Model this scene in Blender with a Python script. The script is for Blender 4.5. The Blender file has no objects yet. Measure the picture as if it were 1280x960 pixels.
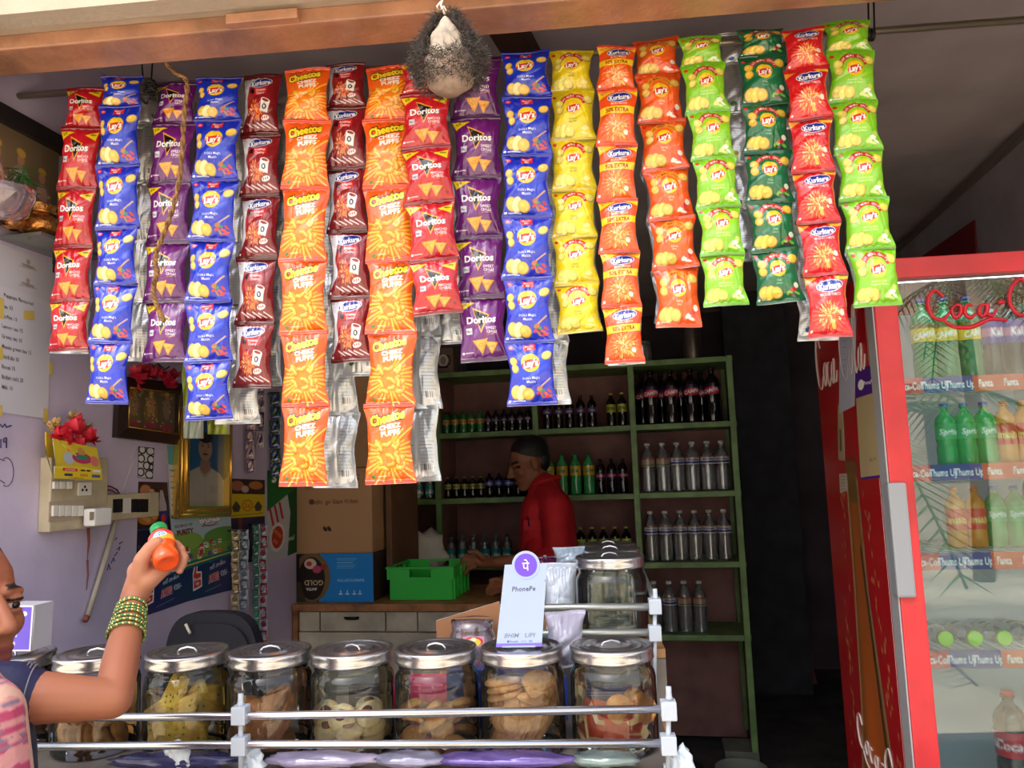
import bpy, bmesh, math, random
import numpy as np
from mathutils import Vector, Matrix, Euler, Quaternion
random.seed(7); RNG = np.random.default_rng(5)
S = bpy.context.scene; COL = S.collection
PI = math.pi
R_ = math.radians
# ---------------------------------------------------------------- camera
YAW, ROLL, FPX = R_(10.6), R_(2.0), 960.0
PITCH = math.atan(110/960)
CZ = 1.55
cam_d = bpy.data.cameras.new('camera'); cam = bpy.data.objects.new('camera', cam_d); COL.objects.link(cam)
F = Vector((-math.sin(YAW)*math.cos(PITCH), math.cos(YAW)*math.cos(PITCH), math.sin(PITCH)))
r0 = F.cross(Vector((0,0,1))).normalized(); u0 = r0.cross(F)
RX = r0*math.cos(ROLL) - u0*math.sin(ROLL); UP = r0*math.sin(ROLL) + u0*math.cos(ROLL)
M = Matrix((RX, UP, -F)).transposed().to_4x4(); M.translation = Vector((0,0,CZ)); cam.matrix_world = M
cam_d.sensor_width = 36; cam_d.lens = FPX/1280*36; cam_d.clip_start = .02; cam_d.clip_end = 200
S.camera = cam
S.view_settings.view_transform = 'Standard'; S.view_settings.look = 'None'; S.view_settings.gamma = 1
S.view_settings.use_curve_mapping = False
S.view_settings.exposure = 0.85
S.cycles.diffuse_bounces = 6; S.cycles.transparent_max_bounces = 20
# ---------------------------------------------------------------- sky and sun
w = bpy.data.worlds.new('sky'); S.world = w; w.use_nodes = True
nt = w.node_tree; bg = nt.nodes['Background']
sky = nt.nodes.new('ShaderNodeTexSky'); sky.sky_type = 'NISHITA'; sky.sun_disc = False
sky.sun_elevation = R_(52); sky.sun_rotation = R_(200); sky.air_density = 1.0; sky.dust_density = 2.5; sky.ozone_density = 1.0
hs = nt.nodes.new('ShaderNodeHueSaturation'); hs.inputs['Saturation'].default_value = .45
nt.links.new(sky.outputs[0], hs.inputs['Color']); nt.links.new(hs.outputs[0], bg.inputs[0]); bg.inputs[1].default_value = 0.22
sd = bpy.data.lights.new('sun', 'SUN'); sd.energy = 7.0; sd.angle = R_(1.0); sd.color = (1, .93, .82)
sun = bpy.data.objects.new('sun', sd); COL.objects.link(sun); sun.location = (-2, 5, 12)
sun.rotation_euler = Vector((.25, -.45, -.86)).to_track_quat('-Z', 'Y').to_euler()
# ---------------------------------------------------------------- photo -> place helpers
CAMP = Vector((0,0,CZ))
def ray(px, py): return F + RX*((px-640)/FPX) - UP*((py-480)/FPX)
def on(px, py, n, d):            # point of the ray on the plane n.p = d
    r = ray(px, py); n = Vector(n); return CAMP + r*((d - n.dot(CAMP))/n.dot(r))
def atY(px, py, y): return on(px, py, (0,1,0), y)
def atX(px, py, x): return on(px, py, (1,0,0), x)
def atZ(px, py, z): return on(px, py, (0,0,1), z)
FA = R_(5.6); FE = Vector((math.cos(FA), math.sin(FA), 0)); FN = Vector((-math.sin(FA), math.cos(FA), 0))
HD = Vector((-math.sin(YAW), math.cos(YAW), 0))
def atF(px, py, D): return on(px, py, FN, FN.dot(HD*D))      # plane parallel to the shop front, D metres ahead
WX = -1.57
def atW(px, py, off=0.0): return atX(px, py, WX+off)
# ---------------------------------------------------------------- tags
def tag(o, label=None, cat=None, group=None, kind=None):
    if label: o['label'] = label
    if cat: o['category'] = cat
    if group: o['group'] = group
    if kind: o['kind'] = kind
    return o
def thing(name, label, cat, loc=(0,0,0), rz=0.0, group=None):
    o = bpy.data.objects.new(name, None); COL.objects.link(o); o.empty_display_size = .05
    o.location = loc; o.rotation_euler = (0,0,rz); return tag(o, label, cat, group)
def link(name, me, parent=None, loc=(0,0,0), rot=(0,0,0), scale=(1,1,1)):
    o = bpy.data.objects.new(name, me); COL.objects.link(o); o.location = loc; o.rotation_euler = rot; o.scale = scale
    if parent is not None: o.parent = parent
    return o
def copy_tree(o, parent=None):
    c = o.copy(); COL.objects.link(c)
    if parent is not None: c.parent = parent
    for ch in list(o.children): copy_tree(ch, c)
    return c
ORD = ['first','second','third','fourth','fifth','sixth','seventh','eighth','ninth','tenth','eleventh','twelfth','thirteenth','fourteenth','fifteenth','sixteenth','seventeenth','eighteenth']
def nth(i, n, frm='left'):
    if n == 1: return 'the only one'
    if i == 0: return 'leftmost'
    if i == n-1: return 'rightmost'
    return ORD[i] + ' from the ' + frm
# ---------------------------------------------------------------- materials
def lin(c): return tuple(((x/255)/12.92 if x/255 <= .04045 else ((x/255+.055)/1.055)**2.4) for x in c)
MATS = {}
def mat(name, col=(200,200,200), rough=.5, metal=0, spec=.5, coat=0, bump=0, bscale=60, noise=0, nscale=8, col2=None, attr=False, sheen=0, emit=0, trans=0, detail=4, sss=0):
    if name in MATS: return MATS[name]
    m = bpy.data.materials.new(name); m.use_nodes = True; nt = m.node_tree; b = nt.nodes['Principled BSDF']
    L = nt.links
    b.inputs['Base Color'].default_value = lin(col) + (1,)
    b.inputs['Roughness'].default_value = rough; b.inputs['Metallic'].default_value = metal
    b.inputs['Specular IOR Level'].default_value = spec; b.inputs['Coat Weight'].default_value = coat
    b.inputs['Coat Roughness'].default_value = .08
    if trans: b.inputs['Transmission Weight'].default_value = trans
    if sss: b.inputs['Subsurface Weight'].default_value = sss; b.inputs['Subsurface Scale'].default_value = .01
    src = None
    if attr:
        a = nt.nodes.new('ShaderNodeAttribute'); a.attribute_name = 'col'; src = a.outputs['Color']
    if noise or col2:
        t = nt.nodes.new('ShaderNodeTexCoord'); n = nt.nodes.new('ShaderNodeTexNoise'); n.inputs['Scale'].default_value = nscale; n.inputs['Detail'].default_value = detail
        L.new(t.outputs['Object'], n.inputs['Vector'])
        r = nt.nodes.new('ShaderNodeMapRange'); r.inputs['From Min'].default_value = .35; r.inputs['From Max'].default_value = .68
        L.new(n.outputs['Fac'], r.inputs['Value'])
        mx = nt.nodes.new('ShaderNodeMix'); mx.data_type = 'RGBA'
        if src: L.new(src, mx.inputs['A'])
        else: mx.inputs['A'].default_value = lin(col) + (1,)
        c2 = col2 if col2 else tuple(max(0, x*(1-noise)) for x in col)
        mx.inputs['B'].default_value = lin(c2) + (1,)
        if attr:
            mm = nt.nodes.new('ShaderNodeMath'); mm.operation = 'MULTIPLY'; mm.inputs[1].default_value = noise; L.new(r.outputs[0], mm.inputs[0]); L.new(mm.outputs[0], mx.inputs['Factor'])
        else: L.new(r.outputs[0], mx.inputs['Factor'])
        src = mx.outputs['Result']
    if emit: b.inputs['Emission Color'].default_value = lin(col)+(1,); b.inputs['Emission Strength'].default_value = emit
    if src: L.new(src, b.inputs['Base Color'])
    if bump:
        t = nt.nodes.new('ShaderNodeTexCoord'); n = nt.nodes.new('ShaderNodeTexNoise'); n.inputs['Scale'].default_value = bscale; n.inputs['Detail'].default_value = 5
        L.new(t.outputs['Object'], n.inputs['Vector'])
        bp = nt.nodes.new('ShaderNodeBump'); bp.inputs['Strength'].default_value = bump; bp.inputs['Distance'].default_value = .01
        L.new(n.outputs['Fac'], bp.inputs['Height']); L.new(bp.outputs[0], b.inputs['Normal'])
    MATS[name] = m; return m
def glassy(name, tint=(255,255,255), refl=.9, rough=.03, ior=1.5, boost=1.0, body=None, bodyf=0.0):
    """thin clear wall: transparent mixed with a gloss by Fresnel, the same for every ray"""
    if name in MATS: return MATS[name]
    m = bpy.data.materials.new(name); m.use_nodes = True; nt = m.node_tree; nt.nodes.clear(); L = nt.links
    out = nt.nodes.new('ShaderNodeOutputMaterial'); tr = nt.nodes.new('ShaderNodeBsdfTransparent'); tr.inputs[0].default_value = lin(tint) + (1,)
    gl = nt.nodes.new('ShaderNodeBsdfGlossy'); gl.inputs['Roughness'].default_value = rough; gl.inputs['Color'].default_value = (1,1,1,1)
    fr = nt.nodes.new('ShaderNodeFresnel'); fr.inputs[0].default_value = ior
    mu = nt.nodes.new('ShaderNodeMath'); mu.operation = 'MULTIPLY'; mu.inputs[1].default_value = boost; mu.use_clamp = True
    L.new(fr.outputs[0], mu.inputs[0]); mx = nt.nodes.new('ShaderNodeMixShader')
    L.new(mu.outputs[0], mx.inputs[0])
    base = tr.outputs[0]
    if bodyf:
        df = nt.nodes.new('ShaderNodeBsdfDiffuse'); df.inputs[0].default_value = lin(body) + (1,)
        m2 = nt.nodes.new('ShaderNodeMixShader'); m2.inputs[0].default_value = bodyf; L.new(base, m2.inputs[1]); L.new(df.outputs[0], m2.inputs[2]); base = m2.outputs[0]
    L.new(base, mx.inputs[1]); L.new(gl.outputs[0], mx.inputs[2]); L.new(mx.outputs[0], out.inputs[0])
    MATS[name] = m; return m
# ---------------------------------------------------------------- mesh builder
class MB:
    def __init__(s): s.v = []; s.f = []; s.m = []; s.sm = []; s.mi = 0
    def add(s, vs, fs, smooth=False, M=None):
        k = len(s.v); s.v += [tuple(M @ Vector(p)) if M is not None else tuple(p) for p in vs]
        for f in fs: s.f.append(tuple(i+k for i in f)); s.m.append(s.mi); s.sm.append(smooth)
        return s
    def box(s, a, b, M=None, bev=0.0):
        x0,y0,z0 = [min(p,q) for p,q in zip(a,b)]; x1,y1,z1 = [max(p,q) for p,q in zip(a,b)]
        if bev <= 0:
            vs = [(x,y,z) for z in (z0,z1) for y in (y0,y1) for x in (x0,x1)]
            fs = [(0,2,3,1),(4,5,7,6),(0,1,5,4),(2,6,7,3),(0,4,6,2),(1,3,7,5)]
            return s.add(vs, fs, False, M)
        bm = bmesh.new(); bmesh.ops.create_cube(bm, size=1)
        for v in bm.verts: v.co = Vector(((x0+x1)/2+v.co.x*(x1-x0), (y0+y1)/2+v.co.y*(y1-y0), (z0+z1)/2+v.co.z*(z1-z0)))
        bmesh.ops.bevel(bm, geom=list(bm.edges), offset=min(bev, .45*min(x1-x0,y1-y0,z1-z0)), segments=2, profile=.6, affect='EDGES')
        bm.verts.index_update()
        s.add([tuple(v.co) for v in bm.verts], [tuple(v.index for v in f.verts) for f in bm.faces], False, M); bm.free(); return s
    def lathe(s, prof, n=24, M=None, smooth=True, cap=True):
        vs = []; fs = []
        for r, z in prof:
            for i in range(n):
                a = 2*PI*i/n; vs.append((r*math.cos(a), r*math.sin(a), z))
        for j in range(len(prof)-1):
            for i in range(n):
                i2 = (i+1) % n; fs.append((j*n+i, j*n+i2, (j+1)*n+i2, (j+1)*n+i))
        if cap:
            if prof[0][0] > 1e-4: fs.append(tuple(range(n-1,-1,-1)))
            if prof[-1][0] > 1e-4: fs.append(tuple((len(prof)-1)*n+i for i in range(n)))
        return s.add(vs, fs, smooth, M)
    def tube(s, pts, rad, n=8, smooth=True, closed=False, twist=0):
        pts = [Vector(p) for p in pts]; N = len(pts)
        rads = rad if isinstance(rad, (list,tuple)) else [rad]*N
        vs = []; fs = []; up = None
        for i, p in enumerate(pts):
            if closed: t = pts[(i+1)%N]-pts[i-1]
            else: t = pts[min(i+1,N-1)]-pts[max(i-1,0)]
            t = t.normalized() if t.length > 1e-9 else Vector((0,0,1))
            if up is None: up = Vector((0,0,1)) if abs(t.z) < .9 else Vector((1,0,0))
            a = (up - t*up.dot(t)).normalized(); b = t.cross(a); up = a
            for k in range(n):
                an = 2*PI*k/n; vs.append(p + (a*math.cos(an)+b*math.sin(an))*rads[i])
        for i in range(N if closed else N-1):
            j = (i+1) % N
            for k in range(n):
                k2 = (k+1) % n; fs.append((i*n+k, i*n+k2, j*n+k2, j*n+k))
        if not closed: fs.append(tuple(range(n-1,-1,-1))); fs.append(tuple((N-1)*n+k for k in range(n)))
        return s.add(vs, fs, smooth)
    def prism(s, poly, z0, z1, M=None):
        n = len(poly); vs = [(x,y,z0) for x,y in poly]+[(x,y,z1) for x,y in poly]
        fs = [tuple(range(n-1,-1,-1)), tuple(range(n,2*n))]+[(i,(i+1)%n,n+(i+1)%n,n+i) for i in range(n)]
        return s.add(vs, fs, False, M)
    def mesh(s, name, mats):
        me = bpy.data.meshes.new(name); me.from_pydata(s.v, [], s.f)
        for m in (mats if isinstance(mats,(list,tuple)) else [mats]): me.materials.append(m)
        me.polygons.foreach_set('material_index', s.m); me.polygons.foreach_set('use_smooth', s.sm); me.update(); return me
    def build(s, name, mats, parent=None, **k): return link(name, s.mesh(name, mats), parent, **k)
def frame_M(o, x, y, z=None):        # local frame -> world matrix
    x = Vector(x).normalized(); y = Vector(y); y = (y-x*x.dot(y)).normalized(); z = x.cross(y)
    M = Matrix((x,y,z)).transposed().to_4x4(); M.translation = Vector(o); return M
def simple_box(name, a, b, m, parent=None, bev=0.0, M=None): return MB().box(a,b,M,bev).build(name, m, parent)
def struct(name, mb, m): return tag(mb.build(name, m), kind='structure')
# ---------------------------------------------------------------- flat print drawn into vertex colours
FONTS = {}
def font(script):
    if script not in FONTS:
        import os
        d = os.path.join(bpy.utils.resource_path('LOCAL'), 'datafiles', 'fonts')
        fn = {'deva':'NotoSansDevanagari-Regular.woff2','telu':'NotoSansTelugu-VariableFont_wdth,wght.woff2'}.get(script)
        try: FONTS[script] = bpy.data.fonts.load(os.path.join(d, fn)) if fn else None
        except Exception: FONTS[script] = None
    return FONTS[script]
TXT = {}
def glyphs(s, bold=0, shear=0, script=None, spacing=1.0):
    k = (s, round(bold,3), shear, script, spacing)
    if k not in TXT:
        c = bpy.data.curves.new('t', 'FONT'); c.body = s; c.size = 1; c.offset = bold; c.shear = shear; c.resolution_u = 2; c.space_character = spacing
        f = font(script) if script else None
        if f: c.font = f
        o = bpy.data.objects.new('t', c); COL.objects.link(o); dg = bpy.context.evaluated_depsgraph_get()
        me = bpy.data.meshes.new_from_object(o.evaluated_get(dg)); me.calc_loop_triangles()
        v = np.array([p.co[:2] for p in me.vertices], float).reshape(-1,2); t = np.array([l.vertices[:] for l in me.loop_triangles], int).reshape(-1,3)
        bpy.data.objects.remove(o); bpy.data.curves.remove(c); bpy.data.meshes.remove(me)
        if len(v): v[:,0] -= v[:,0].min()
        TXT[k] = (v, t)
    return TXT[k]
class CV:
    """drawing surface, units: width W x height H, y down"""
    def __init__(s, W, H, res=1.0, bg=(255,255,255), ss=2):
        s.W, s.H, s.k, s.ss = W, H, res*ss, ss
        s.w, s.h = int(round(W*res))*ss, int(round(H*res))*ss
        s.a = np.zeros((s.h, s.w, 3)); s.a[:] = np.array(bg, float)
        s.X, s.Y = np.meshgrid((np.arange(s.w)+.5)/s.k, (np.arange(s.h)+.5)/s.k)
    def _put(s, m, col, al=1.0):
        m = m*al; s.a = s.a*(1-m[...,None]) + np.array(col, float)*m[...,None]
    def ell(s, cx, cy, rx, ry, col, rot=0, al=1.0, soft=0):
        c, n = math.cos(R_(rot)), math.sin(R_(rot)); dx, dy = s.X-cx, s.Y-cy
        q = np.sqrt(((dx*c+dy*n)/rx)**2 + ((-dx*n+dy*c)/ry)**2)
        m = (q < 1).astype(float) if not soft else np.clip((1-q)/soft, 0, 1)
        s._put(m, col, al); return s
    def ring(s, cx, cy, rx, ry, t, col, a0=-400, a1=400, rot=0):
        c, n = math.cos(R_(rot)), math.sin(R_(rot)); dx, dy = s.X-cx, s.Y-cy; dx, dy = dx*c+dy*n, -dx*n+dy*c
        q = np.sqrt((dx/rx)**2+(dy/ry)**2); an = np.degrees(np.arctan2(dy/ry, dx/rx))
        s._put(((np.abs(q-1)*min(rx,ry) < t/2) & (((an >= a0) & (an <= a1)) | ((an+360 >= a0) & (an+360 <= a1)))).astype(float), col); return s
    def poly(s, pts, col, al=1.0):
        m = np.zeros((s.h, s.w), bool); n = len(pts)
        for i in range(n):
            x0,y0 = pts[i]; x1,y1 = pts[(i+1)%n]
            if y0 == y1: continue
            c = (s.Y >= min(y0,y1)) & (s.Y < max(y0,y1)); xi = x0+(s.Y-y0)*(x1-x0)/(y1-y0); m ^= c & (s.X < xi)
        s._put(m.astype(float), col, al); return s
    def rect(s, x0, y0, x1, y1, col, al=1.0):
        s._put(((s.X >= x0)&(s.X < x1)&(s.Y >= y0)&(s.Y < y1)).astype(float), col, al); return s
    def line(s, pts, wd, col, al=1.0, taper=None):
        m = np.zeros((s.h, s.w), bool)
        for i in range(len(pts)-1):
            (x0,y0),(x1,y1) = pts[i], pts[i+1]; dx,dy = x1-x0, y1-y0; L2 = dx*dx+dy*dy or 1e-9
            t = np.clip(((s.X-x0)*dx+(s.Y-y0)*dy)/L2, 0, 1)
            m |= ((s.X-x0-t*dx)**2+(s.Y-y0-t*dy)**2) < (wd/2)**2
        s._put(m.astype(float), col, al); return s
    def curve(s, pts, wd, col, n=8):     # Catmull-Rom through pts
        P = [pts[0]]+list(pts)+[pts[-1]]; out = []
        for i in range(1, len(P)-2):
            for k in range(n):
                t = k/n; a,b,c,d = [np.array(P[i+j], float) for j in (-1,0,1,2)]
                out.append(tuple(.5*((2*b)+(-a+c)*t+(2*a-5*b+4*c-d)*t*t+(-a+3*b-3*c+d)*t**3)))
        out.append(tuple(P[-2])); return s.line(out, wd, col)
    def text(s, st, cx, cy, h, col, bold=0, shear=0, rot=0, script=None, width=None, al=1.0, align='C', spacing=1.0, outline=None, oc=None):
        if outline: s.text(st, cx, cy, h, oc, outline, shear, rot, script, width and width+ (outline-bold)*h, al, align, spacing)
        v, t = glyphs(st, bold, shear, script, spacing)
        if len(t) == 0: return s
        sc = h/.72; w0 = v[:,0].max(); sx = (width/w0) if width else sc
        x = v[:,0]*sx; y = -v[:,1]*sc + h/2
        if align == 'C': x = x - w0*sx/2
        elif align == 'R': x = x - w0*sx
        c, n = math.cos(R_(rot)), math.sin(R_(rot)); X = (cx+x*c-y*n)*s.k; Y = (cy+x*n+y*c)*s.k
        m = np.zeros((s.h, s.w), bool)
        for a,b,d in t:
            xs, ys = X[[a,b,d]], Y[[a,b,d]]
            i0,i1 = max(0,int(xs.min()-.5)), min(s.w, int(xs.max()+1.5)); j0,j1 = max(0,int(ys.min()-.5)), min(s.h, int(ys.max()+1.5))
            if i1 <= i0 or j1 <= j0: continue
            gx, gy = np.meshgrid(np.arange(i0,i1)+.5, np.arange(j0,j1)+.5)
            e = [(xs[(q+1)%3]-xs[q])*(gy-ys[q])-(ys[(q+1)%3]-ys[q])*(gx-xs[q]) for q in range(3)]
            m[j0:j1,i0:i1] |= ((e[0]>=0)&(e[1]>=0)&(e[2]>=0)) | ((e[0]<=0)&(e[1]<=0)&(e[2]<=0))
        s._put(m.astype(float), col, al); return s
    def done(s):
        a = s.a.reshape(s.h//s.ss, s.ss, s.w//s.ss, s.ss, 3).mean((1,3))/255
        return np.where(a <= .04045, a/12.92, ((a+.055)/1.055)**2.4)
def grid_mesh(name, A, posfn, mats, extra=None, smooth=True):
    """A: (h,w,3) linear colours; posfn(u,v arrays 0..1, v down) -> (N,3); colour carried per vertex"""
    h, w = A.shape[:2]
    U, V = np.meshgrid(np.linspace(0,1,w), np.linspace(0,1,h)); P = np.asarray(posfn(U.ravel(), V.ravel())); n = w*h
    idx = np.arange(n).reshape(h,w); q = np.stack([idx[:-1,:-1],idx[1:,:-1],idx[1:,1:],idx[:-1,1:]],-1).reshape(-1,4)
    C = A.reshape(-1,3); mi = np.zeros(len(q), int)
    if extra is not None:
        EP, EQ, EC, EM = extra; q = np.concatenate([q, EQ+n]); P = np.concatenate([P, EP]); C = np.concatenate([C, EC]); mi = np.concatenate([mi, EM])
    me = bpy.data.meshes.new(name); me.vertices.add(len(P)); me.vertices.foreach_set('co', P.astype(np.float32).ravel())
    me.loops.add(len(q)*4); me.loops.foreach_set('vertex_index', q.astype(np.int32).ravel())
    me.polygons.add(len(q)); me.polygons.foreach_set('loop_start', (np.arange(len(q))*4).astype(np.int32))
    me.polygons.foreach_set('material_index', mi.astype(np.int32)); me.polygons.foreach_set('use_smooth', np.full(len(q), smooth))
    at = me.color_attributes.new('col', 'FLOAT_COLOR', 'POINT'); at.data.foreach_set('color', np.concatenate([C, np.ones((len(C),1))],1).astype(np.float32).ravel())
    for m in (mats if isinstance(mats,(list,tuple)) else [mats]): me.materials.append(m)
    me.update(calc_edges=True); me.validate(); return me
PAPER = lambda: mat('printed_paper', rough=.55, attr=True, spec=.3)
GLOSS = lambda: mat('printed_gloss', rough=.3, attr=True, coat=.3)
def quad_print(name, cv, TL, TR, BR, BL, m=None, parent=None, thick=.0015, wav=0.0, origin=None):
    """flat printed sheet with a real thickness between four corners (world points)"""
    TL,TR,BR,BL = [np.array(p) for p in (TL,TR,BR,BL)]
    O = np.array(origin) if origin is not None else (TL+TR+BR+BL)/4
    nrm = np.cross(TR-TL, BL-TL); nrm = -nrm/np.linalg.norm(nrm); sgn = 1
    def pos(u, v):
        u, v = u[:,None], v[:,None]; p = (TL*(1-u)+TR*u)*(1-v)+(BL*(1-u)+BR*u)*v
        if wav: p = p + nrm*(wav*(np.sin(u*7+1)*np.sin(v*5)+.5*np.sin(u*15+v*9)))
        return p-O
    c = [TL-O,TR-O,BR-O,BL-O]; b = [p-nrm*thick for p in c]
    EP = np.array(c+b); EQ = np.array([[7,6,5,4],[0,1,5,4],[1,2,6,5],[2,3,7,6],[3,0,4,7]]); EC = np.ones((8,3))*.6
    A = cv.done() if isinstance(cv, CV) else cv
    me = grid_mesh(name, A, pos, m or PAPER(), (EP,EQ,EC,np.zeros(5,int)))
    return link(name, me, parent, loc=tuple(O) if parent is None else (0,0,0)) if parent is None else link(name, me, parent, loc=tuple(O))
# ================================================================ helpers for placing
def put(o, root):
    o.parent = root; o.matrix_parent_inverse = Matrix.Translation(root.location).inverted(); return o
def recenter(o, at=None):
    me = o.data; n = len(me.vertices); a = np.empty(n*3, np.float32); me.vertices.foreach_get('co', a); a = a.reshape(-1,3)
    c = np.array(at) if at is not None else np.array([(a[:,0].min()+a[:,0].max())/2, (a[:,1].min()+a[:,1].max())/2, a[:,2].min()])
    me.vertices.foreach_set('co', (a-c).astype(np.float32).ravel()); me.update(); o.location = tuple(c); return o
# ================================================================ large structure
XR, YB, CEIL, YO = 1.42, 6.3, 2.78, 1.36
m_wall = mat('lavender_limewash', (208,196,226), .8, noise=.12, nscale=3.2, bump=.15, bscale=25)
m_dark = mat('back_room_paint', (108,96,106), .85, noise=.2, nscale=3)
m_ceil = mat('grey_ceiling_paint', (204,194,196), .85, noise=.15, nscale=2.5, bump=.15, bscale=20)
m_floor = mat('dark_cement_floor', (92,90,90), .7, noise=.35, nscale=5, bump=.2)
struct('floor', MB().box((-3.2,-.4,-.12),(3.4,YB+.2,0)), m_floor)
struct('wall_left', MB().box((WX-.2,YO+.05,0),(WX,YB+.2,CEIL)), m_wall)
struct('wall_right', MB().box((XR,YO+.25,0),(XR+.2,YB+.2,CEIL)), mat('grey_side_wall', (178,174,182), .85, noise=.15, nscale=3))
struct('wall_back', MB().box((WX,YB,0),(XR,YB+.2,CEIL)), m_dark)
struct('ceiling', MB().box((-3.6,1.28,CEIL),(3.6,YB+.2,CEIL+.15)), m_ceil)
# partition that closes the passage beside the shelf unit
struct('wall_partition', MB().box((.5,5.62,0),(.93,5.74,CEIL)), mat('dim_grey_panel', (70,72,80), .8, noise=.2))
# picture ledge line on the right wall
def facadeM(D, z=0): return frame_M(HD*D+Vector((0,0,z)), FE, FN)
# lintel, soffit and fascia in the shop front's own frame
pl = atF(0,95,1.46); zb = pl.z
zs = [atF(x,y,1.56).z for x,y in ((0,95),(600,46))]
ZB = sum(zs)/2
m_paint = mat('orange_brown_paint', (192,138,106), .38, noise=.3, nscale=7, bump=.6, bscale=22, coat=.25, detail=9)
lint = struct('trim_lintel', MB().box((-3.2,0,ZB),(2.6,.10,ZB+.034), facadeM(1.46), .004), m_paint)
VF = (atZ(60,13,ZB+.03).dot(FN)-HD.dot(FN)*1.46)+.05
m_sof = mat('beige_plaster', (205,186,164), .85, noise=.18, nscale=3, bump=.3, bscale=18)
struct('trim_soffit', MB().box((-3.2,VF-.0,ZB+.0345),(2.6,.10,ZB+.12), facadeM(1.46)), m_sof)
struct('trim_fascia', MB().box((-3.2,VF-.05,ZB+.03),(2.6,VF-.0005,ZB+.75), facadeM(1.46)), mat('cream_plaster', (198,186,166), .85, noise=.12, nscale=4, bump=.2))
struct('wall_upper_front', MB().box((-3.2,.02,ZB+.1205),(2.6,.10,ZB+.7), facadeM(1.46)), m_ceil)
# outside: street, yard, houses over the road, palm
struct('ground_street', MB().box((-30,-40,-.16),(30,-.4,-.12)), mat('sandy_road', (214,198,174), .9, noise=.25, nscale=.8, bump=.2, bscale=5))
# ================================================================ snack packets
W_ = (255,255,255)
def chip(c, x, y, rx, ry, rot=0, tone=(244,205,96)):
    d = tuple(int(v*.82) for v in tone); l = tuple(min(255,int(v*1.08+14)) for v in tone)
    c.ell(x+.8,y+1.2,rx,ry,tuple(int(v*.6) for v in tone),rot); c.ell(x,y,rx,ry,d,rot); c.ell(x-.3,y-.4,rx*.88,ry*.88,tone,rot); c.ell(x-rx*.2,y-ry*.2,rx*.5,ry*.5,l,rot,soft=.8)
def lays_logo(c, x, y, s):
    c.ell(x,y,19*s,17.5*s,(250,200,20)); c.ell(x-3*s,y-5*s,13*s,10*s,(255,228,70),soft=.9)
    c.ell(x,y+2*s,18.5*s,8.6*s,(206,22,36),rot=-10); c.ell(x,y+.4*s,17*s,6.6*s,(228,36,44),rot=-10)
    c.text("Lay's", x, y+.6*s, 13*s, W_, bold=.05, shear=.18, rot=-9, width=32*s, outline=.09, oc=(170,14,30))
def d_blue():
    c = CV(100,142,bg=(14,40,190)); c.ell(50,60,60,50,(28,70,225),soft=.9)
    c.rect(0,0,100,9,(10,30,160)); c.rect(0,134,100,142,(10,30,160))
    c.ell(12,17,6,4,(225,40,60)); c.text('₹5',12,17,4,W_)
    c.poly([(38,12),(62,10),(63,24),(39,26)],(214,32,44)); c.text('MAGIC',50.5,15.5,4.2,W_,.02,rot=-5); c.text('MIX',50.5,21,4,W_,.02,rot=-5)
    chip(c,12,46,8,9,20); chip(c,13,62,8,9,-10); chip(c,86,36,11,9,-25); lays_logo(c,50,52,1.12)
    c.text("India's Magic",50,84,5.6,W_,.01); c.text('Masala',50,92,5.6,W_,.01)
    chip(c,17,112,11,15,-15,(238,196,92)); chip(c,29,114,11,16,8,(250,232,160)); chip(c,43,117,13,12,40,(240,190,80))
    for i,(x,y) in enumerate(((66,116),(74,111),(80,118),(88,112),(72,122))): c.ell(x,y,6,3,[(208,40,44),(34,128,84),(214,60,40),(196,30,40),(170,110,60)][i],rot=-30+i*25)
    c.line([(70,104),(92,86)],3,(214,168,110)); c.ell(68,107,7,4.5,(176,110,60),rot=-30); c.ell(84,124,9,2.6,(216,36,44),rot=-18)
    c.rect(4,129,9,133,W_); c.rect(12,130,38,132,(200,210,250)); return c
def d_lays(bg, hi, tone, banner, accent, flav, H=118):
    c = CV(100,H,bg=bg); c.ell(50,48,58,50,hi,soft=.9); c.rect(0,0,100,7,tuple(int(v*.85) for v in bg)); c.rect(0,H-7,100,H,tuple(int(v*.85) for v in bg))
    c.ell(9,15,4.5,3.5,(206,40,40)); c.ring(50,48,31,32,11,banner,200,340); 
    for i,ch in enumerate('50% MORE CHIPS'):
        a = R_(214+i*8.6); c.text(ch,50+31*math.cos(a),48+32*math.sin(a),5,W_ if banner[1] < 120 else (150,60,20),.02,rot=math.degrees(a)+90)
    chip(c,17,34,9,9,20,tone); chip(c,15,50,9,9,-20,tone); chip(c,86,27,12,9,30,tone); lays_logo(c,51,46,1.0)
    c.text(flav[0],50,71,4,W_ if sum(bg)<420 else (60,70,20)); c.text(flav[1],50,77,4,W_ if sum(bg)<420 else (60,70,20))
    chip(c,16,94,12,13,-10,tone); chip(c,28,95,11,14,6,tuple(min(255,int(v*1.1)) for v in tone)); chip(c,41,96,13,11,30,tone)
    for i,(x,y,rx,ry) in enumerate(((70,98,8,4),(80,92,9,4.5),(88,84,6,6),(76,103,9,2.5),(86,100,6,3))): c.ell(x,y,rx,ry,accent[i%len(accent)],rot=-30+15*i)
    c.rect(4,H-12,8,H-8,W_); c.rect(11,H-11,30,H-9,W_,.6); return c
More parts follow.
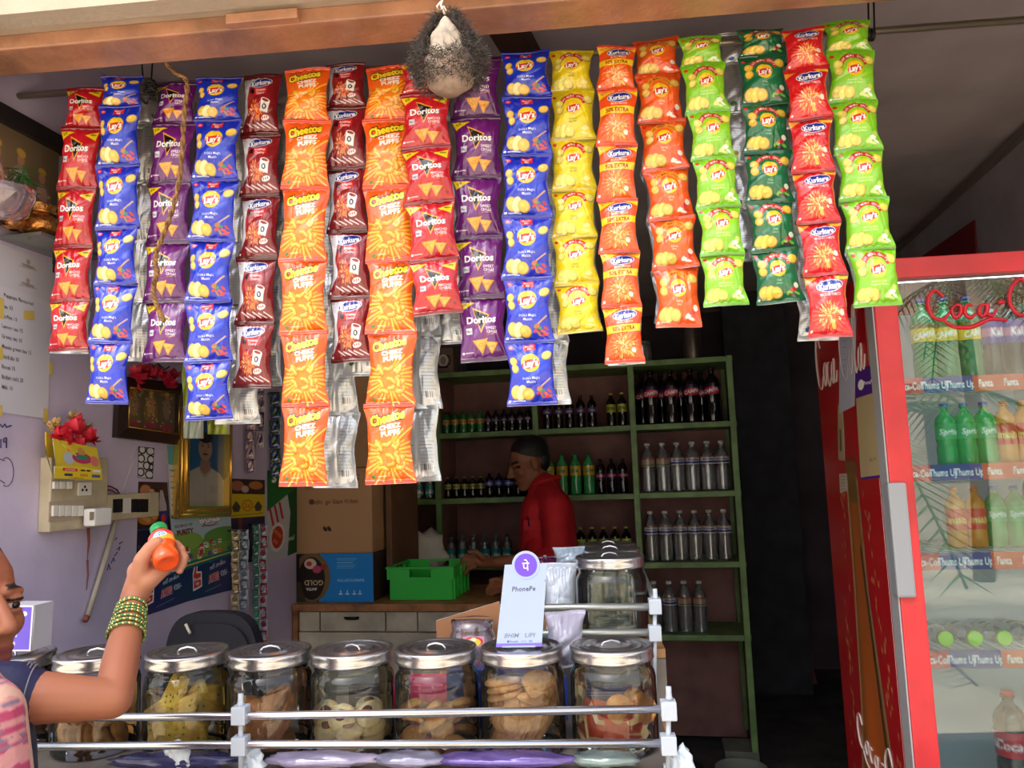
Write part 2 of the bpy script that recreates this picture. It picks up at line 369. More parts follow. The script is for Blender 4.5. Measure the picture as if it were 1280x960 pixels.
def d_doritos(bg, hi, flav, H=132):
    c = CV(100,H,bg=bg); c.ell(50,52,60,52,hi,soft=.9); dk = tuple(int(v*.72) for v in bg)
    c.rect(0,0,100,9,dk); c.rect(0,H-9,100,H,dk); c.poly([(2,12),(38,14),(5,30)],(240,208,20)); c.text('₹10',14,18,5,(20,40,20),.02,rot=-25)
    if bg[0] > 150 and bg[2] < 60: c.poly([(66,22),(96,14),(94,34)],(240,208,20)); c.text('NEW',86,21,4,(30,80,30),.02)
    c.poly([(30,24),(68,42),(48,78)],(238,170,40)); c.poly([(33,29),(64,43),(48,72)],(12,8,14)); 
    c.text('Doritos',50,50,14,W_,.035,width=66,outline=.055,oc=(20,10,20))
    c.rect(13,66,27,78,(205,208,220)); c.text('No.1',20,72,4.5,(30,30,40),.02)
    c.text(flav[0],72,68,5.6,W_,.02); c.text(flav[1],72,75,5.6,W_,.02); c.line([(62,81),(84,80)],.8,(240,180,60))
    for x,y,s,r in ((44,100,1,0),(66,104,.82,12)):
        P = [(-17,-9),(17,-12),(2,18)]; cr, sr = math.cos(R_(r))*s, math.sin(R_(r))*s
        Q = [(x+a*cr-b*sr, y+a*sr+b*cr) for a,b in P]; c.poly([(a+1.5,b+1.5) for a,b in Q],dk); c.poly(Q,(232,146,38))
        Q2 = [(x+a*cr*.75-b*sr*.75, y-1+a*sr*.75+b*cr*.75) for a,b in P]; c.poly(Q2,(246,178,62))
        for k in range(9): c.ell(x+random.uniform(-8,8)*s,y+random.uniform(-6,5)*s,1.1,.9,(214,96,26))
    c.rect(5,H-20,9,H-16,W_); c.rect(11,H-19,28,H-17,W_,.7); c.ell(88,H-22,3,3,dk); return c
def kk_logo(c, x, y, s=1.0, rot=-4):
    c.ell(x,y,31*s,11.5*s,(226,232,246),rot=rot); c.ell(x,y,29*s,10*s,(22,40,150),rot=rot); c.line([(x-24*s,y+8*s),(x+22*s,y+4*s)],1.6,(214,34,44))
    c.text('Kurkure',x,y,12*s,W_,.04,.12,rot,width=52*s,outline=.07,oc=(18,30,120))
def sticks(c, x, y, r, n, cols, seed):
    g = random.Random(seed)
    for i in range(n):
        a = g.uniform(0,2*PI); d = r*g.uniform(.05,.95); px, py = x+d*math.cos(a), y+d*.85*math.sin(a); b = a+g.uniform(-.5,.5); L = g.uniform(3,7)
        c.line([(px,py),(px+L*math.cos(b),py+L*math.sin(b))],g.uniform(1.6,2.8),cols[i%len(cols)])
def d_maroon():
    c = CV(100,138,bg=(128,20,28)); c.ell(60,40,60,60,(150,28,34),soft=.9); c.rect(0,0,100,9,(92,16,22)); c.rect(0,129,100,138,(92,16,22))
    c.poly([(4,12),(48,12),(20,34),(14,60),(20,92),(4,120)],(214,214,226)); c.poly([(4,30),(16,40),(10,80),(4,84)],(236,238,246))
    c.ell(24,64,14,20,(168,40,36),soft=.6); kk_logo(c,52,24,.98,-6); c.text('₹10',8,15,4,(120,20,30),.02)
    c.ell(30,44,6,5.4,(30,14,18)); c.poly([(36,37),(72,36),(72,52),(36,53)],(206,30,40)); c.text('Schezwan',54,41,5.4,W_,.02); c.text('Chutney',54,48.4,5.4,W_,.02)
    c.line([(42,60),(52,92)],1.4,(230,60,50)); c.line([(36,64),(50,92)],1.4,(240,90,60))
    sticks(c,42,88,24,80,[(232,104,40),(246,140,60),(214,72,30),(252,170,90)],3)
    c.poly([(58,64),(82,70),(76,94),(54,88)],(240,238,240)); c.ell(70,66,12.5,4.5,(250,250,252),rot=12); c.ell(70,66,9.5,3,(150,40,36),rot=12); c.ell(67,80,6,6,(24,20,24)); c.ell(67,80,2.4,3.6,W_)
    c.ell(70,104,11,5.6,(248,240,236),rot=-10)
    for k in range(3): c.ell(64+k*5.5,104.5-k,1.8,3,(196,80,60))
    for k in range(5): c.line([(20+k*14,114+2*(k%2)),(38+k*14,124)],2.6,(226,214,222))
    c.rect(4,124,8,128,W_); return c
def d_kkorange():
    c = CV(100,128,bg=(238,80,22)); c.ell(50,90,56,46,(250,112,30),soft=.9); c.rect(0,0,100,8,(226,70,20)); c.rect(0,121,100,128,(210,56,20))
    c.poly([(0,9),(46,9),(0,28)],(252,206,36)); c.poly([(100,9),(64,9),(100,20)],(252,206,36)); c.text('₹5',10,14,4.6,(180,30,20),.02)
    kk_logo(c,54,25,1.02,-5); c.text('MASALA MUNCH',54,40,4.6,W_,.01,width=44,rot=-2)
    c.poly([(0,48),(100,44),(100,60),(0,64)],(252,216,34)); c.text('50% EXTRA',50,54,9.5,(150,34,20),.03,rot=-2,width=66)
    for k in range(20): a = 2*PI*k/20; c.line([(50,90),(50+40*math.cos(a),90+29*math.sin(a))],1.3,(252,190,110),.7)
    sticks(c,50,90,26,110,[(250,196,110),(240,150,60),(222,106,40),(255,226,160)],5); c.ell(76,101,6,5.6,(240,234,214)); c.line([(66,104),(72,112)],4,(236,200,60))
    c.rect(5,114,10,119,W_); return c
def d_kkred():
    c = CV(100,120,bg=(206,20,30)); c.ell(50,80,56,46,(226,34,38),soft=.9); c.rect(0,0,100,8,(186,18,28)); c.rect(0,113,100,120,(170,16,26))
    c.poly([(0,9),(30,9),(0,24)],(236,150,40)); c.poly([(100,9),(66,8),(74,16),(100,14)],(246,190,50))
    kk_logo(c,54,27,1.05,-5); c.text('NAUGHTY TOMATO',54,43,5.2,W_,.015,width=54,rot=-2)
    for k in range(22): a = 2*PI*k/22; c.line([(48,80),(48+42*math.cos(a),80+30*math.sin(a))],1.8,(246,130,80),.8)
    sticks(c,48,80,26,110,[(248,196,100),(240,150,60),(222,96,36),(255,226,160)],8); c.ell(80,76,6.4,6,(238,222,206)); c.line([(52,94),(58,104)],5,(244,190,60))
    c.rect(5,106,9,110,W_); return c
def d_cheez():
    c = CV(100,156,bg=(240,92,18)); c.ell(50,100,60,70,(252,140,30),soft=.9); c.rect(0,0,100,9,(226,66,22)); c.rect(0,147,100,156,(226,66,22))
    for k in range(26):
        a = R_(-70+k*11); L = 46+14*(k%3); c.line([(52+22*math.cos(a),98+26*math.sin(a)),(52+L*math.cos(a)*.95,98+L*math.sin(a)*.9)],3.4,(255,196+(k%3)*12,50),.8)
    c.text('Cheetos',46,28,19,(252,222,40),.06,.12,-12,width=74,outline=.13,oc=(16,12,10))
    c.text('CHEEZ',54,46,9,W_,.04,rot=-8,width=46); c.text('PUFFS',56,58,10,W_,.04,rot=-8,width=42)
    g = random.Random(4)
    for k in range(16):
        x,y = 50+g.uniform(-30,32), 100+g.uniform(-24,34); a = g.uniform(0,PI); q = [(x+(t-1)*8*math.cos(a)-abs(t-1)*3*math.sin(a), y+(t-1)*8*math.sin(a)+abs(t-1)*3*math.cos(a)) for t in (0,1,2)]
        c.line([(p[0]+1,p[1]+1.4) for p in q],8,(206,96,16)); c.line(q,7,(250,176,44)); c.line([(p[0]-1,p[1]-1.4) for p in q],2.6,(255,214,110))
    c.ell(18,141,4,3.6,(60,130,50)); c.rect(26,139,44,141,W_,.6); return c
def d_back(seed=0, H=130):
    g = random.Random(seed); c = CV(80,H,res=.7,bg=(196,198,202)); c.rect(37,0,43,H,(212,214,218))
    for i in range(18):
        y = 12+i*H*.043; c.line([(8,y),(34-g.random()*8,y)],.9,(120,122,130),.8); c.line([(47,y),(74-g.random()*8,y)],.9,(120,122,130),.8)
    c.ell(20,H-26,6,6,[(70,110,60),(60,80,140),(150,120,40)][seed%3]); c.rect(52,H-32,70,H-18,(232,232,236)); 
    for k in range(7): c.rect(53+k*2.3,H-31,54+k*2.3,H-19,(60,60,66))
    return c
TH = {}
FOIL = mat('printed_foil', rough=.27, attr=True, coat=.7, spec=.6, bump=.3, bscale=34)
SILV = mat('silver_foil', rough=.3, metal=.75, attr=True, bump=.1, bscale=30)
def pillow(u, v, T, g, sgn):
    """packet skin: u -1..1 across, v 0..1 down; returns x,y(front negative),z in units of w,h"""
    seal = .055; vv = np.clip((v-seal)/(1-2*seal), 0, 1); body = np.sin(PI*vv)**.62
    au = np.abs(u)
    th = T*body*(1-au**2.6)**.7
    p = g
    cr = np.exp(-vv/.16)*np.sin(u*17+p[0])*(1-au)+np.exp(-(1-vv)/.16)*np.sin(u*15+p[1]+2*np.sin(u*4+p[2]))*(1-au)
    th = th + T*.13*cr*(body>0) + T*.10*body*np.sin(u*5+vv*6+p[3])*np.sin(vv*9+p[4]) + T*.07*body*(np.abs(np.sin(u*3+vv*13+p[5]))-.5)
    gr = np.random.default_rng(int(p[9]*1e5)); cs = 0
    for k in range(26):
        uc, vc, an, am, wd_, ln = gr.uniform(-.9,.9), (gr.beta(.7,.7)), gr.normal(PI/2,.55) if k%3 else gr.uniform(0,PI), gr.uniform(.3,1)*(1 if k%2 else -1), gr.uniform(.018,.05), gr.uniform(.10,.38)
        du, dv = (u-uc)*.55, v-vc; al, ac = du*np.cos(an)+dv*np.sin(an), -du*np.sin(an)+dv*np.cos(an)
        cs = cs+am*np.exp(-np.abs(ac)/wd_)*np.exp(-(al/ln)**2)
    th = th + T*.085*cs*(body>0)*(1-au**4)
    th = np.where((v <= seal)|(v >= 1-seal), .0012+.0011*(np.sin(v*700) > 0), np.maximum(th, .001))
    th = th*(au < .999) 
    x = u*.5*(1.02-.17*np.sin(PI*vv)**.9 + .016*np.sin(vv*14+p[6]+u)) + .012*np.sin(vv*5+p[8])
    bend = T*.25*np.sin(u*2.4+p[7])*(1-body) 
    return x, -(th if sgn > 0 else -th*.75) + bend, .5-v
PK = {}
def packet_mesh(key, A, wd, ht, T, var, front=True):
    g = np.random.default_rng(sum(map(ord,key))+var*31).uniform(0,6.28,10)
    def fpos(u, v):
        x,y,z = pillow(u*2-1, v, T, g, 1 if front else -1); s = 1 if front else -1
        return np.stack([x*wd*s, y, z*ht],1) if front else np.stack([-x*wd*-1, -np.abs(y)*.9, z*ht],1)
    def bpos(u, v):
        x,y,z = pillow(u*2-1, v, T, g, -1); return np.stack([x*wd, y if front else np.abs(y), z*ht],1)
    nu, nv = 22, 30; U, V = np.meshgrid(np.linspace(0,1,nu), np.linspace(0,1,nv)); EP = bpos(U.ravel(), V.ravel())
    ix = np.arange(nu*nv).reshape(nv,nu); EQ = np.stack([ix[:-1,:-1],ix[:-1,1:],ix[1:,1:],ix[1:,:-1]],-1).reshape(-1,4)
    return grid_mesh(key, A, fpos, [FOIL, SILV] if front else [SILV, SILV], (EP,EQ,np.ones((len(EP),3))*.62,np.ones(len(EQ),int)))
DES = {'dred':(lambda:d_doritos((190,16,34),(214,30,44),('NACHO','CHEESE')),132), 'dpur':(lambda:d_doritos((98,20,110),(122,30,132),('SWEET','CHILLI')),132),
 'blue':(d_blue,142), 'yel':(lambda:d_lays((240,212,20),(252,228,50),(246,226,110),(206,40,40),[(240,210,60),(250,235,150)],('CLASSIC','SALTED')),118),
 'ora':(lambda:d_lays((240,86,20),(250,110,40),(246,196,90),(240,150,40),[(248,240,230),(220,60,60),(245,235,220)],('Sizzling','Hot')),118),
 'lime':(lambda:d_lays((124,200,26),(160,222,50),(236,216,96),(196,44,40),[(220,230,150),(240,244,230),(200,214,90)],('American Style','Cream & Onion')),118),
 'dgrn':(lambda:d_lays((18,100,62),(24,124,76),(246,196,70),(196,44,40),[(120,190,60),(190,40,50),(240,240,220),(90,30,40)],('Chile','Limon')),118),
 'mar':(d_maroon,138), 'kko':(d_kkorange,128), 'kkr':(d_kkred,120), 'chz':(d_cheez,156)}
DCACHE = {k:f[0]().done() for k,f in DES.items()}
BACKS = [d_back(i).done() for i in range(3)]
ROD_D = 1.75
UN_W, UN_H = .10, .13
for k in DES:
    PK[k] = [packet_mesh('packet_'+k, DCACHE[k], UN_W, UN_H, .018, v) for v in range(2)]
PKB = [packet_mesh('packet_back', BACKS[v], UN_W, UN_H, .014, v+5, False) for v in range(3)]
COLN = {'dred':'red corn chip','dpur':'purple corn chip','blue':'royal blue potato chip','yel':'yellow potato chip','ora':'orange potato chip','lime':'lime green potato chip','dgrn':'dark green potato chip','mar':'maroon puffed snack','kko':'orange puffed snack packets with a yellow band, the','kkr':'bright red puffed snack','chz':'orange cheese puff'}
# key, top centre x, bottom centre x, width px, packet boundaries y, back strip dx px, back bottom y
STRIPS = [
 ('dred',107,82,49,[112,160,236,308,376,437],4,440,'leftmost strip of all'),
 ('blue',154,135,53,[97,134,207,285,355,428,503],32,450,'just right of the leftmost red strip'),
 ('dpur',218,205,54,[105,155,229,303,377,451],-4,440,'crossed by the hanging jute rope'),
 ('blue',272,258,58,[98,150,225,300,377,452,523],38,528,'right of the jute rope'),
 ('mar',328,317,49,[95,168,245,323,404,483],14,480,'on the left of the leftmost cheese puff strip'),
 ('chz',382,379,59,[88,152,235,325,416,506,606],40,608,'left of the two cheese puff strips'),
 ('mar',432,438,51,[82,134,211,289,372,451],14,468,'between the two cheese puff strips'),
 ('chz',486,489,63,[84,150,235,325,416,506,603],34,600,'right of the two cheese puff strips'),
 ('dred',530,545,62,[78,118,185,253,325,391],14,428,'below the hanging fibre amulet'),
 ('dpur',593,604,62,[74,148,222,297,372,450],-8,400,'just left of the middle blue strip'),
 ('blue',656,663,62,[66,122,194,271,348,427,505],20,504,'in the middle, beside the yellow strip'),
 ('yel',712,724,56,[66,115,176,237,297,355,414],3,414,'the only yellow strip'),
 ('kko',768,779,50,[60,112,182,250,315,383,452],2,454,'only one with fifty percent extra bands'),
 ('ora',820,849,58,[50,95,152,212,273,334,408],-5,402,'right of the banded orange strip'),
 ('lime',876,909,56,[48,82,140,198,258,318,381],1,380,'left of the two lime green strips'),
 ('dgrn',949,973,60,[38,70,131,191,252,313,377],-26,325,'the only dark green strip'),
 ('kkr',1003,1037,54,[37,86,149,214,278,343,420],-16,424,'the only bright red puffed snack strip'),
 ('lime',1056,1097,62,[28,66,127,188,249,311,381],-4,380,'rightmost strip, next to the drinks fridge')]
rs = random.Random(11)
def place_strip(n, key, tx, bx, wpx, ys, dxb, yb, where):
    top = atF(tx, ys[0], ROD_D)
    nm = COLN[key]; lab = ('strip of orange puffed snack packets with yellow fifty percent extra bands' if key == 'kko' else f'strip of {nm} packets, {where}')
    t = thing('snack_packet_strip', lab, 'snack packets', tuple(top), 0, 'snack packet strips hanging on the rod')
    H = ys[-1]-ys[0]; ph = rs.uniform(0,6)
    def cx(y): return tx+(bx-tx)*(y-ys[0])/H + 1.6*math.sin((y-ys[0])/60+ph)
    n0 = len(ys)-1
    def one(i, ya, yb_, D, x, wp, mesh, front, yawr):
        a = atF(x, ya, D); b = atF(x, yb_, D); l = atF(x-wp/2, (ya+yb_)/2, D); r = atF(x+wp/2, (ya+yb_)/2, D)
        axis = (cx(yb_)-cx(ya)); a = atF(x-axis/2, ya, D); b = atF(x+axis/2, yb_, D)
        up = (a-b); h = up.length; wid = (r-l).length; up.normalize()
        xa = (FE - up*FE.dot(up)).normalized(); xa = Quaternion(up, yawr) @ xa; ya_ = up.cross(xa); tl = Quaternion(xa, rs.uniform(-.07,.05)) @ Quaternion(ya_, rs.uniform(-.03,.03)); up = tl @ up; xa = tl @ xa; ya_ = tl @ ya_
        Mx = Matrix((xa, ya_, up)).transposed().to_4x4() @ Matrix.Diagonal((wid/UN_W, 1.0, (h*1.012)/UN_H, 1))
        Mx.translation = (a+b)/2 - top
        o = link('packet', mesh, t); o.matrix_local = Mx; return o
    for i in range(n0):
        ya, yb_ = ys[i], ys[i+1]; first = i == 0
        D = (ROD_D - .012 if not first else ROD_D - .004) - .036*(n in (1,3,5,8,10,12,14,16)) - .018*(n == 7) - .012*(n == 8)
        m = PK[key][(i+n) % 2]
        o = one(i, ya-1.5, yb_+1.5, D, cx((ya+yb_)/2), wpx*(1.0 if not first else .97), m, True, rs.uniform(-.05,.05))
    # the half of the strip hanging behind the rod shows its silver back
    p = (ys[-1]-ys[1])/(n0-1); y = yb; k = 0
    while y > ys[0]+20:
        ya = max(ys[0]+4, y-p)
        one(k, ya-1.5, y+1.5, ROD_D+.05+.03*(n%3), cx((ya+y)/2)+dxb, wpx*.92, PKB[(k+n)%3], False, rs.uniform(-.12,.12)); y = ya; k += 1
        if y-ys[0] < 22: break
for n, sp in enumerate(STRIPS): place_strip(n, *sp)
# rod the strips are folded over, its wires
ra, rb = atF(0,122,ROD_D+.02), atF(1290,24,ROD_D+.02)
ra2, rb2 = atF(0,122,ROD_D+.02), atF(1100,42,ROD_D+.02)
rt = thing('hanging_rod', 'long steel rod under the ceiling carrying the snack strips', 'rod', tuple((ra+rb)/2))
steel = mat('worn_steel', (170,160,140), .35, .9, bump=.1)
put(MB().tube([ra, ra.lerp(rb,.5), rb], .0085, 12).build('rod', steel), rt)
for (x, y) in ((1088,44),):
    mb = MB()
    for dx in (-3,4):
        mb.tube([atF(x+dx, -60, ROD_D+.03), atF(x+dx, -10, ROD_D+.03), atF(x+dx+1, y-4, ROD_D), atF(x+dx, y+3, ROD_D-.0)], .0022, 6)
    for k in range(3): 
        c = atF(x+3*k-3, y, ROD_D+.02); mb.tube([c+FN*.012*math.cos(q*PI/4)+Vector((0,0,.012*math.sin(q*PI/4))) for q in range(8)], .003, 6, closed=True)
    put(mb.build('wire_tie', mat('dark_wire', (40,36,34), .5, .5)), rt)
mb = MB()
for dx in (-6,6): mb.tube([atF(184+dx*1.2,70,ROD_D+.02), atF(184+dx*.9,96,ROD_D), atF(186,112,ROD_D)], .002, 6)
for k in range(7):
    c = atF(188+rs.uniform(-6,8), 104+k*3.2, ROD_D-.03); mb.tube([c+FE*(.012*math.cos(q*PI/4))+Vector((0,.008*math.sin(q*PI/2+k),.011*math.sin(q*PI/4))) for q in range(8)], .003, 6, closed=True)
put(mb.build('wire_knot', MATS['dark_wire']), rt)
# ================================================================ green framed shelf unit at the back and its bottles
SY = 4.22; SD = .36
cols = [atY(x, 600, SY).x for x in (436, 548, 672, 795, 921)]
zb_ = [atY(860, y, SY).z for y in (451, 531.5, 618, 706, 797)]; zfoot = atY(860, 897, SY).z
m_green = mat('green_painted_steel', (124,164,98), .45, noise=.25, nscale=9)
m_back = mat('brown_shelf_backing', (156,112,108), .8, noise=.15)
su = thing('shelf_unit', 'tall green framed shelf unit with brown back panels full of bottles', 'shelves', ((cols[0]+cols[-1])/2, SY, 0))
for x in cols: put(simple_box('post', (x-.016,SY-.012,0.101 if x == cols[-1] else 0.02),(x+.016,SY+.02,zb_[0]+.016), m_green, bev=.003), su)
for x in (cols[0], cols[-1]): put(simple_box('post', (x-.016,SY+SD-.02,.101),(x+.016,SY+SD+.012,zb_[0]+.016), m_green), su)
for z in zb_: put(simple_box('board', (cols[0]-.02,SY-.006,z-.016),(cols[-1]+.02,SY+SD,z+.014), m_green, bev=.003), su)
for x in cols[1:-1]: put(simple_box('divider', (x-.008,SY+.02,zb_[-1]),(x+.008,SY+SD,zb_[0]), m_back), su)
put(simple_box('back_panel', (cols[0],SY+SD+.012,.05),(cols[-1],SY+SD+.03,zb_[0]+.01), m_back), su)
put(simple_box('side_panel', (cols[-1]+.004,SY+.03,.102),(cols[-1]+.014,SY+SD-.03,zb_[0]), m_back), su)
# bottles ---------------------------------------------------------
m_pet = glassy('clear_plastic', (235,240,244), boost=3.2, rough=.08, body=(200,208,216), bodyf=.2)
m_cola = mat('dark_cola_bottle', (16,10,14), .12, coat=.5)
m_gpet = mat('green_soda_bottle', (20,120,60), .12, coat=.6)
m_lpet = mat('pale_green_soda_bottle', (60,170,96), .12, coat=.6)
m_purp = mat('deep_purple_drink', (24,12,30), .15, coat=.5)
def capm(n, c): return mat('cap_'+n, c, .4)
def bottle_meshes(key, r, h, body, cap, lab, z0, z1, ribs=False, neck=.33):
    P = [(r*.8,0),(r*.97,.012*h),(r,.03*h)]
    if ribs:
        for i in range(13): z = .05+.5*i/13; P.append((r*(.93 if i%2 else 1), z*h))
    else: P += [(r,.26*h),(r*.93,.33*h),(r*.95,.38*h),(r,.42*h)]
    P += [(r,.66*h),(r*.98,.72*h),(r*.8,.79*h),(r*.5,.845*h),(r*neck,.885*h),(r*neck,.93*h),(r*neck*1.35,.932*h),(r*neck*1.35,.945*h)]
    mb = MB().lathe(P, 16); bm_ = mb.mesh('bottle_'+key, body)
    cm = MB().lathe([(r*neck*1.25,.945*h),(r*neck*1.25,.995*h),(r*neck*1.1,h)], 14).mesh('cap_'+key, cap)
    def pos(u, v):
        a = -PI/2+2*PI*(u-.5); return np.stack([r*1.012*np.cos(a), r*1.012*np.sin(a), (z1+(z0-z1)*v)*h],1)
    lm = grid_mesh('label_'+key, lab.done(), pos, GLOSS())
    return bm_, cm, lm
def L_campa(bg, tc): 
    c = CV(120,26,res=.8,bg=bg); c.rect(0,0,120,7,tuple(int(v*.5) for v in bg))
    for k in (0,60,120): c.ell(k,17,24,9,tc); c.text('CAMPA',k,16,8.5,W_,.04,.2,-8)
    return c
def L_plain(bg, band=None, t=None, tc=W_, W=120):
    c = CV(W,30,res=.5,bg=bg)
    if band: c.rect(0,band[0],W,band[1],band[2])
    if t:
        for k in (0,W/2,W): c.text(t,k,15,11,tc,.03,.15)
    return c
def L_water(): 
    c = CV(100,36,res=.5,bg=(208,206,206)); c.rect(0,0,100,6,(146,96,66)); c.rect(0,22,100,30,(24,34,132))
    for k in (0,50,100): c.text('Kinley',k,14,8,(60,70,150),.03)
    return c
def L_water2():
    c = CV(100,36,res=.5,bg=(176,150,132)); c.rect(0,0,100,7,(150,80,50)); c.rect(0,26,100,30,(50,110,70)); return c
BT = {
 'campa': bottle_meshes('campa',.043,.30,m_cola,capm('dark',(30,14,22)),L_campa((52,26,92),(206,30,72)),.50,.70),
 'green': bottle_meshes('green',.0215,.125,m_gpet,capm('green',(20,90,50)),L_plain((214,140,60),(0,5,(20,110,60)),'Limca',(20,110,60)),.42,.66),
 'dark':  bottle_meshes('dark',.0205,.125,m_cola,MATS['cap_dark'],L_plain((70,50,90),None,'Coke',(220,200,220)),.45,.62),
 'yelcap':bottle_meshes('yelcap',.0215,.118,m_cola,capm('yellow',(196,190,60)),L_plain((178,178,84),None,'JEERA',(60,60,20)),.42,.66),
 'bluec': bottle_meshes('bluec',.024,.135,m_cola,capm('navy',(30,34,110)),L_plain((60,66,160),None,'SODA',(230,230,250)),.45,.68),
 'sprite':bottle_meshes('sprite',.0305,.228,m_lpet,MATS['cap_green'],L_plain((214,180,60),(0,4,(30,120,60)),'Lime',(30,110,50)),.46,.72),
 'pink':  bottle_meshes('pink',.027,.192,m_purp,MATS['cap_dark'],L_plain((40,24,52),(12,20,(190,60,100)),'Cola',(230,150,180)),.40,.64),
 'water': bottle_meshes('water',.0372,.265,m_pet,capm('white',(214,214,216)),L_water(),.54,.70,True),
 'waterb':bottle_meshes('waterb',.0372,.265,m_pet,MATS['cap_white'],L_water2(),.52,.70,True),
 'darkl': bottle_meshes('darkl',.0255,.182,m_cola,MATS['cap_dark'],L_plain((70,50,110),None,'Coke',(220,200,220)),.45,.62),
 'yell': bottle_meshes('yell',.0255,.185,m_cola,MATS['cap_yellow'],L_plain((170,190,50),None,'JEERA',(60,60,20)),.42,.66),
 'teal':  bottle_meshes('teal',.0262,.155,m_pet,capm('teal',(30,140,140)),L_plain((36,150,152),(18,24,(220,230,230)),'Aqua',W_),.12,.50,True)}
DESC = {'campa':('large dark cola bottle','cola'),'green':('small green soda bottle with orange label','soda'),'dark':('small dark cola bottle with violet label','cola'),
 'yelcap':('small dark bottle with yellow cap and label','drink'),'darkl':('medium dark cola bottle with violet label','cola'),'yell':('medium dark bottle with yellow cap and label','drink'),'bluec':('small dark bottle with navy cap','drink'),'sprite':('green soda bottle with golden label','soda'),
 'pink':('slim dark bottle with pink lettered label','cola'),'water':('clear water bottle with blue banded label','water'),'waterb':('clear water bottle with brown topped label','water'),'teal':('water bottle with teal cap and label','water')}
ROWN = {0:'top row',1:'second row',2:'third row',3:'lowest row'}
def bottle_row(key, pxs, row, bay, dy=.07, ypx=600, start=0, tot=None, jit=.004, extra=''):
    bm_, cm, lm = BT[key]; z = zb_[row+1]+.0145; n = tot or len(pxs)
    for i, px in enumerate(pxs):
        y = SY+dy+random.uniform(-jit,jit); x = atY(px, ypx, y).x
        t = thing('bottle', f'{DESC[key][0]}, {nth(i+start,n)}, {ROWN[row]}, {bay}{extra}', 'bottle', (x,y,z), random.uniform(-.35,.35), f'{DESC[key][0]}s, {ROWN[row]}, {bay}')
        link('body', bm_, t); link('cap', cm, t); link('label', lm, t)
L1,L2,L3,L4 = 'far left bay','left bay','middle bay','right bay'
rng = lambda a,b,n: [a+(b-a)*i/(n-1) for i in range(n)]
bottle_row('green', rng(558,600,5), 0, L2, ypx=525); bottle_row('dark', rng(610,660,6), 0, L2, ypx=525)
bottle_row('darkl', rng(684,740,5), 0, L3, ypx=515, dy=.08); bottle_row('yell', [764,778], 0, L3, ypx=515)
bottle_row('campa', [814,839,864,891], 0, L4, ypx=500, dy=.09); 
bottle_row('campa', [803,827,851,877], 0, L4, ypx=500, dy=.23, extra=', behind')
bottle_row('pink', [520,535], 0, L1, ypx=525)
bottle_row('yelcap', rng(560,601,5), 1, L2, ypx=605); bottle_row('bluec', rng(612,648,4), 1, L2, ypx=605)
bottle_row('sprite', rng(686,736,4), 1, L3, ypx=590); bottle_row('pink', [751,765,779], 1, L3, ypx=600)
bottle_row('teal', [509,523,537], 1, L1, ypx=600)
bottle_row('waterb', [810,829], 1, L4, ypx=585, tot=2); bottle_row('water', [847,866,885,903], 1, L4, ypx=585)
bottle_row('teal', rng(564,634,6), 2, L2, ypx=680, dy=.09)
bottle_row('teal', [509,523,537], 2, L1, ypx=680)
bottle_row('yell', rng(726,783,5), 2, L3, ypx=670, dy=.08)
bottle_row('water', rng(814,906,6), 2, L4, ypx=670)
bottle_row('water', [818,837], 3, L4, ypx=755); bottle_row('waterb', [856,875], 3, L4, ypx=755)
# on top of the unit
x = atY(864, 420, SY+.15).x
cn = thing('steel_canister', 'tall dull steel canister on top of the green shelf unit', 'canister', (x,SY+.15,zb_[0]+.015))
put(MB().lathe([(.05,0),(.052,.01),(.052,.2),(.05,.205)],24, Matrix.Translation((x,SY+.15,zb_[0]+.015))).build('body', mat('dull_steel',(120,112,104),.3,.85)), cn)
put(MB().lathe([(.054,.2),(.054,.225),(.04,.24),(.01,.245)],24, Matrix.Translation((x,SY+.15,zb_[0]+.0155))).build('lid', MATS['dull_steel']), cn)
def carton(name, label, x0, x1, y0, y1, z0, z1, m, cat='box', prints=(), bev=.003):
    t = thing(name, label, cat, ((x0+x1)/2,(y0+y1)/2,z0)); put(simple_box('body',(x0,y0,z0),(x1,y1,z1),m,bev=bev), t)
    for nm, cv, (a0,b0,a1,b1) in prints:
        o = quad_print(nm, cv, (x0+(x1-x0)*a0,y0-.0012,z1-(z1-z0)*b0),(x0+(x1-x0)*a1,y0-.0012,z1-(z1-z0)*b0),(x0+(x1-x0)*a1,y0-.0012,z1-(z1-z0)*b1),(x0+(x1-x0)*a0,y0-.0012,z1-(z1-z0)*b1), thick=.0009)
        put(o, t)
    return t
c = CV(60,70,bg=(120,104,96)); c.ell(32,34,15,18,(210,204,200)); c.rect(18,50,46,56,(30,26,28)); c.ring(44,34,10,14,3,(30,26,28),-90,90); c.ell(32,34,9,12,(150,140,136))
a = atY(538,430,SY+.06); b = atY(567,462,SY+.06)
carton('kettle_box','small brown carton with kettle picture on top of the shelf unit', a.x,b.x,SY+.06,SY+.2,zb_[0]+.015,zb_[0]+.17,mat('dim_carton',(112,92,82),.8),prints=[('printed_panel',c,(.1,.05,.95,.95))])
x = atY(612,455,SY).x
g = thing('plastic_tub','dim glass tub with lid on top of the shelf unit, left of the canister','tub',(atY(800,440,SY).x,SY+.1,zb_[0]+.015))
put(MB().lathe([(.06,0),(.065,.01),(.065,.09),(.06,.1),(.062,.1),(.062,.12),(.0,.125)],20,Matrix.Translation(g.location)).build('body',m_pet), g)
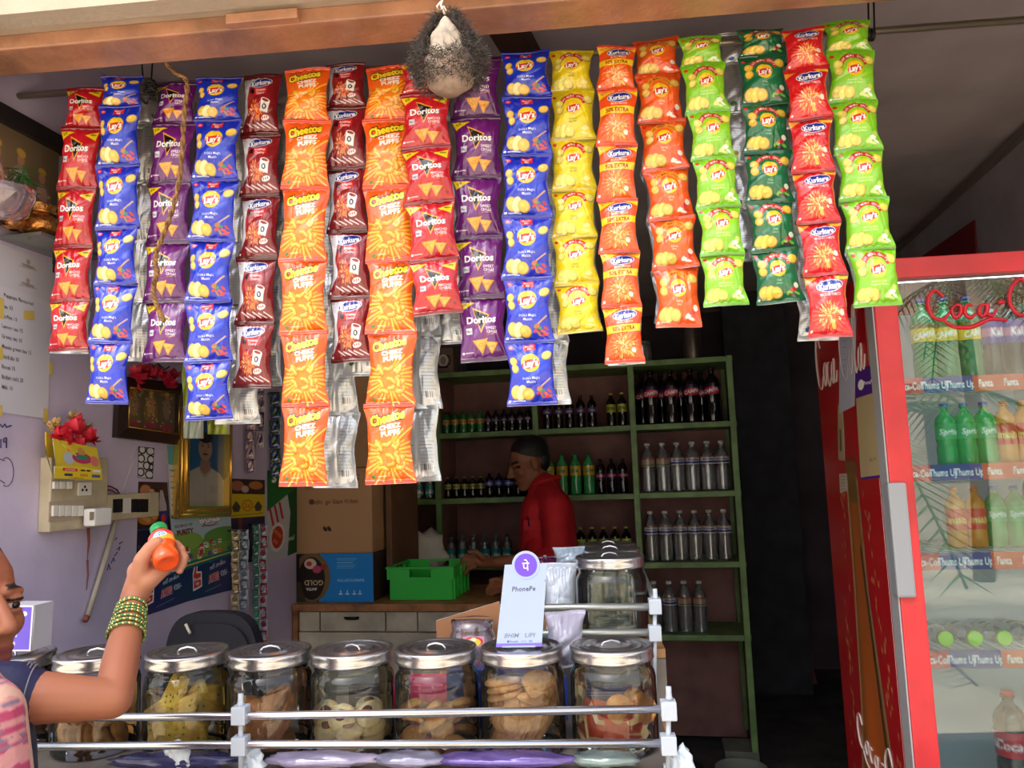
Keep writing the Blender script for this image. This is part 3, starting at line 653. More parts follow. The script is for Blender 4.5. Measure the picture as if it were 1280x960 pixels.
# dim things right of the unit
pl0 = atZ(984,852,0)
st = thing('plastic_stool','dark red plastic stool standing in the dim passage right of the shelf','stool',(pl0.x,pl0.y+.12,0), .0)
m_st = mat('dark_red_plastic',(128,30,38),.4)
zt = .46; hw=.11
mb = MB()
def frust(mb, x0,x1,y0,y1,z0, X0,X1,Y0,Y1,z1):
    mb.add([(x0,y0,z0),(x1,y0,z0),(x1,y1,z0),(x0,y1,z0),(X0,Y0,z1),(X1,Y0,z1),(X1,Y1,z1),(X0,Y1,z1)],[(0,3,2,1),(4,5,6,7),(0,1,5,4),(1,2,6,5),(2,3,7,6),(3,0,4,7)]); return mb
def local(o, root): o.parent = root; return o
local(frust(MB(), -hw-.01,hw+.01,-hw-.01,hw+.01,zt-.04,-hw+.01,hw-.01,-hw+.01,hw-.01,zt).build('seat', m_st), st)
for sx in (-1,1):
    for sy in (-1,1):
        bx, by, tx_, ty = sx*(hw+.05), sy*(hw+.05), sx*(hw-.01), sy*(hw-.01)
        local(frust(MB(), bx-.035,bx+.035,by-.015,by+.015,0, tx_-.035*1.2,tx_+.03,ty-.012,ty+.012,zt-.035).build('leg', m_st), st)
local(frust(MB(), -hw-.035,hw+.035,-hw-.04,-hw-.03,.18,-hw-.005,hw+.005,-hw-.008,-hw+.002,zt-.035).build('front_skirt', m_st), st)
bp = atY(922,905,4.12)
bk = thing('plastic_basin','grey white basin at the foot of the green shelf unit','basin',(bp.x,4.06,0))
m_bas = mat('dingy_white_plastic',(140,144,138),.5)
local(MB().lathe([(.0,.012),(.09,.012),(.12,.08),(.125,.085),(.128,.08),(.1,0),(.0,0)],24,cap=False).build('bowl', m_bas), bk)
local(MB().tube([(.12*math.cos(q),.12*math.sin(q)*.2-.1,.085-.05*math.sin(q)) for q in np.linspace(.3,PI-.3,9)],.004,6).build('handle', m_bas), bk)
carton('cement_block','pale block under the corner of the green shelf unit',cols[-1]-.15,cols[-1]+.02,SY+.0,SY+.2,0,.1,mat('pale_cement',(130,136,124),.85,noise=.2),'block')
sack = thing('cloth_bundle','black crumpled cloth bundle on the floor beside the basin','bundle',(atZ(880,905,.05).x-.2,3.95,0))
def lump(r, seed, sc=(1,1,1), sub=3, amp=.3):
    bm = bmesh.new(); bmesh.ops.create_icosphere(bm, subdivisions=sub, radius=r); g = random.Random(seed); ph = [g.uniform(0,6) for _ in range(6)]
    for v in bm.verts:
        n = v.co.normalized(); k = 1+amp*(.5*math.sin(n.x*5+ph[0])*math.sin(n.y*6+ph[1])+.3*math.sin(n.z*11+ph[2]+n.x*7)+.2*math.sin(n.y*19+ph[3]+n.z*13))
        v.co = Vector((v.co.x*k*sc[0], v.co.y*k*sc[1], v.co.z*k*sc[2]))
    mb = MB(); bm.verts.index_update(); mb.add([tuple(v.co) for v in bm.verts],[tuple(v.index for v in f.verts) for f in bm.faces],True); bm.free(); return mb
local(lump(.12,3,(1.3,1,.6)).build('bundle', mat('black_cloth',(24,22,24),.9), loc=(0,0,.07)), sack)
# red banner corner high on the right wall
t = on(1217,275,(1,0,0),XR-.01); u_ = on(1150,322,(1,0,0),XR-.01); v_ = on(1221,330,(1,0,0),XR-.01)
c = CV(20,20,bg=(120,14,24))
mbx = MB(); mbx.add([tuple(t),tuple(u_),tuple(v_)]+[tuple(p+Vector((.006,0,0))) for p in (t,u_,v_)],[(0,1,2),(3,5,4),(0,3,4,1),(1,4,5,2),(2,5,3,0)])
o = mbx.build('wall_pennant', mat('dark_red_cloth',(120,14,28),.8)); tag(recenter(o),'dark red triangular cloth pennant high on the right wall above the fridge','pennant')
# ledge line along the right wall
p0 = on(1280,178,(1,0,0),XR); 
tag(MB().box((XR-.025,YO+.3,CEIL-.05),(XR,YB,CEIL-.02)).build('trim_ledge', mat('dusty_ledge',(120,110,104),.9)), kind='structure')
# ================================================================ left wall: posters, pictures, sockets
def wall_print(name, cv, TL, TR, BR, BL, label, cat, off=.003, m=None, wav=.0, parent=None, thick=.0012):
    P = [atW(*p, off) for p in (TL,TR,BR,BL)]
    o = quad_print(name, cv, *P, m=m, wav=wav, thick=thick)
    if label: tag(o, label, cat)
    if parent: put(o, parent)
    return o
def wall_box(name, TL, BR, depth, m, off=0.001, parent=None, bev=.002):
    """box on the left wall spanning two photo corners (top left = nearer, bottom right = farther)"""
    a = atW(*TL, off); b = atW(*BR, off)
    o = simple_box(name, (WX+off, a.y, b.z), (WX+off+depth, b.y, a.z), m, bev=bev)
    if parent: put(o, parent)
    return o
# menu sheet
c = CV(70,120,res=1.6,bg=(206,204,216)); c.rect(0,0,70,30,(200,198,210))
c.text('Pappaya flavoured',20,36,2.6,(50,50,60),.01,width=30,align='L')
for i,t in enumerate(('Tea 10','Coffee 15','Lemon tea 15','Green tea 15','Masala green tea 15','Horlicks 15','Boost 15','Badam milk 20','Milk 10')): c.text(t,18,44+i*7.2,2.8,(50,50,60),.01,align='L')
for x,y in ((44,6),(44,20)): c.ell(x,y+3,7,1,(150,140,140)); c.ell(x,y,2,2,(170,150,140)); c.line([(x-9,y+5),(x+9,y+4)],.7,(160,150,160))
wall_print('menu_sheet', c, (-22,296),(66,330),(60,524),(-20,512),'white typed menu sheet taped to the lavender wall at the left edge','paper')
for i,(x,y,w_,h_,wh) in enumerate(((-1,372,6,26,'top left of the menu sheet'),(30,388,13,11,'below the small drawings on the menu sheet'),(61,452,5,16,'right edge of the menu sheet'),(-1,433,5,16,'left edge of the menu sheet'),(54,510,6,18,'bottom right of the menu sheet'),(-1,506,4,14,'bottom left of the menu sheet'))):
    wall_print('tape_strip', CV(4,8,bg=(214,186,96)), (x,y),(x+w_,y+1),(x+w_,y+h_+1),(x,y+h_), 'short yellow tape strip at the '+wh, 'tape', .0052, thick=.0006)
# pencil writing straight on the plaster
def scrawl(label, strokes, wd=.0035, col=(70,60,110)):
    mb = MB()
    for st_ in strokes:
        P = [atW(x,y,.001) for x,y in st_]; mb.tube(P, wd*.5, 5)
    o = mb.build('wall_writing', mat('ink_%d_%d_%d'%col, col, .9)); tag(recenter(o), label, 'writing')
scrawl('handwritten number 19 in blue ink on the lavender wall', [[(1,549),(1,560)],[(7,547),(4,549),(5,553),(8,551),(8,547),(8,560)],[(0,530),(3,534),(6,530),(8,534),(14,532)]])
scrawl('faint round pencil scribble on the wall below the number', [[(8+9*math.cos(q),590+18*math.sin(q)) for q in np.linspace(-2,2,14)],[(-4,572),(6,576)],[(0,600),(6,604)]],.002)
scrawl('small dark handwriting slanting down the wall beside the white conduit', [[(134,713),(136,705),(138,712)],[(139,704),(142,697),(143,702)],[(143,695),(147,690)],[(146,687),(150,683),(149,688)],[(149,680),(153,677)],[(144,675),(146,672)]],.003)
# framed devotional picture on the high ledge, behind the strips
zs0 = atW(0,282).z
dp = thing('framed_picture','black framed colourful devotional picture high on the left wall above the glass shelf','picture',tuple(atW(0,280)))
c = CV(150,110,res=.9,bg=(104,88,66)); g = random.Random(2)
c.ell(75,50,75,50,(128,106,80),soft=.9)
for (x,y,s_,cc) in ((20,48,1.2,(170,80,90)),(58,52,1.1,(200,150,140)),(92,50,1.1,(210,190,180)),(124,56,1.0,(190,150,140))):
    c.ell(x,y+18*s_,16*s_,26*s_,tuple(int(v*.7) for v in cc)); c.ell(x,y+8*s_,9*s_,12*s_,cc); c.ell(x,y-12*s_,5*s_,6*s_,(176,128,98)); c.ell(x,y-20*s_,6*s_,4*s_,(190,150,60))
    for k in range(26): c.ell(x+g.uniform(-14,14)*s_,y+g.uniform(0,38)*s_,1.6,1.3,g.choice([(220,200,190),(170,60,70),(200,160,70),(60,90,60)]))
wall_print('picture_print', c, (-60,98),(74,192),(70,298),(-60,268),None,None,.012,parent=dp,m=GLOSS())
m_blk = mat('black_frame', (26,22,22), .35, coat=.3)
for TL,BR in (((-60,84),(76,0)),):
    a, b = atW(-60,98,.012), atW(74,192,.012); zt_, zb2 = (a.z+b.z)/2, atW(0,284).z
    y0_, y1_ = atW(-60,100).y, atW(78,200).y
    zt_ = atW(0,152).z; 
    put(simple_box('frame_rail',(WX+.002,y0_,zt_-.01),(WX+.03,y1_+.02,zt_+.035),m_blk,bev=.003),dp)
    put(simple_box('frame_rail',(WX+.002,y1_,zs0),(WX+.03,y1_+.03,zt_+.03),m_blk,bev=.003),dp)
gs = thing('glass_shelf','narrow dusty glass shelf on the left wall carrying brass pots','shelf',tuple(atW(20,290)))
zg = atW(0,284,.05).z
put(simple_box('pane',(WX+.001,1.57,zg-.012),(WX+.125,atW(76,310).y+.02,zg-.004),glassy('dusty_glass',(150,160,160),boost=1.6,rough=.12,body=(120,124,124),bodyf=.55)),gs)
for y in (1.75, atW(66,310).y): put(simple_box('bracket',(WX,y,zg-.05),(WX+.02,y+.012,zg-.012),m_blk),gs)
m_brass = mat('patterned_brass',(206,140,72),.25,.9,noise=.3,nscale=60,bump=.5,bscale=90)
for i,(px,py,s_,nm,lb) in enumerate(((50,286,1.0,'brass_pot','round patterned brass pot on the glass shelf, against the red strip'),(18,282,.55,'brass_pot','small brass cup on the glass shelf, left of the round brass pot'))):
    p = atX(px,py,WX+.07); b = thing(nm,lb,'pot',(p.x,p.y,zg-.003))
    local(MB().lathe([(.02*s_,0),(.045*s_,.012*s_),(.055*s_,.03*s_),(.045*s_,.05*s_),(.033*s_,.058*s_),(.034*s_,.07*s_),(.042*s_,.085*s_),(.04*s_,.086*s_),(.03*s_,.07*s_)],24,cap=False).build('body',m_brass),b)
    local(MB().tube([(.036*s_*math.cos(q),.036*s_*math.sin(q),.066*s_) for q in np.linspace(0,2*PI,17)[:-1]],.004*s_,6,closed=True).build('rim',m_brass),b)
p = atX(4,262,WX+.09); bw = thing('steel_bowl','pale glass bowl at the left edge on the glass shelf','bowl',(p.x,p.y,zg-.003))
local(MB().lathe([(.02,0),(.05,.02),(.065,.06),(.067,.08),(.063,.08),(.05,.03),(.0,.012)],24,cap=False).build('bowl',glassy('pink_glass',(220,200,206),boost=2.5,body=(190,170,176),bodyf=.3)),bw)
fl = thing('potted_fern','green artificial fern sprig hanging before the devotional picture','plant',tuple(atX(28,230,WX+.04)))
def leaf_mb(n, seed, L, spread, droop, rad=.004):
    g = random.Random(seed); mb = MB()
    for i in range(n):
        a, e = g.uniform(0,2*PI), g.uniform(-1,1)*spread; d = Vector((math.cos(a)*spread,math.sin(a)*spread,e-droop)).normalized(); sd_ = d.cross(Vector((0,0,1))).normalized()*rad
        st0 = Vector((g.uniform(-.01,.01),g.uniform(-.01,.01),g.uniform(-.04,.04)))
        P = [st0, st0+d*L*.5+Vector((0,0,-.2*L*droop)), st0+d*L+Vector((0,0,-.6*L*droop))]
        mb.add([P[0],P[1]+sd_,P[2],P[1]-sd_],[(0,1,2,3)])
    return mb
local(leaf_mb(60,1,.05,.8,.4).build('foliage',mat('fern_green',(60,110,50),.6)),fl); local(MB().tube([(0,0,-.1),(0,.002,0),(.002,0,.05)],.003,5).build('stem',MATS['fern_green']),fl)
# switchboard
m_sw = mat('aged_ivory_plastic',(206,192,160),.45,noise=.15,nscale=12)
sb = thing('switchboard','old ivory switchboard with two rows of switches under the yellow carton','switchboard',tuple(atW(85,660)))
wall_box('body',(50,572),(120,658),.035,m_sw,parent=sb,bev=.004)
m_rec = mat('ivory_recess',(176,160,138),.6); m_swt = mat('white_rocker',(226,222,214),.35)
for (TL,BR) in (((64,600),(92,613)),((61,627),(113,648))): wall_box('switch_panel',TL,BR,.002,m_rec,off=.036,parent=sb,bev=0)
for i,x in enumerate((65,73,82)): wall_box('switch',(x,602),(x+6,611),.007,m_swt,off=.038,parent=sb,bev=.002)
for i,x in enumerate((64,72,80,88,96)): wall_box('switch',(x,632),(x+6,645),.007,m_swt,off=.038,parent=sb,bev=.002)
wall_box('socket',(97,603),(113,619),.004,m_swt,off=.036,parent=sb)
m_hole = mat('black_hole',(14,12,12),.6)
for x,y in ((102,611),(107,611),(105,607)): wall_box('socket_hole',(x,y),(x+2,y+3),.001,m_hole,off=.0405,parent=sb,bev=0)
ss_ = thing('socket_strip','ivory socket strip with dark switches beside the switchboard','socket',tuple(atW(160,648)))
wall_box('body',(120,619),(188,645),.03,m_sw,parent=ss_,bev=.003)
for x0_,x1_ in ((141,152),(164,170),(171,177),(178,184)): wall_box('switch',(x0_,624),(x1_,640),.004,mat('black_rocker',(30,30,32),.3),off=.031,parent=ss_,bev=.001)
wall_box('socket',(153,623),(163,641),.002,m_swt,off=.031,parent=ss_,bev=0)
pg = thing('plug_adapter','white plug with short prongs pushed into the switchboard corner','plug',tuple(atW(116,657,.07)))
wall_box('body',(104,636),(126,656),.035,mat('white_plastic',(238,236,234),.35),off=.046,parent=pg,bev=.006); wall_box('tab',(124,641),(134,646),.01,MATS['white_plastic'],off=.05,parent=pg); wall_box('shadow_slot',(112,640),(117,650),.001,m_rec,off=.0815,parent=pg,bev=0)
mb = MB().tube([atW(x,y,.02+.01*math.sin(i)) for i,(x,y) in enumerate(((119,608),(128,607),(138,608),(146,612),(150,619)))],.0025,6).tube([atW(x,y,.02) for x,y in ((119,612),(128,611),(140,613),(147,618))],.0022,6)
tag(recenter(mb.build('wire_pair',mat('dark_red_wire',(110,30,40),.5))),'pair of dark red wires looping from the switchboard to the socket strip','wires')
mb = MB().tube([atW(146,648,.014),atW(128,710,.014),atW(109,772,.014)],.007,8)
cd = thing('conduit','dusty white conduit pipe slanting down the wall below the socket strip','pipe',tuple(atW(109,772)))
put(mb.build('pipe',mat('dusty_white_pvc',(198,186,170),.6,noise=.2)),cd); put(MB().tube([atW(109,771,.014),atW(106,776,.016)],.008,8).build('end_plug',mat('rusty_brown',(130,70,56),.8)),cd)
tag(recenter(MB().tube([atW(173,556,.006),atW(163,585,.006),atW(152,617,.006)],.0015,5).build('cable',mat('white_cable',(222,216,214),.5))),'thin white cable running from the dark frame down to the socket strip','cable')
c = CV(6,60,res=2,bg=(190,178,206))
mb = MB(); 
for (x,y0_,y1_,w_) in ((110,659,700,.006),(109,700,738,.004)):
    a,b = atW(x,y0_,.001), atW(x-1,y1_,.001); mb.tube([a,a.lerp(b,.5)+Vector((0,.004,0)),b],[w_,w_*.7,.001],5)
tag(recenter(mb.build('wall_crack',MATS['rusty_brown'])),'rusty brown streak of bare plaster on the wall under the white plug','crack')
# yellow carton with red flowers
yc = thing('incense_carton','torn yellow carton nailed over the switchboard holding red flowers','carton',tuple(atW(90,600)))
m_yel = mat('yellow_card',(226,196,50),.5,coat=.1)
def wtoW(px,py,o): return atW(px,py,o)
mb = MB(); q = [atW(56,556,.036),atW(68,600,.036),atW(68,600,.10),atW(56,566,.09)]
mb.add([tuple(p) for p in q],[(0,1,2,3)]); put(mb.build('side_flap',mat('card_inside',(214,196,140),.7)),yc)
c = CV(120,60,bg=(226,196,50)); c.rect(0,0,120,12,(236,210,70)); c.rect(20,8,56,22,(206,40,40)); c.text('CYCLE',38,15,6,W_,.02); c.ell(70,15,7,5,(60,50,20)); c.ell(84,15,6,5,(60,50,20)); c.rect(96,9,116,22,(230,230,236))
c.rect(24,34,44,46,(40,60,110)); c.rect(62,32,82,46,(206,150,40)); c.rect(92,34,114,48,(50,90,140)); c.text('AGARBATHI',52,54,5,(120,60,20),.02)
wall_print('printed_front',c,(68,582),(127,586),(128,600),(68,598),None,None,.10,parent=yc,m=GLOSS())
c = CV(100,60,bg=(232,204,60)); c.ell(30,40,12,14,(190,200,210)); c.ell(60,36,22,14,(196,60,110)); c.ell(60,20,8,12,(206,150,90)); c.ell(60,34,14,6,(60,140,110)); c.line([(20,10),(46,30)],4,(240,220,120)); c.ell(88,40,10,14,(230,130,120))
wall_print('printed_back',c,(66,548),(121,560),(126,586),(70,582),None,None,.075,parent=yc,m=GLOSS())
mb = MB(); 
a,b,c_,d_ = atW(56,540,.036),atW(118,560,.036),atW(120,572,.036),atW(57,572,.036); mb.add([tuple(p) for p in (a,b,c_,d_)]+[tuple(p+Vector((.003,0,0))) for p in (a,b,c_,d_)],[(0,1,2,3),(4,7,6,5),(0,4,5,1),(1,5,6,2),(2,6,7,3),(3,7,4,0)]); put(mb.build('back_flap',m_yel),yc)
def petal_mb(n, seed, r, sc=1.0):
    g = random.Random(seed); mb = MB()
    for i in range(n):
        d = Vector((g.uniform(.0,1),g.uniform(-1,1),g.uniform(-.5,1))).normalized(); s1 = d.cross(Vector((g.random(),.3,1))).normalized(); L = r*g.uniform(.7,1.15); w_ = L*.42; up = s1.cross(d)*L*.2
        mb.add([(0,0,0),tuple(d*L*.5+s1*w_),tuple(d*L+up),tuple(d*L*.5-s1*w_),tuple(d*L*.55-up)],[(0,1,4),(1,2,4),(2,3,4),(3,0,4)],True)
    return mb
m_pet_r = mat('red_petal',(206,24,44),.5,noise=.3,nscale=20,col2=(236,60,80)); m_pet_y = mat('gold_petal',(206,170,110),.5)
for i,(x,y,r_,mm) in enumerate(((88,540,.042,m_pet_r),(72,545,.034,m_pet_r),(108,548,.034,m_pet_r),(80,553,.03,m_pet_r),(98,556,.03,m_pet_r),(94,530,.03,m_pet_r),(116,549,.022,m_pet_r))):
    p = atW(x,y,.06); o = petal_mb(16,i+3,r_).build('cloth_flower',mm,loc=tuple(p)); tag(o, f'red cloth flower in the yellow carton, {["largest in the middle","left side","right side","lower left","lower right","topmost","small one at the far right"][i]}','flower',group='red cloth flowers in the yellow carton')
for i,(x,y) in enumerate(((66,530),(64,536),(106,533),(88,521))):
    o = petal_mb(8,i+30,.024).build('gold_leaf',m_pet_y,loc=tuple(atW(x,y,.05))); tag(o,'small gold leaf spray in the yellow carton, '+['upper left','leftmost','rightmost','topmost'][i],'leaf',group='gold leaf sprays in the carton')
# dark framed picture with garland flowers
fp = thing('framed_picture','dark framed devotional print of three figures tilted on the wall','picture',tuple(atW(180,560)))
def pane_frame(root, TL, TR, BR, BL, wd, m, off0, dep, name='frame_rail', inner=None, m2=None):
    P = [Vector(atW(*p,off0)) for p in (TL,TR,BR,BL)]; C_ = sum(P,Vector())/4; Q = []
    for i in range(4):
        e1 = (P[(i+1)%4]-P[i]).normalized(); e0 = (P[i-1]-P[i]).normalized(); sn = e1.cross(e0).length; Q.append(P[i]+(e1+e0)*wd/max(sn,.5))
    h = Vector((dep,0,0))
    for i in range(4):
        j = (i+1)%4; mb = MB(); mb.add([P[i],P[j],Q[j],Q[i],P[i]+h*.6,P[j]+h*.6,Q[j]+h,Q[i]+h],[(0,1,2,3),(4,7,6,5),(0,4,5,1),(1,5,6,2),(2,6,7,3),(3,7,4,0)]); put(mb.build(name,m),root)
    if inner is not None:
        o = quad_print('picture_print',inner,*[q+Vector((dep*.35,0,0)) for q in Q],m=GLOSS()); put(o,root)
    return Q
c = CV(90,62,bg=(96,84,58)); g = random.Random(8)
for k,(x,cc) in enumerate(((16,(150,120,90)),(45,(170,130,80)),(74,(140,120,100)))):
    c.ell(x,32,12,26,tuple(int(v*.75) for v in cc)); c.ell(x,26,7,16,cc); c.ell(x,10,4,5,(150,110,80)); c.ell(x,4,4,3,(190,150,60)); c.ell(x,54,12,6,(150,60,80))
    for q in range(36): c.ell(x+g.uniform(-12,12),g.uniform(2,58),1.3,1.2,g.choice([(200,170,110),(90,60,110),(60,80,110),(180,80,80),(210,190,130)]))
wood_d = mat('dark_wood_frame',(44,32,28),.35,coat=.3)
Q = pane_frame(fp,(144,470),(224,480),(222,557),(140,547),.034,wood_d,.004,.028,'frame_rail',c)
mbg = MB()
for i in range(4):
    j=(i+1)%4; mbg.tube([Q[i]+Vector((.026,0,0)),Q[j]+Vector((.026,0,0))],.003,6)
put(mbg.build('gold_edge',mat('gold_trim',(206,160,70),.25,.8)),fp)
for i,(x,y) in enumerate(((166,468),(176,464),(186,470),(196,468),(204,474),(210,480),(214,470),(172,476))):
    o = petal_mb(14,i+50,.034).build('garland_flower',mat('deep_red_petal',(190,26,56),.5),loc=tuple(atW(x,y,.045))); tag(o, f'deep red garland flower on the dark picture frame, {nth([0,1,3,4,5,6,7,2][i],8)}','flower',group='red garland flowers on the dark frame')
tag(recenter(MB().tube([atW(x,y,.03) for x,y in ((186,452),(192,458),(198,455),(206,462),(212,458))],.002,5).tube([atW(x,y,.03) for x,y in ((196,448),(200,460),(208,468))],.002,5).build('garland_wire',mat('dark_wire',(40,36,34),.5,.5))),'thin dark wires of the flower garland above the dark picture frame','wire')
# black and white sticker
c = CV(20,42,res=2,bg=(224,220,226)); 
for x,y,rx,ry in ((5,4,4,5),(15,5,5,5),(4,16,4,5),(11,25,4,5),(16,16,4,5),(4,34,4,5),(15,36,5,5),(17,26,2.4,4)): c.ring(x,y,rx,ry,1.5,(14,12,14))
c.rect(0,0,20,1,(14,12,14)); c.rect(0,41,20,42,(14,12,14)); c.rect(0,0,1,42,(14,12,14)); c.rect(19,0,20,42,(14,12,14))
wall_print('sticker',c,(173,558),(193,560),(191,599),(172,597),'small black and white patterned sticker on the wall','sticker')
# food poster
c = CV(66,126,res=1.1,bg=(34,30,44)); c.ell(20,12,18,10,(150,90,60)); c.rect(0,0,66,24,(70,44,40)); c.ell(16,14,12,9,(196,130,90)); c.ell(30,20,7,8,(206,170,140))
c.ell(22,58,24,16,(60,36,24)); c.ell(22,56,21,13,(190,120,60)); [c.ell(10+6*k,54+(k%3)*4,5,4,(222,160,90)) for k in range(5)]
c.poly([(48,14),(54,14),(60,40),(60,100),(44,100),(44,40)],(190,180,190)); c.rect(44,50,60,78,(40,50,130)); c.ell(52,63,5,7,(200,50,50)); c.rect(44,78,60,100,(60,26,30))
c.ell(20,86,26,9,(20,24,50)); c.line([(0,74),(40,78)],1.4,(70,90,140)); c.line([(4,100),(30,122)],4,(70,70,84)); c.ell(14,112,16,10,(26,28,40))
wall_print('food_poster',c,(173,602),(209,603),(216,690),(170,706),'dark poster of fried snacks and a cola bottle','poster')
# teal calendar sliver beside the gold frame
c = CV(20,90,bg=(196,206,206)); c.rect(0,0,20,24,(90,160,170)); [c.rect(3,30+k*7,17,32+k*7,(210,160,80) if k%3 else (120,130,140)) for k in range(8)]
wall_print('calendar_strip',c,(209,556),(222,558),(224,650),(214,648),'narrow teal and white calendar edge left of the gold frame','calendar',off=.0045)
# gold framed portrait
gf = thing('framed_portrait','gold framed portrait of a moustached man in a pale shirt','portrait',tuple(atW(250,650)))
c = CV(80,150,res=1.2,bg=(18,74,120)); c.ell(40,60,50,70,(26,92,142),soft=.9)
c.poly([(0,150),(0,104),(10,90),(30,80),(50,80),(70,90),(80,104),(80,150)],(172,170,160)); c.poly([(32,68),(50,68),(52,84),(40,96),(30,84)],(140,110,92)); c.ell(41,48,13.5,21,(158,126,106)); c.ell(41,28,14,10,(26,24,28)); c.rect(27,24,55,33,(26,24,28),.9)
c.ell(35.5,44,2.6,1.2,(30,22,22)); c.ell(47,44,2.6,1.2,(30,22,22)); c.line([(32,40),(38,39.5)],1.2,(24,20,20)); c.line([(44,39.5),(50,40)],1.2,(24,20,20)); c.ell(41,52,2.2,3,(140,106,88)); c.ell(41,57.4,6,1.7,(24,18,18)); c.ell(41,61,3.2,1.1,(140,80,74))
c.line([(30,84),(38,98),(41,92),(44,98),(52,84)],1.4,(140,138,130)); c.line([(41,96),(41,150)],.8,(146,144,136)); c.rect(50,112,66,126,(162,160,150))
gold = mat('polished_gold',(240,196,96),.2,.85,bump=.1)
Q = pane_frame(gf,(218,508),(284,520),(283,646),(216,648),.038,gold,.006,.034,'frame_rail',c)
for k in range(2):
    mbg = MB(); f = .3+.35*k
    P4 = [atW(*p,.006) for p in ((218,508),(284,520),(283,646),(216,648))]
    R4 = [P4[i].lerp(Q[i],f)+Vector((.024+.008*k,0,0)) for i in range(4)]
    for i in range(4): mbg.tube([R4[i],R4[(i+1)%4]],.0045,6)
    put(mbg.build('frame_bead',gold),gf)
m_j0 = mat('grey_cord',(120,116,110),.8)
# sachet packets hanging over the portrait top
for i,(x0_,x1_,y0_,y1_,cc,lb) in enumerate(((229,252,506,548,(170,180,160),'pale green snack pouch hanging before the gold framed portrait'),(259,285,512,543,(176,190,40),'bright lime snack pouch hanging before the gold framed portrait'))):
    c = CV(40,50,bg=cc); c.ell(20,14,16,8,(60,50,70)); [c.line([(4,24+k*5),(34,24+k*5)],1,tuple(int(v*.75) for v in cc)) for k in range(4)]
    if i==0: c.rect(0,0,12,30,(150,170,40))
    P = [atY(x,y,2.15+.1*i) for x,y in ((x0_,y0_-60),(x1_,y0_-60),(x1_,y1_),(x0_,y1_))]
    o = quad_print('snack_pouch',c,*P,m=FOIL,wav=.006,thick=.01); tag(o,lb,'pouch'); tp_=(P[0]+P[1])/2; put(MB().tube([tuple(tp_),(tp_.x,tp_.y,CEIL)],.001,5).build('cord',m_j0),o)
# dairy poster and blue drinks banner
c = CV(130,120,res=1.2,bg=(176,200,214)); c.rect(0,60,130,104,(120,160,70)); c.ell(20,60,40,22,(140,180,80)); c.ell(110,58,46,20,(96,150,70))
c.text('SOURCE OF',24,24,6,(120,30,70),.02,width=36,rot=-4); c.text('PURITY',26,38,11,(120,30,70),.05,width=34,rot=-4); c.text('tirumala',80,16,12,W_,.05,width=48,rot=-4,outline=.1,oc=(120,40,90)); c.ring(80,20,16,12,1.6,(120,40,90),20,160); c.text('MILK PRODUCTS',80,30,3.6,(120,40,90),.02)
g = random.Random(5)
for k in range(26): 
    x,y = 16+g.uniform(0,104), 66+g.uniform(0,30); c.rect(x,y,x+8,y+10,g.choice([(226,230,236),(200,40,50),(60,90,160),(230,140,50),(236,240,200),(180,200,220)])); c.rect(x+1,y+3,x+7,y+6,g.choice([(60,120,60),(200,50,60),(40,60,140)]))
c.rect(0,104,130,110,(20,120,110)); c.rect(0,110,130,113,(220,190,60)); c.rect(0,113,130,120,(24,110,120))
wall_print('dairy_poster',c,(213,644),(288,640),(291,693),(222,716),'dairy poster reading source of purity under the gold frame','poster',off=.0045)
def banner(half):
    c = CV(110,84,res=1.2,bg=(20,30,92)); c.rect(0,0,110,84,(22,34,100))
    c.poly([(14,42),(20,24),(24,22),(26,28),(24,40),(34,42),(34,66),(14,70)],W_); c.poly([(16,44),(21,28),(23,26),(24,30),(22,43),(32,44),(32,64),(16,67)],(206,40,54)); c.text('Thums',24,52,4.6,W_,.03,rot=-4); c.text('Up',24,59,4.6,W_,.03,rot=-4)
    for k,t in enumerate(('మీకు ఇష్ట','చల్లని థమ్స్','అప్ మాత్రం')): c.text(t,72,14+k*12,8,(214,222,244),.02,rot=-6,script='telu',width=42-2*k)
    c.text('AUTSE',62,57,11,(214,60,70),.05,rot=-5,width=26,outline=.09,oc=W_); c.text('₹35/-',88,54,8,(220,226,240),.03,rot=-5,width=18); c.line([(40,76),(80,71)],1,(130,150,200)); return c
wall_print('drinks_banner',banner(0),(176,706),(232,688),(234,752),(170,774),'left half of the dark blue drinks banner with red thumb emblem','banner',off=.003,m=GLOSS())
wall_print('drinks_banner',banner(1),(232,688),(290,668),(291,737),(234,752),'right half of the dark blue drinks banner with red thumb emblem','banner',off=.003,m=GLOSS())
# posters right of the portrait
c = CV(60,30,bg=(60,44,50)); c.ell(14,14,10,10,(176,110,80)); c.ell(44,12,12,8,(190,120,60)); c.ell(26,20,6,7,(210,180,160))
wall_print('food_poster',c,(286,598),(331,600),(331,618),(286,617),'small dark food picture above the yellow notice','poster')
c = CV(60,40,bg=(216,190,40)); [c.poly([(x-7,22),(x,12),(x+7,22),(x+4,30),(x-4,30)],(80,70,60)) for x in (12,48)]; c.ring(30,20,8,9,2,(206,110,40)); c.text('26',30,20,8,(206,110,40),.02); c.line([(4,36),(56,34)],1,(120,90,30))
wall_print('yellow_notice',c,(286,617),(331,618),(331,645),(286,648),'yellow notice with small emblems right of the gold frame','notice')
c = CV(60,40,bg=(44,40,70)); c.rect(14,0,20,40,(120,60,50)); c.ell(44,20,12,10,(60,60,90))
wall_print('dark_poster',c,(287,648),(331,645),(331,700),(290,706),'dark blue poster behind the hanging sachet strips','poster',off=.002)
c = CV(60,140,res=1,bg=(24,112,50)); c.text('S',14,12,13,W_,.05,.2); c.text('prite',34,14,8,W_,.04,.2); c.poly([(40,40),(60,30),(60,140),(30,140)],(18,80,40)); c.poly([(0,62),(40,40),(46,70),(40,140),(0,140)],(196,200,206)); 
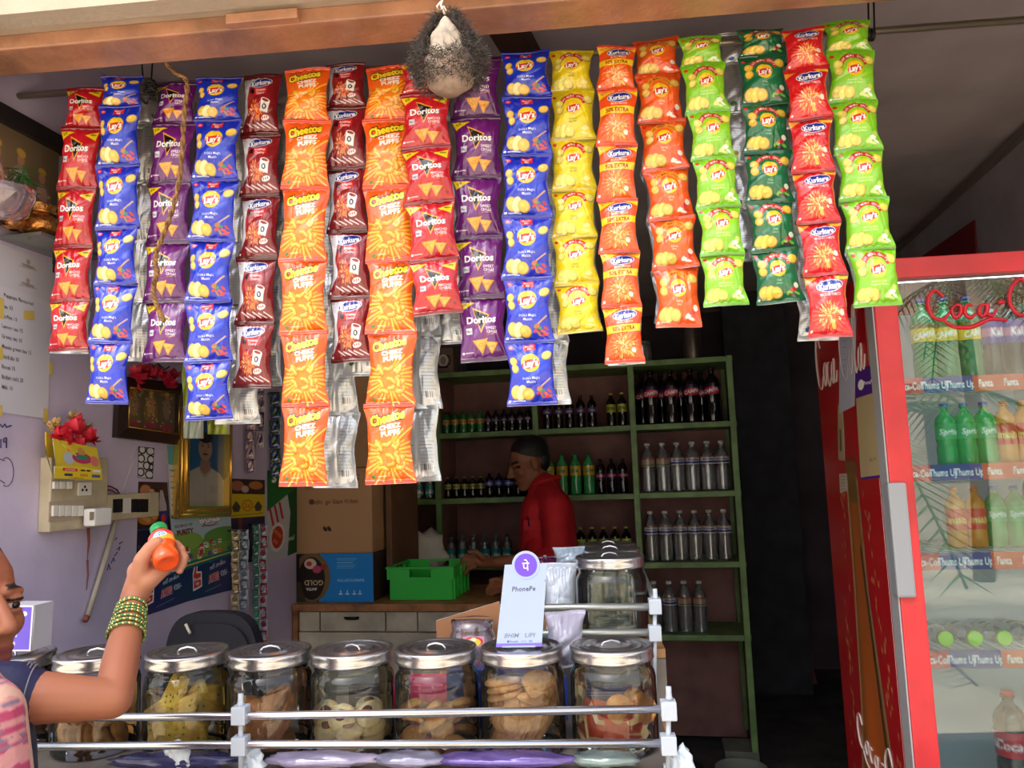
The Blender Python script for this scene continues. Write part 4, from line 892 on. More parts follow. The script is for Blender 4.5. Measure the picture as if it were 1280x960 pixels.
for k in range(3): c.line([(6+9*k,60-4*k),(12+9*k,84-4*k)],4,(196,30,44))
c.ell(20,104,15,22,(226,226,226)); c.ell(20,104,11,17,(190,60,40)); [c.ell(14+4*(k%4),92+4*k,3,2.6,(222,120,70)) for k in range(6)]; c.text('Meal',44,112,8,(190,220,190),.03)
wall_print('drink_poster',c,(334,588),(371,588),(371,690),(334,706),'green lemon drink poster with a plate of food in the far wall corner','poster')
# hanging sachet strips and tinsel
def sachets(x, y0_, y1_, wpx, n, cols_, name, label, yy, kinds=0):
    yy = atW(x,(y0_+y1_)/2,.035).y; top = atY(x,y0_,yy); t = thing(name,label,'sachets',tuple(top)); s_ = (y1_-y0_)/n
    for i in range(n):
        c = CV(16,22,bg=cols_[i%len(cols_)]); c.ell(8,10,5,6,cols_[(i+1)%len(cols_)]); c.rect(0,0,16,2,tuple(int(v*.6) for v in cols_[i%len(cols_)])); c.line([(3,18),(13,16)],1.4,W_)
        a,b = y0_+i*s_, y0_+(i+1)*s_-.4; sw = .8*math.sin(i*1.7)
        o = quad_print('sachet',c,atY(x-wpx/2+sw,a,yy),atY(x+wpx/2+sw,a,yy),atY(x+wpx/2+sw,b,yy),atY(x-wpx/2+sw,b,yy),m=FOIL,wav=.003,thick=.004); put(o,t)
    put(MB().tube([(WX,yy,top.z-.004),(top.x+.01,yy,top.z-.004)],.003,6).build('nail',m_blk),t)
sachets(294,662,770,9,8,[(176,150,100),(110,86,60)],'sachet_strip','gold and brown sachet strip hanging on the wall below the yellow notice',2.72)
sachets(305,662,762,10,8,[(196,204,214),(120,140,160)],'sachet_strip','white and blue sachet strip hanging just right of the gold one',2.76)
sachets(320,655,803,8,11,[(70,120,140),(60,140,90)],'sachet_strip','teal and green sachet strip hanging left of the red striped one',2.84)
sachets(329,655,803,9,10,[(180,190,214),(176,50,70)],'sachet_strip','white and red striped sachet strip, rightmost of those on the left wall',2.9)
sachets(313,500,592,10,5,[(110,60,110),(190,150,150)],'sachet_strip','purple snack sachet strip hanging above the yellow notice',2.8)
sachets(326,470,560,9,4,[(90,50,90),(200,180,190)],'sachet_strip','violet snack sachet strip hanging behind the maroon packets',2.75)
sachets(344,490,596,13,6,[(24,80,40),(30,50,120)],'sachet_strip','dark green and blue sachet strip behind the left cheese puff strip',2.7)
tp = atY(284,522,2.6); ti = thing('leaf_garland','dark green tinsel garland hanging at the right side of the gold frame','garland',tuple(tp))
g = random.Random(4); mb = MB(); bt = atY(284,588,2.6)
for i in range(170):
    p = tp.lerp(bt,g.random()); d = Vector((g.uniform(-1,1),g.uniform(-1,1),g.uniform(-1,.6))).normalized()*.016; s1 = d.cross(Vector((0,0,1))).normalized()*.005; mb.add([p,p+d+s1,p+d*1.5,p+d-s1],[(0,1,2,3)])
o = put(mb.build('tinsel_leaves',mat('tinsel_green',(50,80,48),.3,.3)),ti); o['kind']='stuff'; put(MB().tube([tp,bt],.002,5).build('cord',MATS['fern_green']),ti)
# jute rope in front of the strips
RD = 1.60; pts = [atF(x,y,RD) for x,y in ((196,60),(216,92),(236,98),(230,140),(228,190),(222,240),(210,280),(196,312),(193,330),(197,340),(192,356),(192,372),(200,390),(207,407))]
fine = []
for i in range(len(pts)-1):
    for k in range(10):
        fine.append(pts[i].lerp(pts[i+1],k/10))
sm = [sum(fine[max(0,i-4):i+5],Vector())/len(fine[max(0,i-4):i+5]) for i in range(len(fine))]
jr = thing('jute_rope','frayed jute rope hanging loose before the left purple strip','rope',tuple(sm[0]))
m_j = mat('jute_fibre',(176,130,80),.9,noise=.4,nscale=60,bump=.6,bscale=200)
for k in range(2):
    P = []
    for i,p in enumerate(sm):
        a = i*.85+k*PI; P.append(p+FE*math.cos(a)*.0028+FN*math.sin(a)*.0028)
    put(MB().tube(P,.0035,6).build('strand',m_j),jr)
mb = MB(); g = random.Random(9)
for i in range(260):
    p = g.choice(sm); d = Vector((g.uniform(-1,1),g.uniform(-1,1),g.uniform(-1,1))).normalized()*g.uniform(.006,.016); mb.tube([p,p+d*.6,p+d+Vector((0,0,-.003))],.0004,3)
o = put(mb.build('loose_fibres',m_j),jr); o['kind']='stuff'
# ================================================================ back cabinet and what stands on it
CY = 3.12
ct = (atY(355,757,CY).z+atY(545,752,CY).z)/2
xl = max(atY(355,757,CY).x, WX+.016); xr = atY(752,760,CY).x
m_lam = mat('grimy_cream_laminate',(214,206,184),.55,noise=.3,nscale=6,bump=.1); m_wood = mat('raw_wood_edge',(176,120,74),.6,noise=.3,nscale=20)
cb = thing('cabinet','grimy cream laminate cabinet with drawers behind the jar counter','cabinet',((xl+xr)/2,CY,0))
cbw = lambda n,a,b,m,bev=.002: put(simple_box(n,a,b,m,bev=bev),cb)
cbw('body',(xl,CY+.02,0),(xr,CY+.5,ct-.03),m_lam); cbw('top_board',(xl-.01,CY-.015,ct-.03),(xr+.01,CY+.52,ct),m_wood,.004); cbw('side_edge',(xl-.012,CY-.006,0),(xl+.012,CY+.02,ct-.031),m_wood)
dx = [max(xl+.014, atY(x,775,CY).x) for x in (361,400,482,522,640)]; zd = atY(440,789,CY).z
for i in range(4): 
    cbw('drawer_front' if i==1 else 'front_panel',(dx[i]+.003,CY,zd),(dx[i+1]-.003,CY+.02,ct-.034),m_lam)
cbw('front_panel',(xl+.014,CY+.002,.1),(xr-.01,CY+.019,zd-.006),m_lam)
hx = atY(440,772,CY); put(MB().tube([(hx.x-.03,CY-.004,hx.z),(hx.x-.02,CY-.016,hx.z),(hx.x+.02,CY-.016,hx.z),(hx.x+.03,CY-.004,hx.z)],.006,6).build('handle',mat('black_metal',(22,20,20),.4,.6)),cb)
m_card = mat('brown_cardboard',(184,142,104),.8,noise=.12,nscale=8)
Y1 = 3.16
def px_box(x0,y0,x1,y1,Y): a = atY(x0,y0,Y); b = atY(x1,y1,Y); return a.x,b.x,a.z,b.z
# gold and blue printed carton
c = CV(140,86,res=1.1,bg=(30,136,222)); c.poly([(0,0),(44,0),(58,20),(60,50),(42,86),(0,86)],(50,40,28)); c.ell(30,42,34,44,(120,96,60)); c.rect(0,0,8,86,(30,26,22)); c.ell(30,44,24,38,(38,24,26))
c.poly([(0,50),(10,50),(20,86),(0,86)],(70,60,40)); 
for x,y,r,cc in ((28,18,11,(216,190,170)),(26,18,5,(190,60,60)),(40,28,8,(190,70,110)),(52,24,6,(150,50,60))): c.ell(x,y,r,r*.85,cc)
c.text('GOLD',34,52,9,(214,190,150),.02,rot=180,width=34); c.text('AVITA',30,63,5,W_,.03,rot=180)
for k in range(6): c.line([(76,10+k*3.4),(110-3*(k%3),10+k*3.4)],.8,(170,214,244))
c.text('BLANKETS COTTON',100,48,4.6,W_,rot=180,width=46); 
for x in (82,94,106,116): c.line([(x-3,72),(x+3,72)],1.2,W_); c.line([(x,66),(x,72)],1.2,W_)
a0,a1,t0,_ = px_box(369,692,467,752,Y1); zt1 = atY(418,692,Y1).z
gb = carton('printed_carton','brown and bright blue printed carton standing upside down on the cabinet',a0,a1,Y1,Y1+.4,ct+.0005,zt1,mat('dark_brown_card',(60,44,36),.6),prints=[('printed_panel',c,(.0,.0,1,1))])
c = CV(110,110,res=.8,bg=(184,142,104)); 
for k in range(5): c.rect(12+k*17,4,26+k*17,20,(126,88,60)); c.rect(13+k*17,5,25+k*17,19,(184,142,104)); c.line([(19+k*17,7),(19+k*17,17)],2.4,(90,40,30)); c.line([(15+k*17,10+3*(k%2)),(23+k*17,10)],1.6,(90,40,30)); c.line([(13+k*17,22),(25+k*17,22)],.8,(120,80,60))
c.ell(22,40,4,4,(100,60,40)); c.text('Cello  go Gate Kitten',56,40,6,(96,56,40),.01,width=70); c.ell(42,78,4,2.4,(60,34,24),rot=50); c.ell(48,78,4,2.4,(60,34,24),rot=50)
b0,b1,_,_ = px_box(370,600,466,690,Y1); zt2 = atY(418,586,Y1).z
carton('cardboard_box','large brown cardboard box with handling symbols on the printed carton',b0,b1,Y1,Y1+.42,zt1+.001,zt2,m_card,prints=[('printed_panel',c,(.02,.05,.98,.98))])
b0,b1,_,_ = px_box(427,470,466,590,Y1); 
carton('cardboard_box','small upper cardboard box half hidden by the cheese puff strips',b0,b1+.012,Y1+.05,Y1+.36,zt2+.001,atY(450,458,Y1).z,m_card)
b0 = atY(468,600,Y1+.02).x
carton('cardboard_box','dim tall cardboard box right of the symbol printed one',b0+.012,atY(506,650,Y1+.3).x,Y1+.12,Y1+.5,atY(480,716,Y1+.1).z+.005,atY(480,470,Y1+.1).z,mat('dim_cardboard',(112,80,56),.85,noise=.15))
# its base: red bag and white cloth
pb = atY(492,700,Y1+.25); rb = thing('plastic_bag','crumpled crimson plastic bag squeezed between carton and green crate','bag',(atY(490,700,Y1+.42).x,Y1+.44,ct))
local(lump(.10,5,(.75,.5,1.1)).build('bag',mat('crimson_plastic',(176,24,60),.35,coat=.4,bump=.3),loc=(.03,0,.125)),rb)
wc = thing('cloth_bundle','white cloth bundle lying behind the green crate','cloth',(atY(523,695,Y1+.56).x,Y1+.58,ct))
local(lump(.10,9,(1.3,.5,1.3),amp=.5).build('cloth',mat('white_cloth',(206,204,198),.9),loc=(0,0,.12)),wc)
# green crate
m_gr = mat('green_crate_plastic',(50,196,70),.38,coat=.2)
x0,x1,_,_ = px_box(483,706,568,750,Y1+.03); zc = atY(525,709,Y1+.03).z; H = zc-ct; Wc = x1-x0; Dc = .30
gc = thing('plastic_crate','bright green plastic crate on the cabinet with a hand on its far end','crate',((x0+x1)/2,Y1+.03+Dc/2,ct+.001))
hw, hd, t_ = Wc/2, Dc/2, .006
def wall(nm, axis, s_):
    mb = MB(); ins = .014
    if axis == 'x': 
        mb.box((-hw+ins,s_*(hd-ins)-t_/2,.0),(hw-ins,s_*(hd-ins)+t_/2,H*.62)); mb.box((-hw,s_*hd-t_,H*.94),(hw,s_*hd+t_*.4,H),bev=.002)
        mb.box((-hw,s_*(hd-.006)-t_/2,H*.62),(-hw*.32,s_*(hd-.006)+t_/2,H*.95)); mb.box((hw*.32,s_*(hd-.006)-t_/2,H*.62),(hw,s_*(hd-.006)+t_/2,H*.95)); mb.box((-hw*.33,s_*(hd-.01)-t_/2,H*.6),(hw*.33,s_*(hd-.01)+t_/2,H*.68))
    else:
        mb.box((s_*(hw-ins)-t_/2,-hd+ins,0),(s_*(hw-ins)+t_/2,hd-ins,H*.62)); mb.box((s_*hw-t_,-hd,H*.94),(s_*hw+t_*.4,hd,H),bev=.002)
        mb.box((s_*(hw-.006)-t_/2,-hd,H*.62),(s_*(hw-.006)+t_/2,-hd*.34,H*.95)); mb.box((s_*(hw-.006)-t_/2,hd*.34,H*.62),(s_*(hw-.006)+t_/2,hd,H*.95))
        for q in (-.8,-.4,0,.4,.8): mb.box((s_*(hw-.008)-.004,hd*q-.003,0),(s_*(hw-.008)+.006,hd*q+.003,H*.9))
    local(mb.build(nm,m_gr),gc)
for s_ in (-1,1): wall('end_wall','x',s_); wall('side_wall','y',s_)
local(MB().box((-hw+.014,-hd+.014,0),(hw-.014,hd-.014,.006)).build('base',m_gr),gc)
# chair back
m_ch = mat('black_chair_mesh',(24,24,34),.75,bump=.2,bscale=300)
cc_ = atY(258,830,2.0); ch = thing('office_chair','black rounded office chair back behind the jars','chair',(cc_.x,2.04,0))
zt_ = atY(258,767,2.0).z; hwc = (atY(317,800,2.0).x-atY(197,800,2.0).x)/2
vs=[]; n_=40; mb=MB(); poly=[]
for i in range(n_):
    a = 2*PI*i/n_; ex = .55; x_ = hwc*math.copysign(abs(math.cos(a))**ex,math.cos(a)); z_ = .24*math.copysign(abs(math.sin(a))**ex,math.sin(a)); poly.append((x_,z_))
Mb = Matrix(((1,0,0,0),(0,0,-1,0),(0,1,0,zt_-.24),(0,0,0,1)))
mb.prism(poly,-.02,.02,Mb); mb.prism([(x*.9,z*.88) for x,z in poly],.02,.032,Mb)
local(mb.build('backrest',m_ch),ch)
local(MB().box((-.02,.03,.45),(.02,.06,zt_-.2)).build('back_post',MATS['black_metal']),ch)
local(MB().lathe([(.0,0),(.22,.0),(.23,.03),(.22,.06),(0,.07)],28,Matrix.Translation((0,-.18,.44))).build('seat',m_ch),ch)
local(MB().lathe([(.03,0),(.03,.44)],12,Matrix.Translation((0,-.18,.03))).build('column',MATS['black_metal']),ch)
for k in range(5): a=2*PI*k/5; local(MB().tube([(0,-.18,.07),(.22*math.cos(a),-.18+.22*math.sin(a),.03)],[.02,.014],8).build('foot',MATS['black_metal']),ch)
o = MB().tube([atY(x,y,1.99) for x,y in ((232,780),(236,788),(238,792))],.0045,6).build('tag',mat('pale_tag',(196,192,170),.6)); put(o,ch)
# ================================================================ jar counter
D0, D1 = 1.345, 1.72
zb0 = atF(439,953,1.40).z; 
XA, XB = -1.3, None
def fl_(p, D=0):   # world -> shop front frame (along FE, along FN)
    return p.dot(FE), p.dot(FN)
U0 = HD.dot(FN)
uL = atF(-60,930,1.4).dot(FE); uR = atF(838,930,1.36).dot(FE); uT0 = atF(640,760,1.85).dot(FE)
def FMb(z=0): M_ = Matrix((FE,FN,Vector((0,0,1)))).transposed().to_4x4(); return M_
MF = FMb()
vf = lambda D: U0*D
m_cnt = mat('counter_laminate',(120,112,106),.5,noise=.25,nscale=8); m_side = mat('counter_ply_side',(170,128,84),.6,noise=.3,nscale=10)
cnt = thing('jar_counter','long snack counter topped with glass jars and chrome rails','counter',tuple(FE*((uL+uR)/2)+FN*vf(D0)))
def cbx(nm,u0_,u1_,v0_,v1_,z0_,z1_,m,bev=.002): return put(MB().box((u0_,v0_,z0_),(u1_,v1_,z1_),MF,bev).build(nm,m),cnt)
cbx('top_board',uL,uR+.01,vf(D0),vf(D1),zb0-.03,zb0,m_cnt)
cbx('front_board',uL,uR,vf(D0),vf(D0)+.02,0,zb0-.031,m_cnt); cbx('side_board',uR-.02,uR,vf(D0)+.021,vf(D1),0,zb0-.031,m_side)
zt3 = zb0+.115
uR2 = atF(829,790,1.75).dot(FE)
cbx('rear_step',uT0,uR2,vf(D1)+.001,vf(2.35),zt3-.02,zt3,m_side); cbx('rear_step_front',uT0,uR2,vf(D1)+.0015,vf(D1)+.015,zb0-.03,zt3-.021,m_cnt); cbx('rear_step_side',uR2-.016,uR2,vf(D1)+.016,vf(2.35),.3,zt3-.021,m_side)
# chrome rails
m_chr = mat('brushed_chrome',(206,208,216),.22,.95); m_chd = mat('dull_rail',(176,180,176),.35,.8); m_con = mat('white_rail_joint',(182,192,206),.35)
rl = thing('chrome_rail','two bar chrome rail running along the front edge of the jar counter','rail',tuple(atF(560,930,D0)))
rr_ = .0068
for (ya,yb_) in (((895,886)),((933,929))):
    put(MB().tube([atF(-40,ya+(ya-yb_)*.35,D0-.015),atF(300,(ya*1.0+893*0) if ya<900 else 930.5,D0-.015),atF(835,yb_,D0-.015)],rr_,14).build('bar',m_chr),rl)
def post(root, px, ys, yt, yb_, D, s=1.0, mm=None):
    mm = mm or m_con; r_ = .0046*s
    put(MB().lathe([(r_*1.5,0),(r_*1.1,.004),(r_,.01),(r_,.02)],10,Matrix.Translation(atF(px,yt,D)-Vector((0,0,.02)))).build('finial',mm),root)
    put(MB().tube([atF(px,yt+2,D),atF(px,yb_,D)],r_*.9,10).build('post',mm),root)
    for y in ys:
        p = atF(px,y,D); put(MB().box((-.0125*s,-.0125*s,-.0150*s),(.0125*s,.0125*s,.0150*s),Matrix.Translation(p)@FMb(),.002).build('joint',mm),root)
for px in (301,835.5):
    p = atF(px,968,D0-.015); put(MB().box((-.006,.0046,-.012),(.006,.0149,.012),Matrix.Translation(p)@FMb()).build('bracket',m_con),rl)
post(rl,301,(893,931),867,975,D0-.015); post(rl,835.5,(887,930),858,975,D0-.015)
rl2 = thing('rear_rail','dull two bar rail around the raised rear step of the counter','rail',tuple(atF(740,790,D1)))
DR = 1.703
for y in ((759),(791)): put(MB().tube([atF(632,y+1,DR),atF(820,y-.5,DR)],.0082,12).build('bar',m_chd),rl2)
post(rl2,818.5,(757.5,791),736,866,DR,1.05)
post(rl2,681,(710,),694,726,2.3,1.0); put(MB().tube([atF(681,726,2.3),Vector((atF(681,726,2.3).x,atF(681,726,2.3).y,zt3+.001))],.004,8).build('post',m_con),rl2)
put(MB().tube([atF(818,752,DR),atF(803,712,2.3)],.006,10).build('side_bar',m_chd),rl2)
# ---------------------------------------------------------------- jars
GL = glassy('jar_glass',(234,240,236),refl=1,rough=.04,ior=1.5,boost=1.0,body=(200,214,206),bodyf=.012)
LID = mat('pressed_steel_lid',(196,196,200),.24,.95,bump=.05)
JR, JH = .081, .172
gp = [(.0,.004),(.05,.004),(.074,.0),(.079,.006),(.081,.02),(.081,.10),(.0805,.118),(.081,.128),(.079,.138),(.074,.146),(.0715,.150),(.0735,.153),(.0715,.157),(.070,.163),(.070,.17)]
jar_me = MB().lathe(gp,48,cap=False).mesh('jar_glass',GL)
lp = [(.0705,.160),(.0775,.161),(.0800,.164),(.0790,.168),(.0785,.178),(.0800,.182),(.0785,.186),(.073,.187),(.069,.184),(.062,.1835),(.059,.186),(.055,.1835),(.042,.1835),(.039,.187),(.035,.184),(.024,.183),(.0,.183)]
lid_me = MB().lathe(lp,48,cap=False).mesh('jar_lid',LID)
hn_me = MB().tube([(-.02,0,.184),(-.014,0,.190),(0,0,.193),(.014,0,.190),(.02,0,.184)],.0022,6).mesh('lid_handle',LID)
JARS = []
def jar(px, D, label, z=None, sc=.965, rz=0, ysc=850):
    p = atF(px, ysc, D); z = zb0+.0008 if z is None else z
    t = thing('glass_jar', label, 'jar', (p.x,p.y,z), rz)
    b = link('body',jar_me,t,scale=(sc,sc,sc)); l = link('lid',lid_me,t,scale=(sc,sc,sc)); link('lid_handle',hn_me,l)
    return Vector((p.x,p.y,z))
JD = 1.475
jn = ['glass jar at the left end behind the woman, holding dark biscuits','glass jar of round golden biscuits behind the raised arm','glass jar of yellow rusk slices with green specks','glass jar of large brown biscuits, right of the yellow rusks','glass jar of pale button biscuits with brown centres','glass jar of small round tan biscuits','glass jar packed with slanting oval cookies, under the payment sign','glass jar of orange topped pastry squares at the right end']
jp = [14,121,234,338,441,546,653,766]
PJ = [jar(x,JD,l,rz=rs.uniform(-.6,.6)) for x,l in zip(jp,jn)]
ztier = zt3+.0008
PT = [jar(765,1.83,'tall empty looking glass jar on the raised rear step',ztier,1.0,.4,760), jar(763,2.02,'second glass jar of the rear step, lid showing above the first',ztier,.98,0,700), jar(761,2.2,'farthest glass jar on the rear step',ztier,.96,0,700)]
# biscuits ---------------------------------------------------------
def disc_me(name, r, h, m, dome=0, dot=None, oval=1.0):
    pr = [(0,0),(r*.9,0),(r,h*.3),(r*.98,h*.7),(r*.85,h),(r*.5,h+dome*.7),(0,h+dome)]; mb = MB().lathe([(a,b) for a,b in pr],20,cap=False)
    mb.v = [(x*oval,y,z) for x,y,z in mb.v]
    if dot: mb.mi = 1; mb.lathe([(0,h+dome*.9),(r*.42,h+dome*.75),(r*.4,h+dome+.0012),(0,h+dome+.0022)],10,cap=False)
    return mb.mesh(name,[m,dot] if dot else m)
def bis_mat(n,c,c2=None,sc=60): return mat(n,c,.75,noise=.25,nscale=sc,col2=c2,bump=.4,bscale=150)
mb_g = bis_mat('golden_biscuit',(206,148,84),(176,112,56)); mb_b = bis_mat('brown_biscuit',(186,122,72),(156,92,50)); mb_y = bis_mat('yellow_rusk',(224,188,82),(206,160,50)); mb_p = bis_mat('pale_biscuit',(238,218,178),(222,192,140)); mb_t = bis_mat('tan_biscuit',(214,160,98),(190,130,70)); mb_c = bis_mat('cookie_brown',(208,156,104),(180,122,74)); mb_dot = bis_mat('brown_centre',(140,76,50)); mb_o = mat('orange_icing',(214,84,30),.3,coat=.4,noise=.4,nscale=50,col2=(180,40,20)); mb_k = bis_mat('dark_biscuit',(120,70,46))
me_g = disc_me('round_biscuit',.027,.008,mb_g,.002); me_b = disc_me('large_biscuit',.036,.010,mb_b,.004); me_p = disc_me('button_biscuit',.026,.013,mb_p,.006,mb_dot); me_t = disc_me('small_biscuit',.023,.012,mb_t,.005); me_c = disc_me('oval_cookie',.020,.009,mb_c,.002,None,1.75); me_k = disc_me('dark_biscuit',.027,.009,mb_k,.002)
mbr = MB().box((-.042,-.008,-.016),(.042,.008,.016),None,.005); mbr.mi = 1
g = random.Random(3)
for k in range(10): 
    x,z = g.uniform(-.038,.038), g.uniform(-.012,.012); s_ = -1 if k%2 else 1; mbr.box((x-.002,s_*.0078-.0008,z-.0015),(x+.002,s_*.0078+.0008,z+.0015))
me_r = mbr.mesh('rusk_slice',[mb_y,mat('green_speck',(90,110,40),.7)])
mbq = MB().box((-.021,-.021,0),(.021,.021,.012),None,.002); mbq.mi = 1; mbq.box((-.0215,-.0215,.0121),(.0215,.0215,.0165),None,.0015); me_q = mbq.mesh('pastry_square',[mb_p,mb_o])
def fill(P, me, name, label, cat, grp, poses, rad=.018):
    for i,(x,y,z,ax,ay,az) in enumerate(poses):
        x, y = x*1.28, y*1.28; d = math.hypot(x,y); k = min(1,(.074-rad)/max(d,1e-6)); x, y = x*k, y*k
        o = link(name, me, None, loc=(P.x+x,P.y+y,P.z+z+.012), rot=(ax,ay,az)); tag(o,label,cat,grp)
def leaning(n, y, z, span, tilt, g, yaw=0):      # slices leaning in a row across the jar
    return [(-span+2*span*i/(n-1)+g.uniform(-.002,.002), y+g.uniform(-.004,.004), z+g.uniform(-.002,.003), g.uniform(-.15,.15), tilt+g.uniform(-.08,.08), yaw+g.uniform(-.1,.1)) for i in range(n)]
def heap(n, R_h, z0_, z1_, g, tilt=.6, front=True):
    out = []; tries = 0
    while len(out) < n and tries < 4000:
        tries += 1; a = g.uniform(-PI,0) if front and g.random() < .75 else g.uniform(0,2*PI); d = R_h*math.sqrt(g.random()); x,y,z = d*math.cos(a), d*math.sin(a), g.uniform(z0_,z1_)
        if all((x-q[0])**2+(y-q[1])**2+((z-q[2])*2.2)**2 > (.031)**2 for q in out): out.append((x,y,z,g.uniform(-tilt,tilt)-.35,g.uniform(-tilt,tilt),g.uniform(0,PI)))
    return out
g = random.Random(12)
fill(PJ[0],me_k,'dark_biscuit','dark round biscuit in the jar at the left end','biscuit','dark biscuits in the leftmost jar',heap(9,.04,.01,.06,g),rad=.03)
fill(PJ[1],me_g,'round_biscuit','golden round biscuit in the jar behind the raised arm','biscuit','golden biscuits in the second jar',leaning(7,-.040,.022,.040,1.15,g)+leaning(5,-.002,.022,.040,1.1,g,.2)+leaning(5,-.030,.060,.034,.95,g,-.2)+heap(4,.03,.05,.06,g),rad=.026)
P2 = [(-.025,-.045,.012,.1,.15,.1),(.028,-.04,.012,0,-.1,-.2),(0,-.005,.012,0,0,.3),(-.020,-.044,.038,.1,-.5,.15),(.026,-.044,.042,-.2,.55,-.1),(0,-.012,.04,.2,.1,-.2),(-.045,-.030,.066,.1,-.5,.7),(-.01,-.048,.060,.2,-.35,.05),(-.018,-.036,.082,.1,-1.0,-.3),(-.002,-.036,.086,.1,-1.2,-.3),(.038,-.030,.076,-.3,-.75,-.25),(.012,.02,.08,0,.2,.4),(-.03,.02,.07,0,-.2,-.3),(.03,.025,.05,0,.3,0),(-.02,.04,.03,0,.1,.1)]
fill(PJ[2],me_r,'rusk_slice','yellow rusk slice with green specks in its glass jar','rusk','yellow rusks in the third jar',[(x*.75,y*.85,z+.006,a,b,c_) for x,y,z,a,b,c_ in P2],rad=.042)
fill(PJ[3],me_b,'large_biscuit','large brown biscuit in the jar right of the yellow rusks','biscuit','large brown biscuits',[(x*.8,y*.72,z,a,b,c_) for x,y,z,a,b,c_ in [(-.03,-.03,.004,.2,.1,0),(.03,-.035,.004,.1,-.1,0),(0,.02,.004,0,.1,0),(-.035,-.03,.022,.5,.2,0),(.015,-.045,.028,.9,-.2,.2),(.038,-.02,.04,.6,-.8,0),(-.045,-.02,.05,.5,1.0,0),(-.01,-.035,.05,.8,.4,0),(.02,-.015,.066,.8,.1,0),(-.02,.02,.05,.2,.3,0),(.04,-.028,.075,.7,-.9,0)]],rad=.034)
fill(PJ[4],me_p,'button_biscuit','pale button biscuit with brown centre in its glass jar','biscuit','pale button biscuits',[(x*.92,y*.84,z,a,b,c_) for x,y,z,a,b,c_ in [(-.038,-.038,.004,.3,.1,0),(.008,-.052,.004,.35,-.1,0),(.048,-.020,.006,.3,-.3,0),(-.02,.01,.004,.1,.1,0),(.03,.03,.004,0,.1,0),(-.036,-.036,.024,.45,.1,0),(.01,-.050,.024,.1,.05,0),(.05,-.018,.028,.45,-.2,0),(-.05,-.020,.050,.95,.35,0),(-.006,-.030,.048,.9,.15,0),(.042,-.022,.052,.85,-.2,0),(0,.02,.03,.3,.2,0),(.02,.02,.05,.4,.2,0)]],rad=.026)
fill(PJ[5],me_t,'small_biscuit','small round tan biscuit in its glass jar','biscuit','small tan biscuits',heap(17,.046,.0,.062,g,.5),rad=.024)
CO = leaning(9,-.036,.022,.044,-1.0,g,.15)+leaning(7,.004,.024,.040,-1.0,g,.1)+leaning(7,-.034,.056,.040,-1.15,g,1.25)+leaning(6,.0,.06,.036,-1.1,g,1.2)
CO += [(-.022,-.036,.086,.1,-.25,.15),(-.020,-.032,.098,.05,-.2,.2),(-.026,-.030,.108,.1,-.15,0),(.036,-.030,.096,1.1,.15,.9),(.030,-.028,.112,1.25,.1,.7),(.01,.01,.095,.2,.1,.4),(.02,-.034,.084,.3,.2,-.3)]
fill(PJ[6],me_c,'oval_cookie','slanting oval cookie in the jar under the payment sign','cookie','oval cookies',[(x*.92,y*.9,z,a,b,c_) for x,y,z,a,b,c_ in CO],rad=.03)
fill(PJ[7],me_q,'pastry_square','orange topped pastry square in the rightmost jar','pastry','orange pastry squares',[(x*.85,y*.8,z,a,b,c_) for x,y,z,a,b,c_ in [(-.045,-.02,.006,.3,.1,.5),(0,-.05,.006,.4,0,.1),(.042,-.035,.006,.3,-.2,-.4),(0,.01,.004,0,0,.3),(-.035,-.040,.024,.7,.2,.4),(.006,-.050,.026,.8,.1,0),(.048,-.026,.026,.6,-.2,-.5),(-.02,-.02,.045,.6,.3,.6),(.025,-.03,.046,.5,-.4,-.3),(-.05,.0,.04,.4,.6,.2)]],rad=.028)
fill(PJ[7],me_g,'round_biscuit','plain tan biscuit among the pastry squares in the rightmost jar','biscuit','tan biscuits among the pastries',[(.046,-.02,.06,1.2,0,-.2),(.01,-.03,.062,1.0,.2,.2),(.03,.01,.06,.9,.3,.5)])
# payment sign
c = CV(62,118,res=2.2,bg=(158,174,206)); 
c.text('PhonePe',31,36,7,(60,60,84),.02,width=33,spacing=1.1)
c.line([(18,100),(46,100)],.5,(150,160,180)); c.text('BHIM',20,102,6.2,(100,106,130),.01,.2,width=20); c.text('UPI',45,102,6.2,(100,106,130),.01,.2,width=14)
c.ell(16,110.5,1.6,1.6,(70,80,120)); c.text('PhonePe',24,110.5,2.4,(80,86,110),.02); c.text('BHIM',37,110.5,2.4,(110,116,130)); c.text('YES',46,110.5,2.4,(60,80,140),.02)
c.rect(0,113,62,118,(120,96,206)); c.rect(60,24,61,27,(90,90,100))
ps = thing('payment_sign','white payment stand card with a round purple emblem on a jar lid','sign',tuple(PJ[6]+Vector((0,0,.187))))
SD_ = 1.44; TLq,TRq,BRq,BLq = (631,706),(684,704),(677,808),(620,809)
Ps = [atF(*TLq,SD_+.03),atF(*TRq,SD_+.03),atF(*BRq,SD_),atF(*BLq,SD_)]
put(quad_print('card',c,*Ps,m=mat('acrylic_print',rough=.25,attr=True,coat=.3),thick=.003),ps)
cx_, cy_ = 657.5, 709
axx = (Ps[1]-Ps[0]).normalized(); upv = ((Ps[0]-Ps[3]).normalized()); cen = (Ps[0].lerp(Ps[1],.5))+upv*-.002+FN*-.0
Md = frame_M(cen, axx, upv)
mat_card = mat('white_acrylic',(158,174,206),.25,coat=.3)
put(MB().lathe([(0,-.0032),(.0262,-.0032),(.0262,.0008),(0,.0008)],40,Md,smooth=False,cap=False).build('card_top',mat_card),ps)
put(MB().lathe([(.0,.0009),(.0212,.0009),(.0212,.0014),(.0,.0014)],36,Md,smooth=False,cap=False).build('emblem_disc',mat('purple_ink',(104,64,196),.3)),ps)
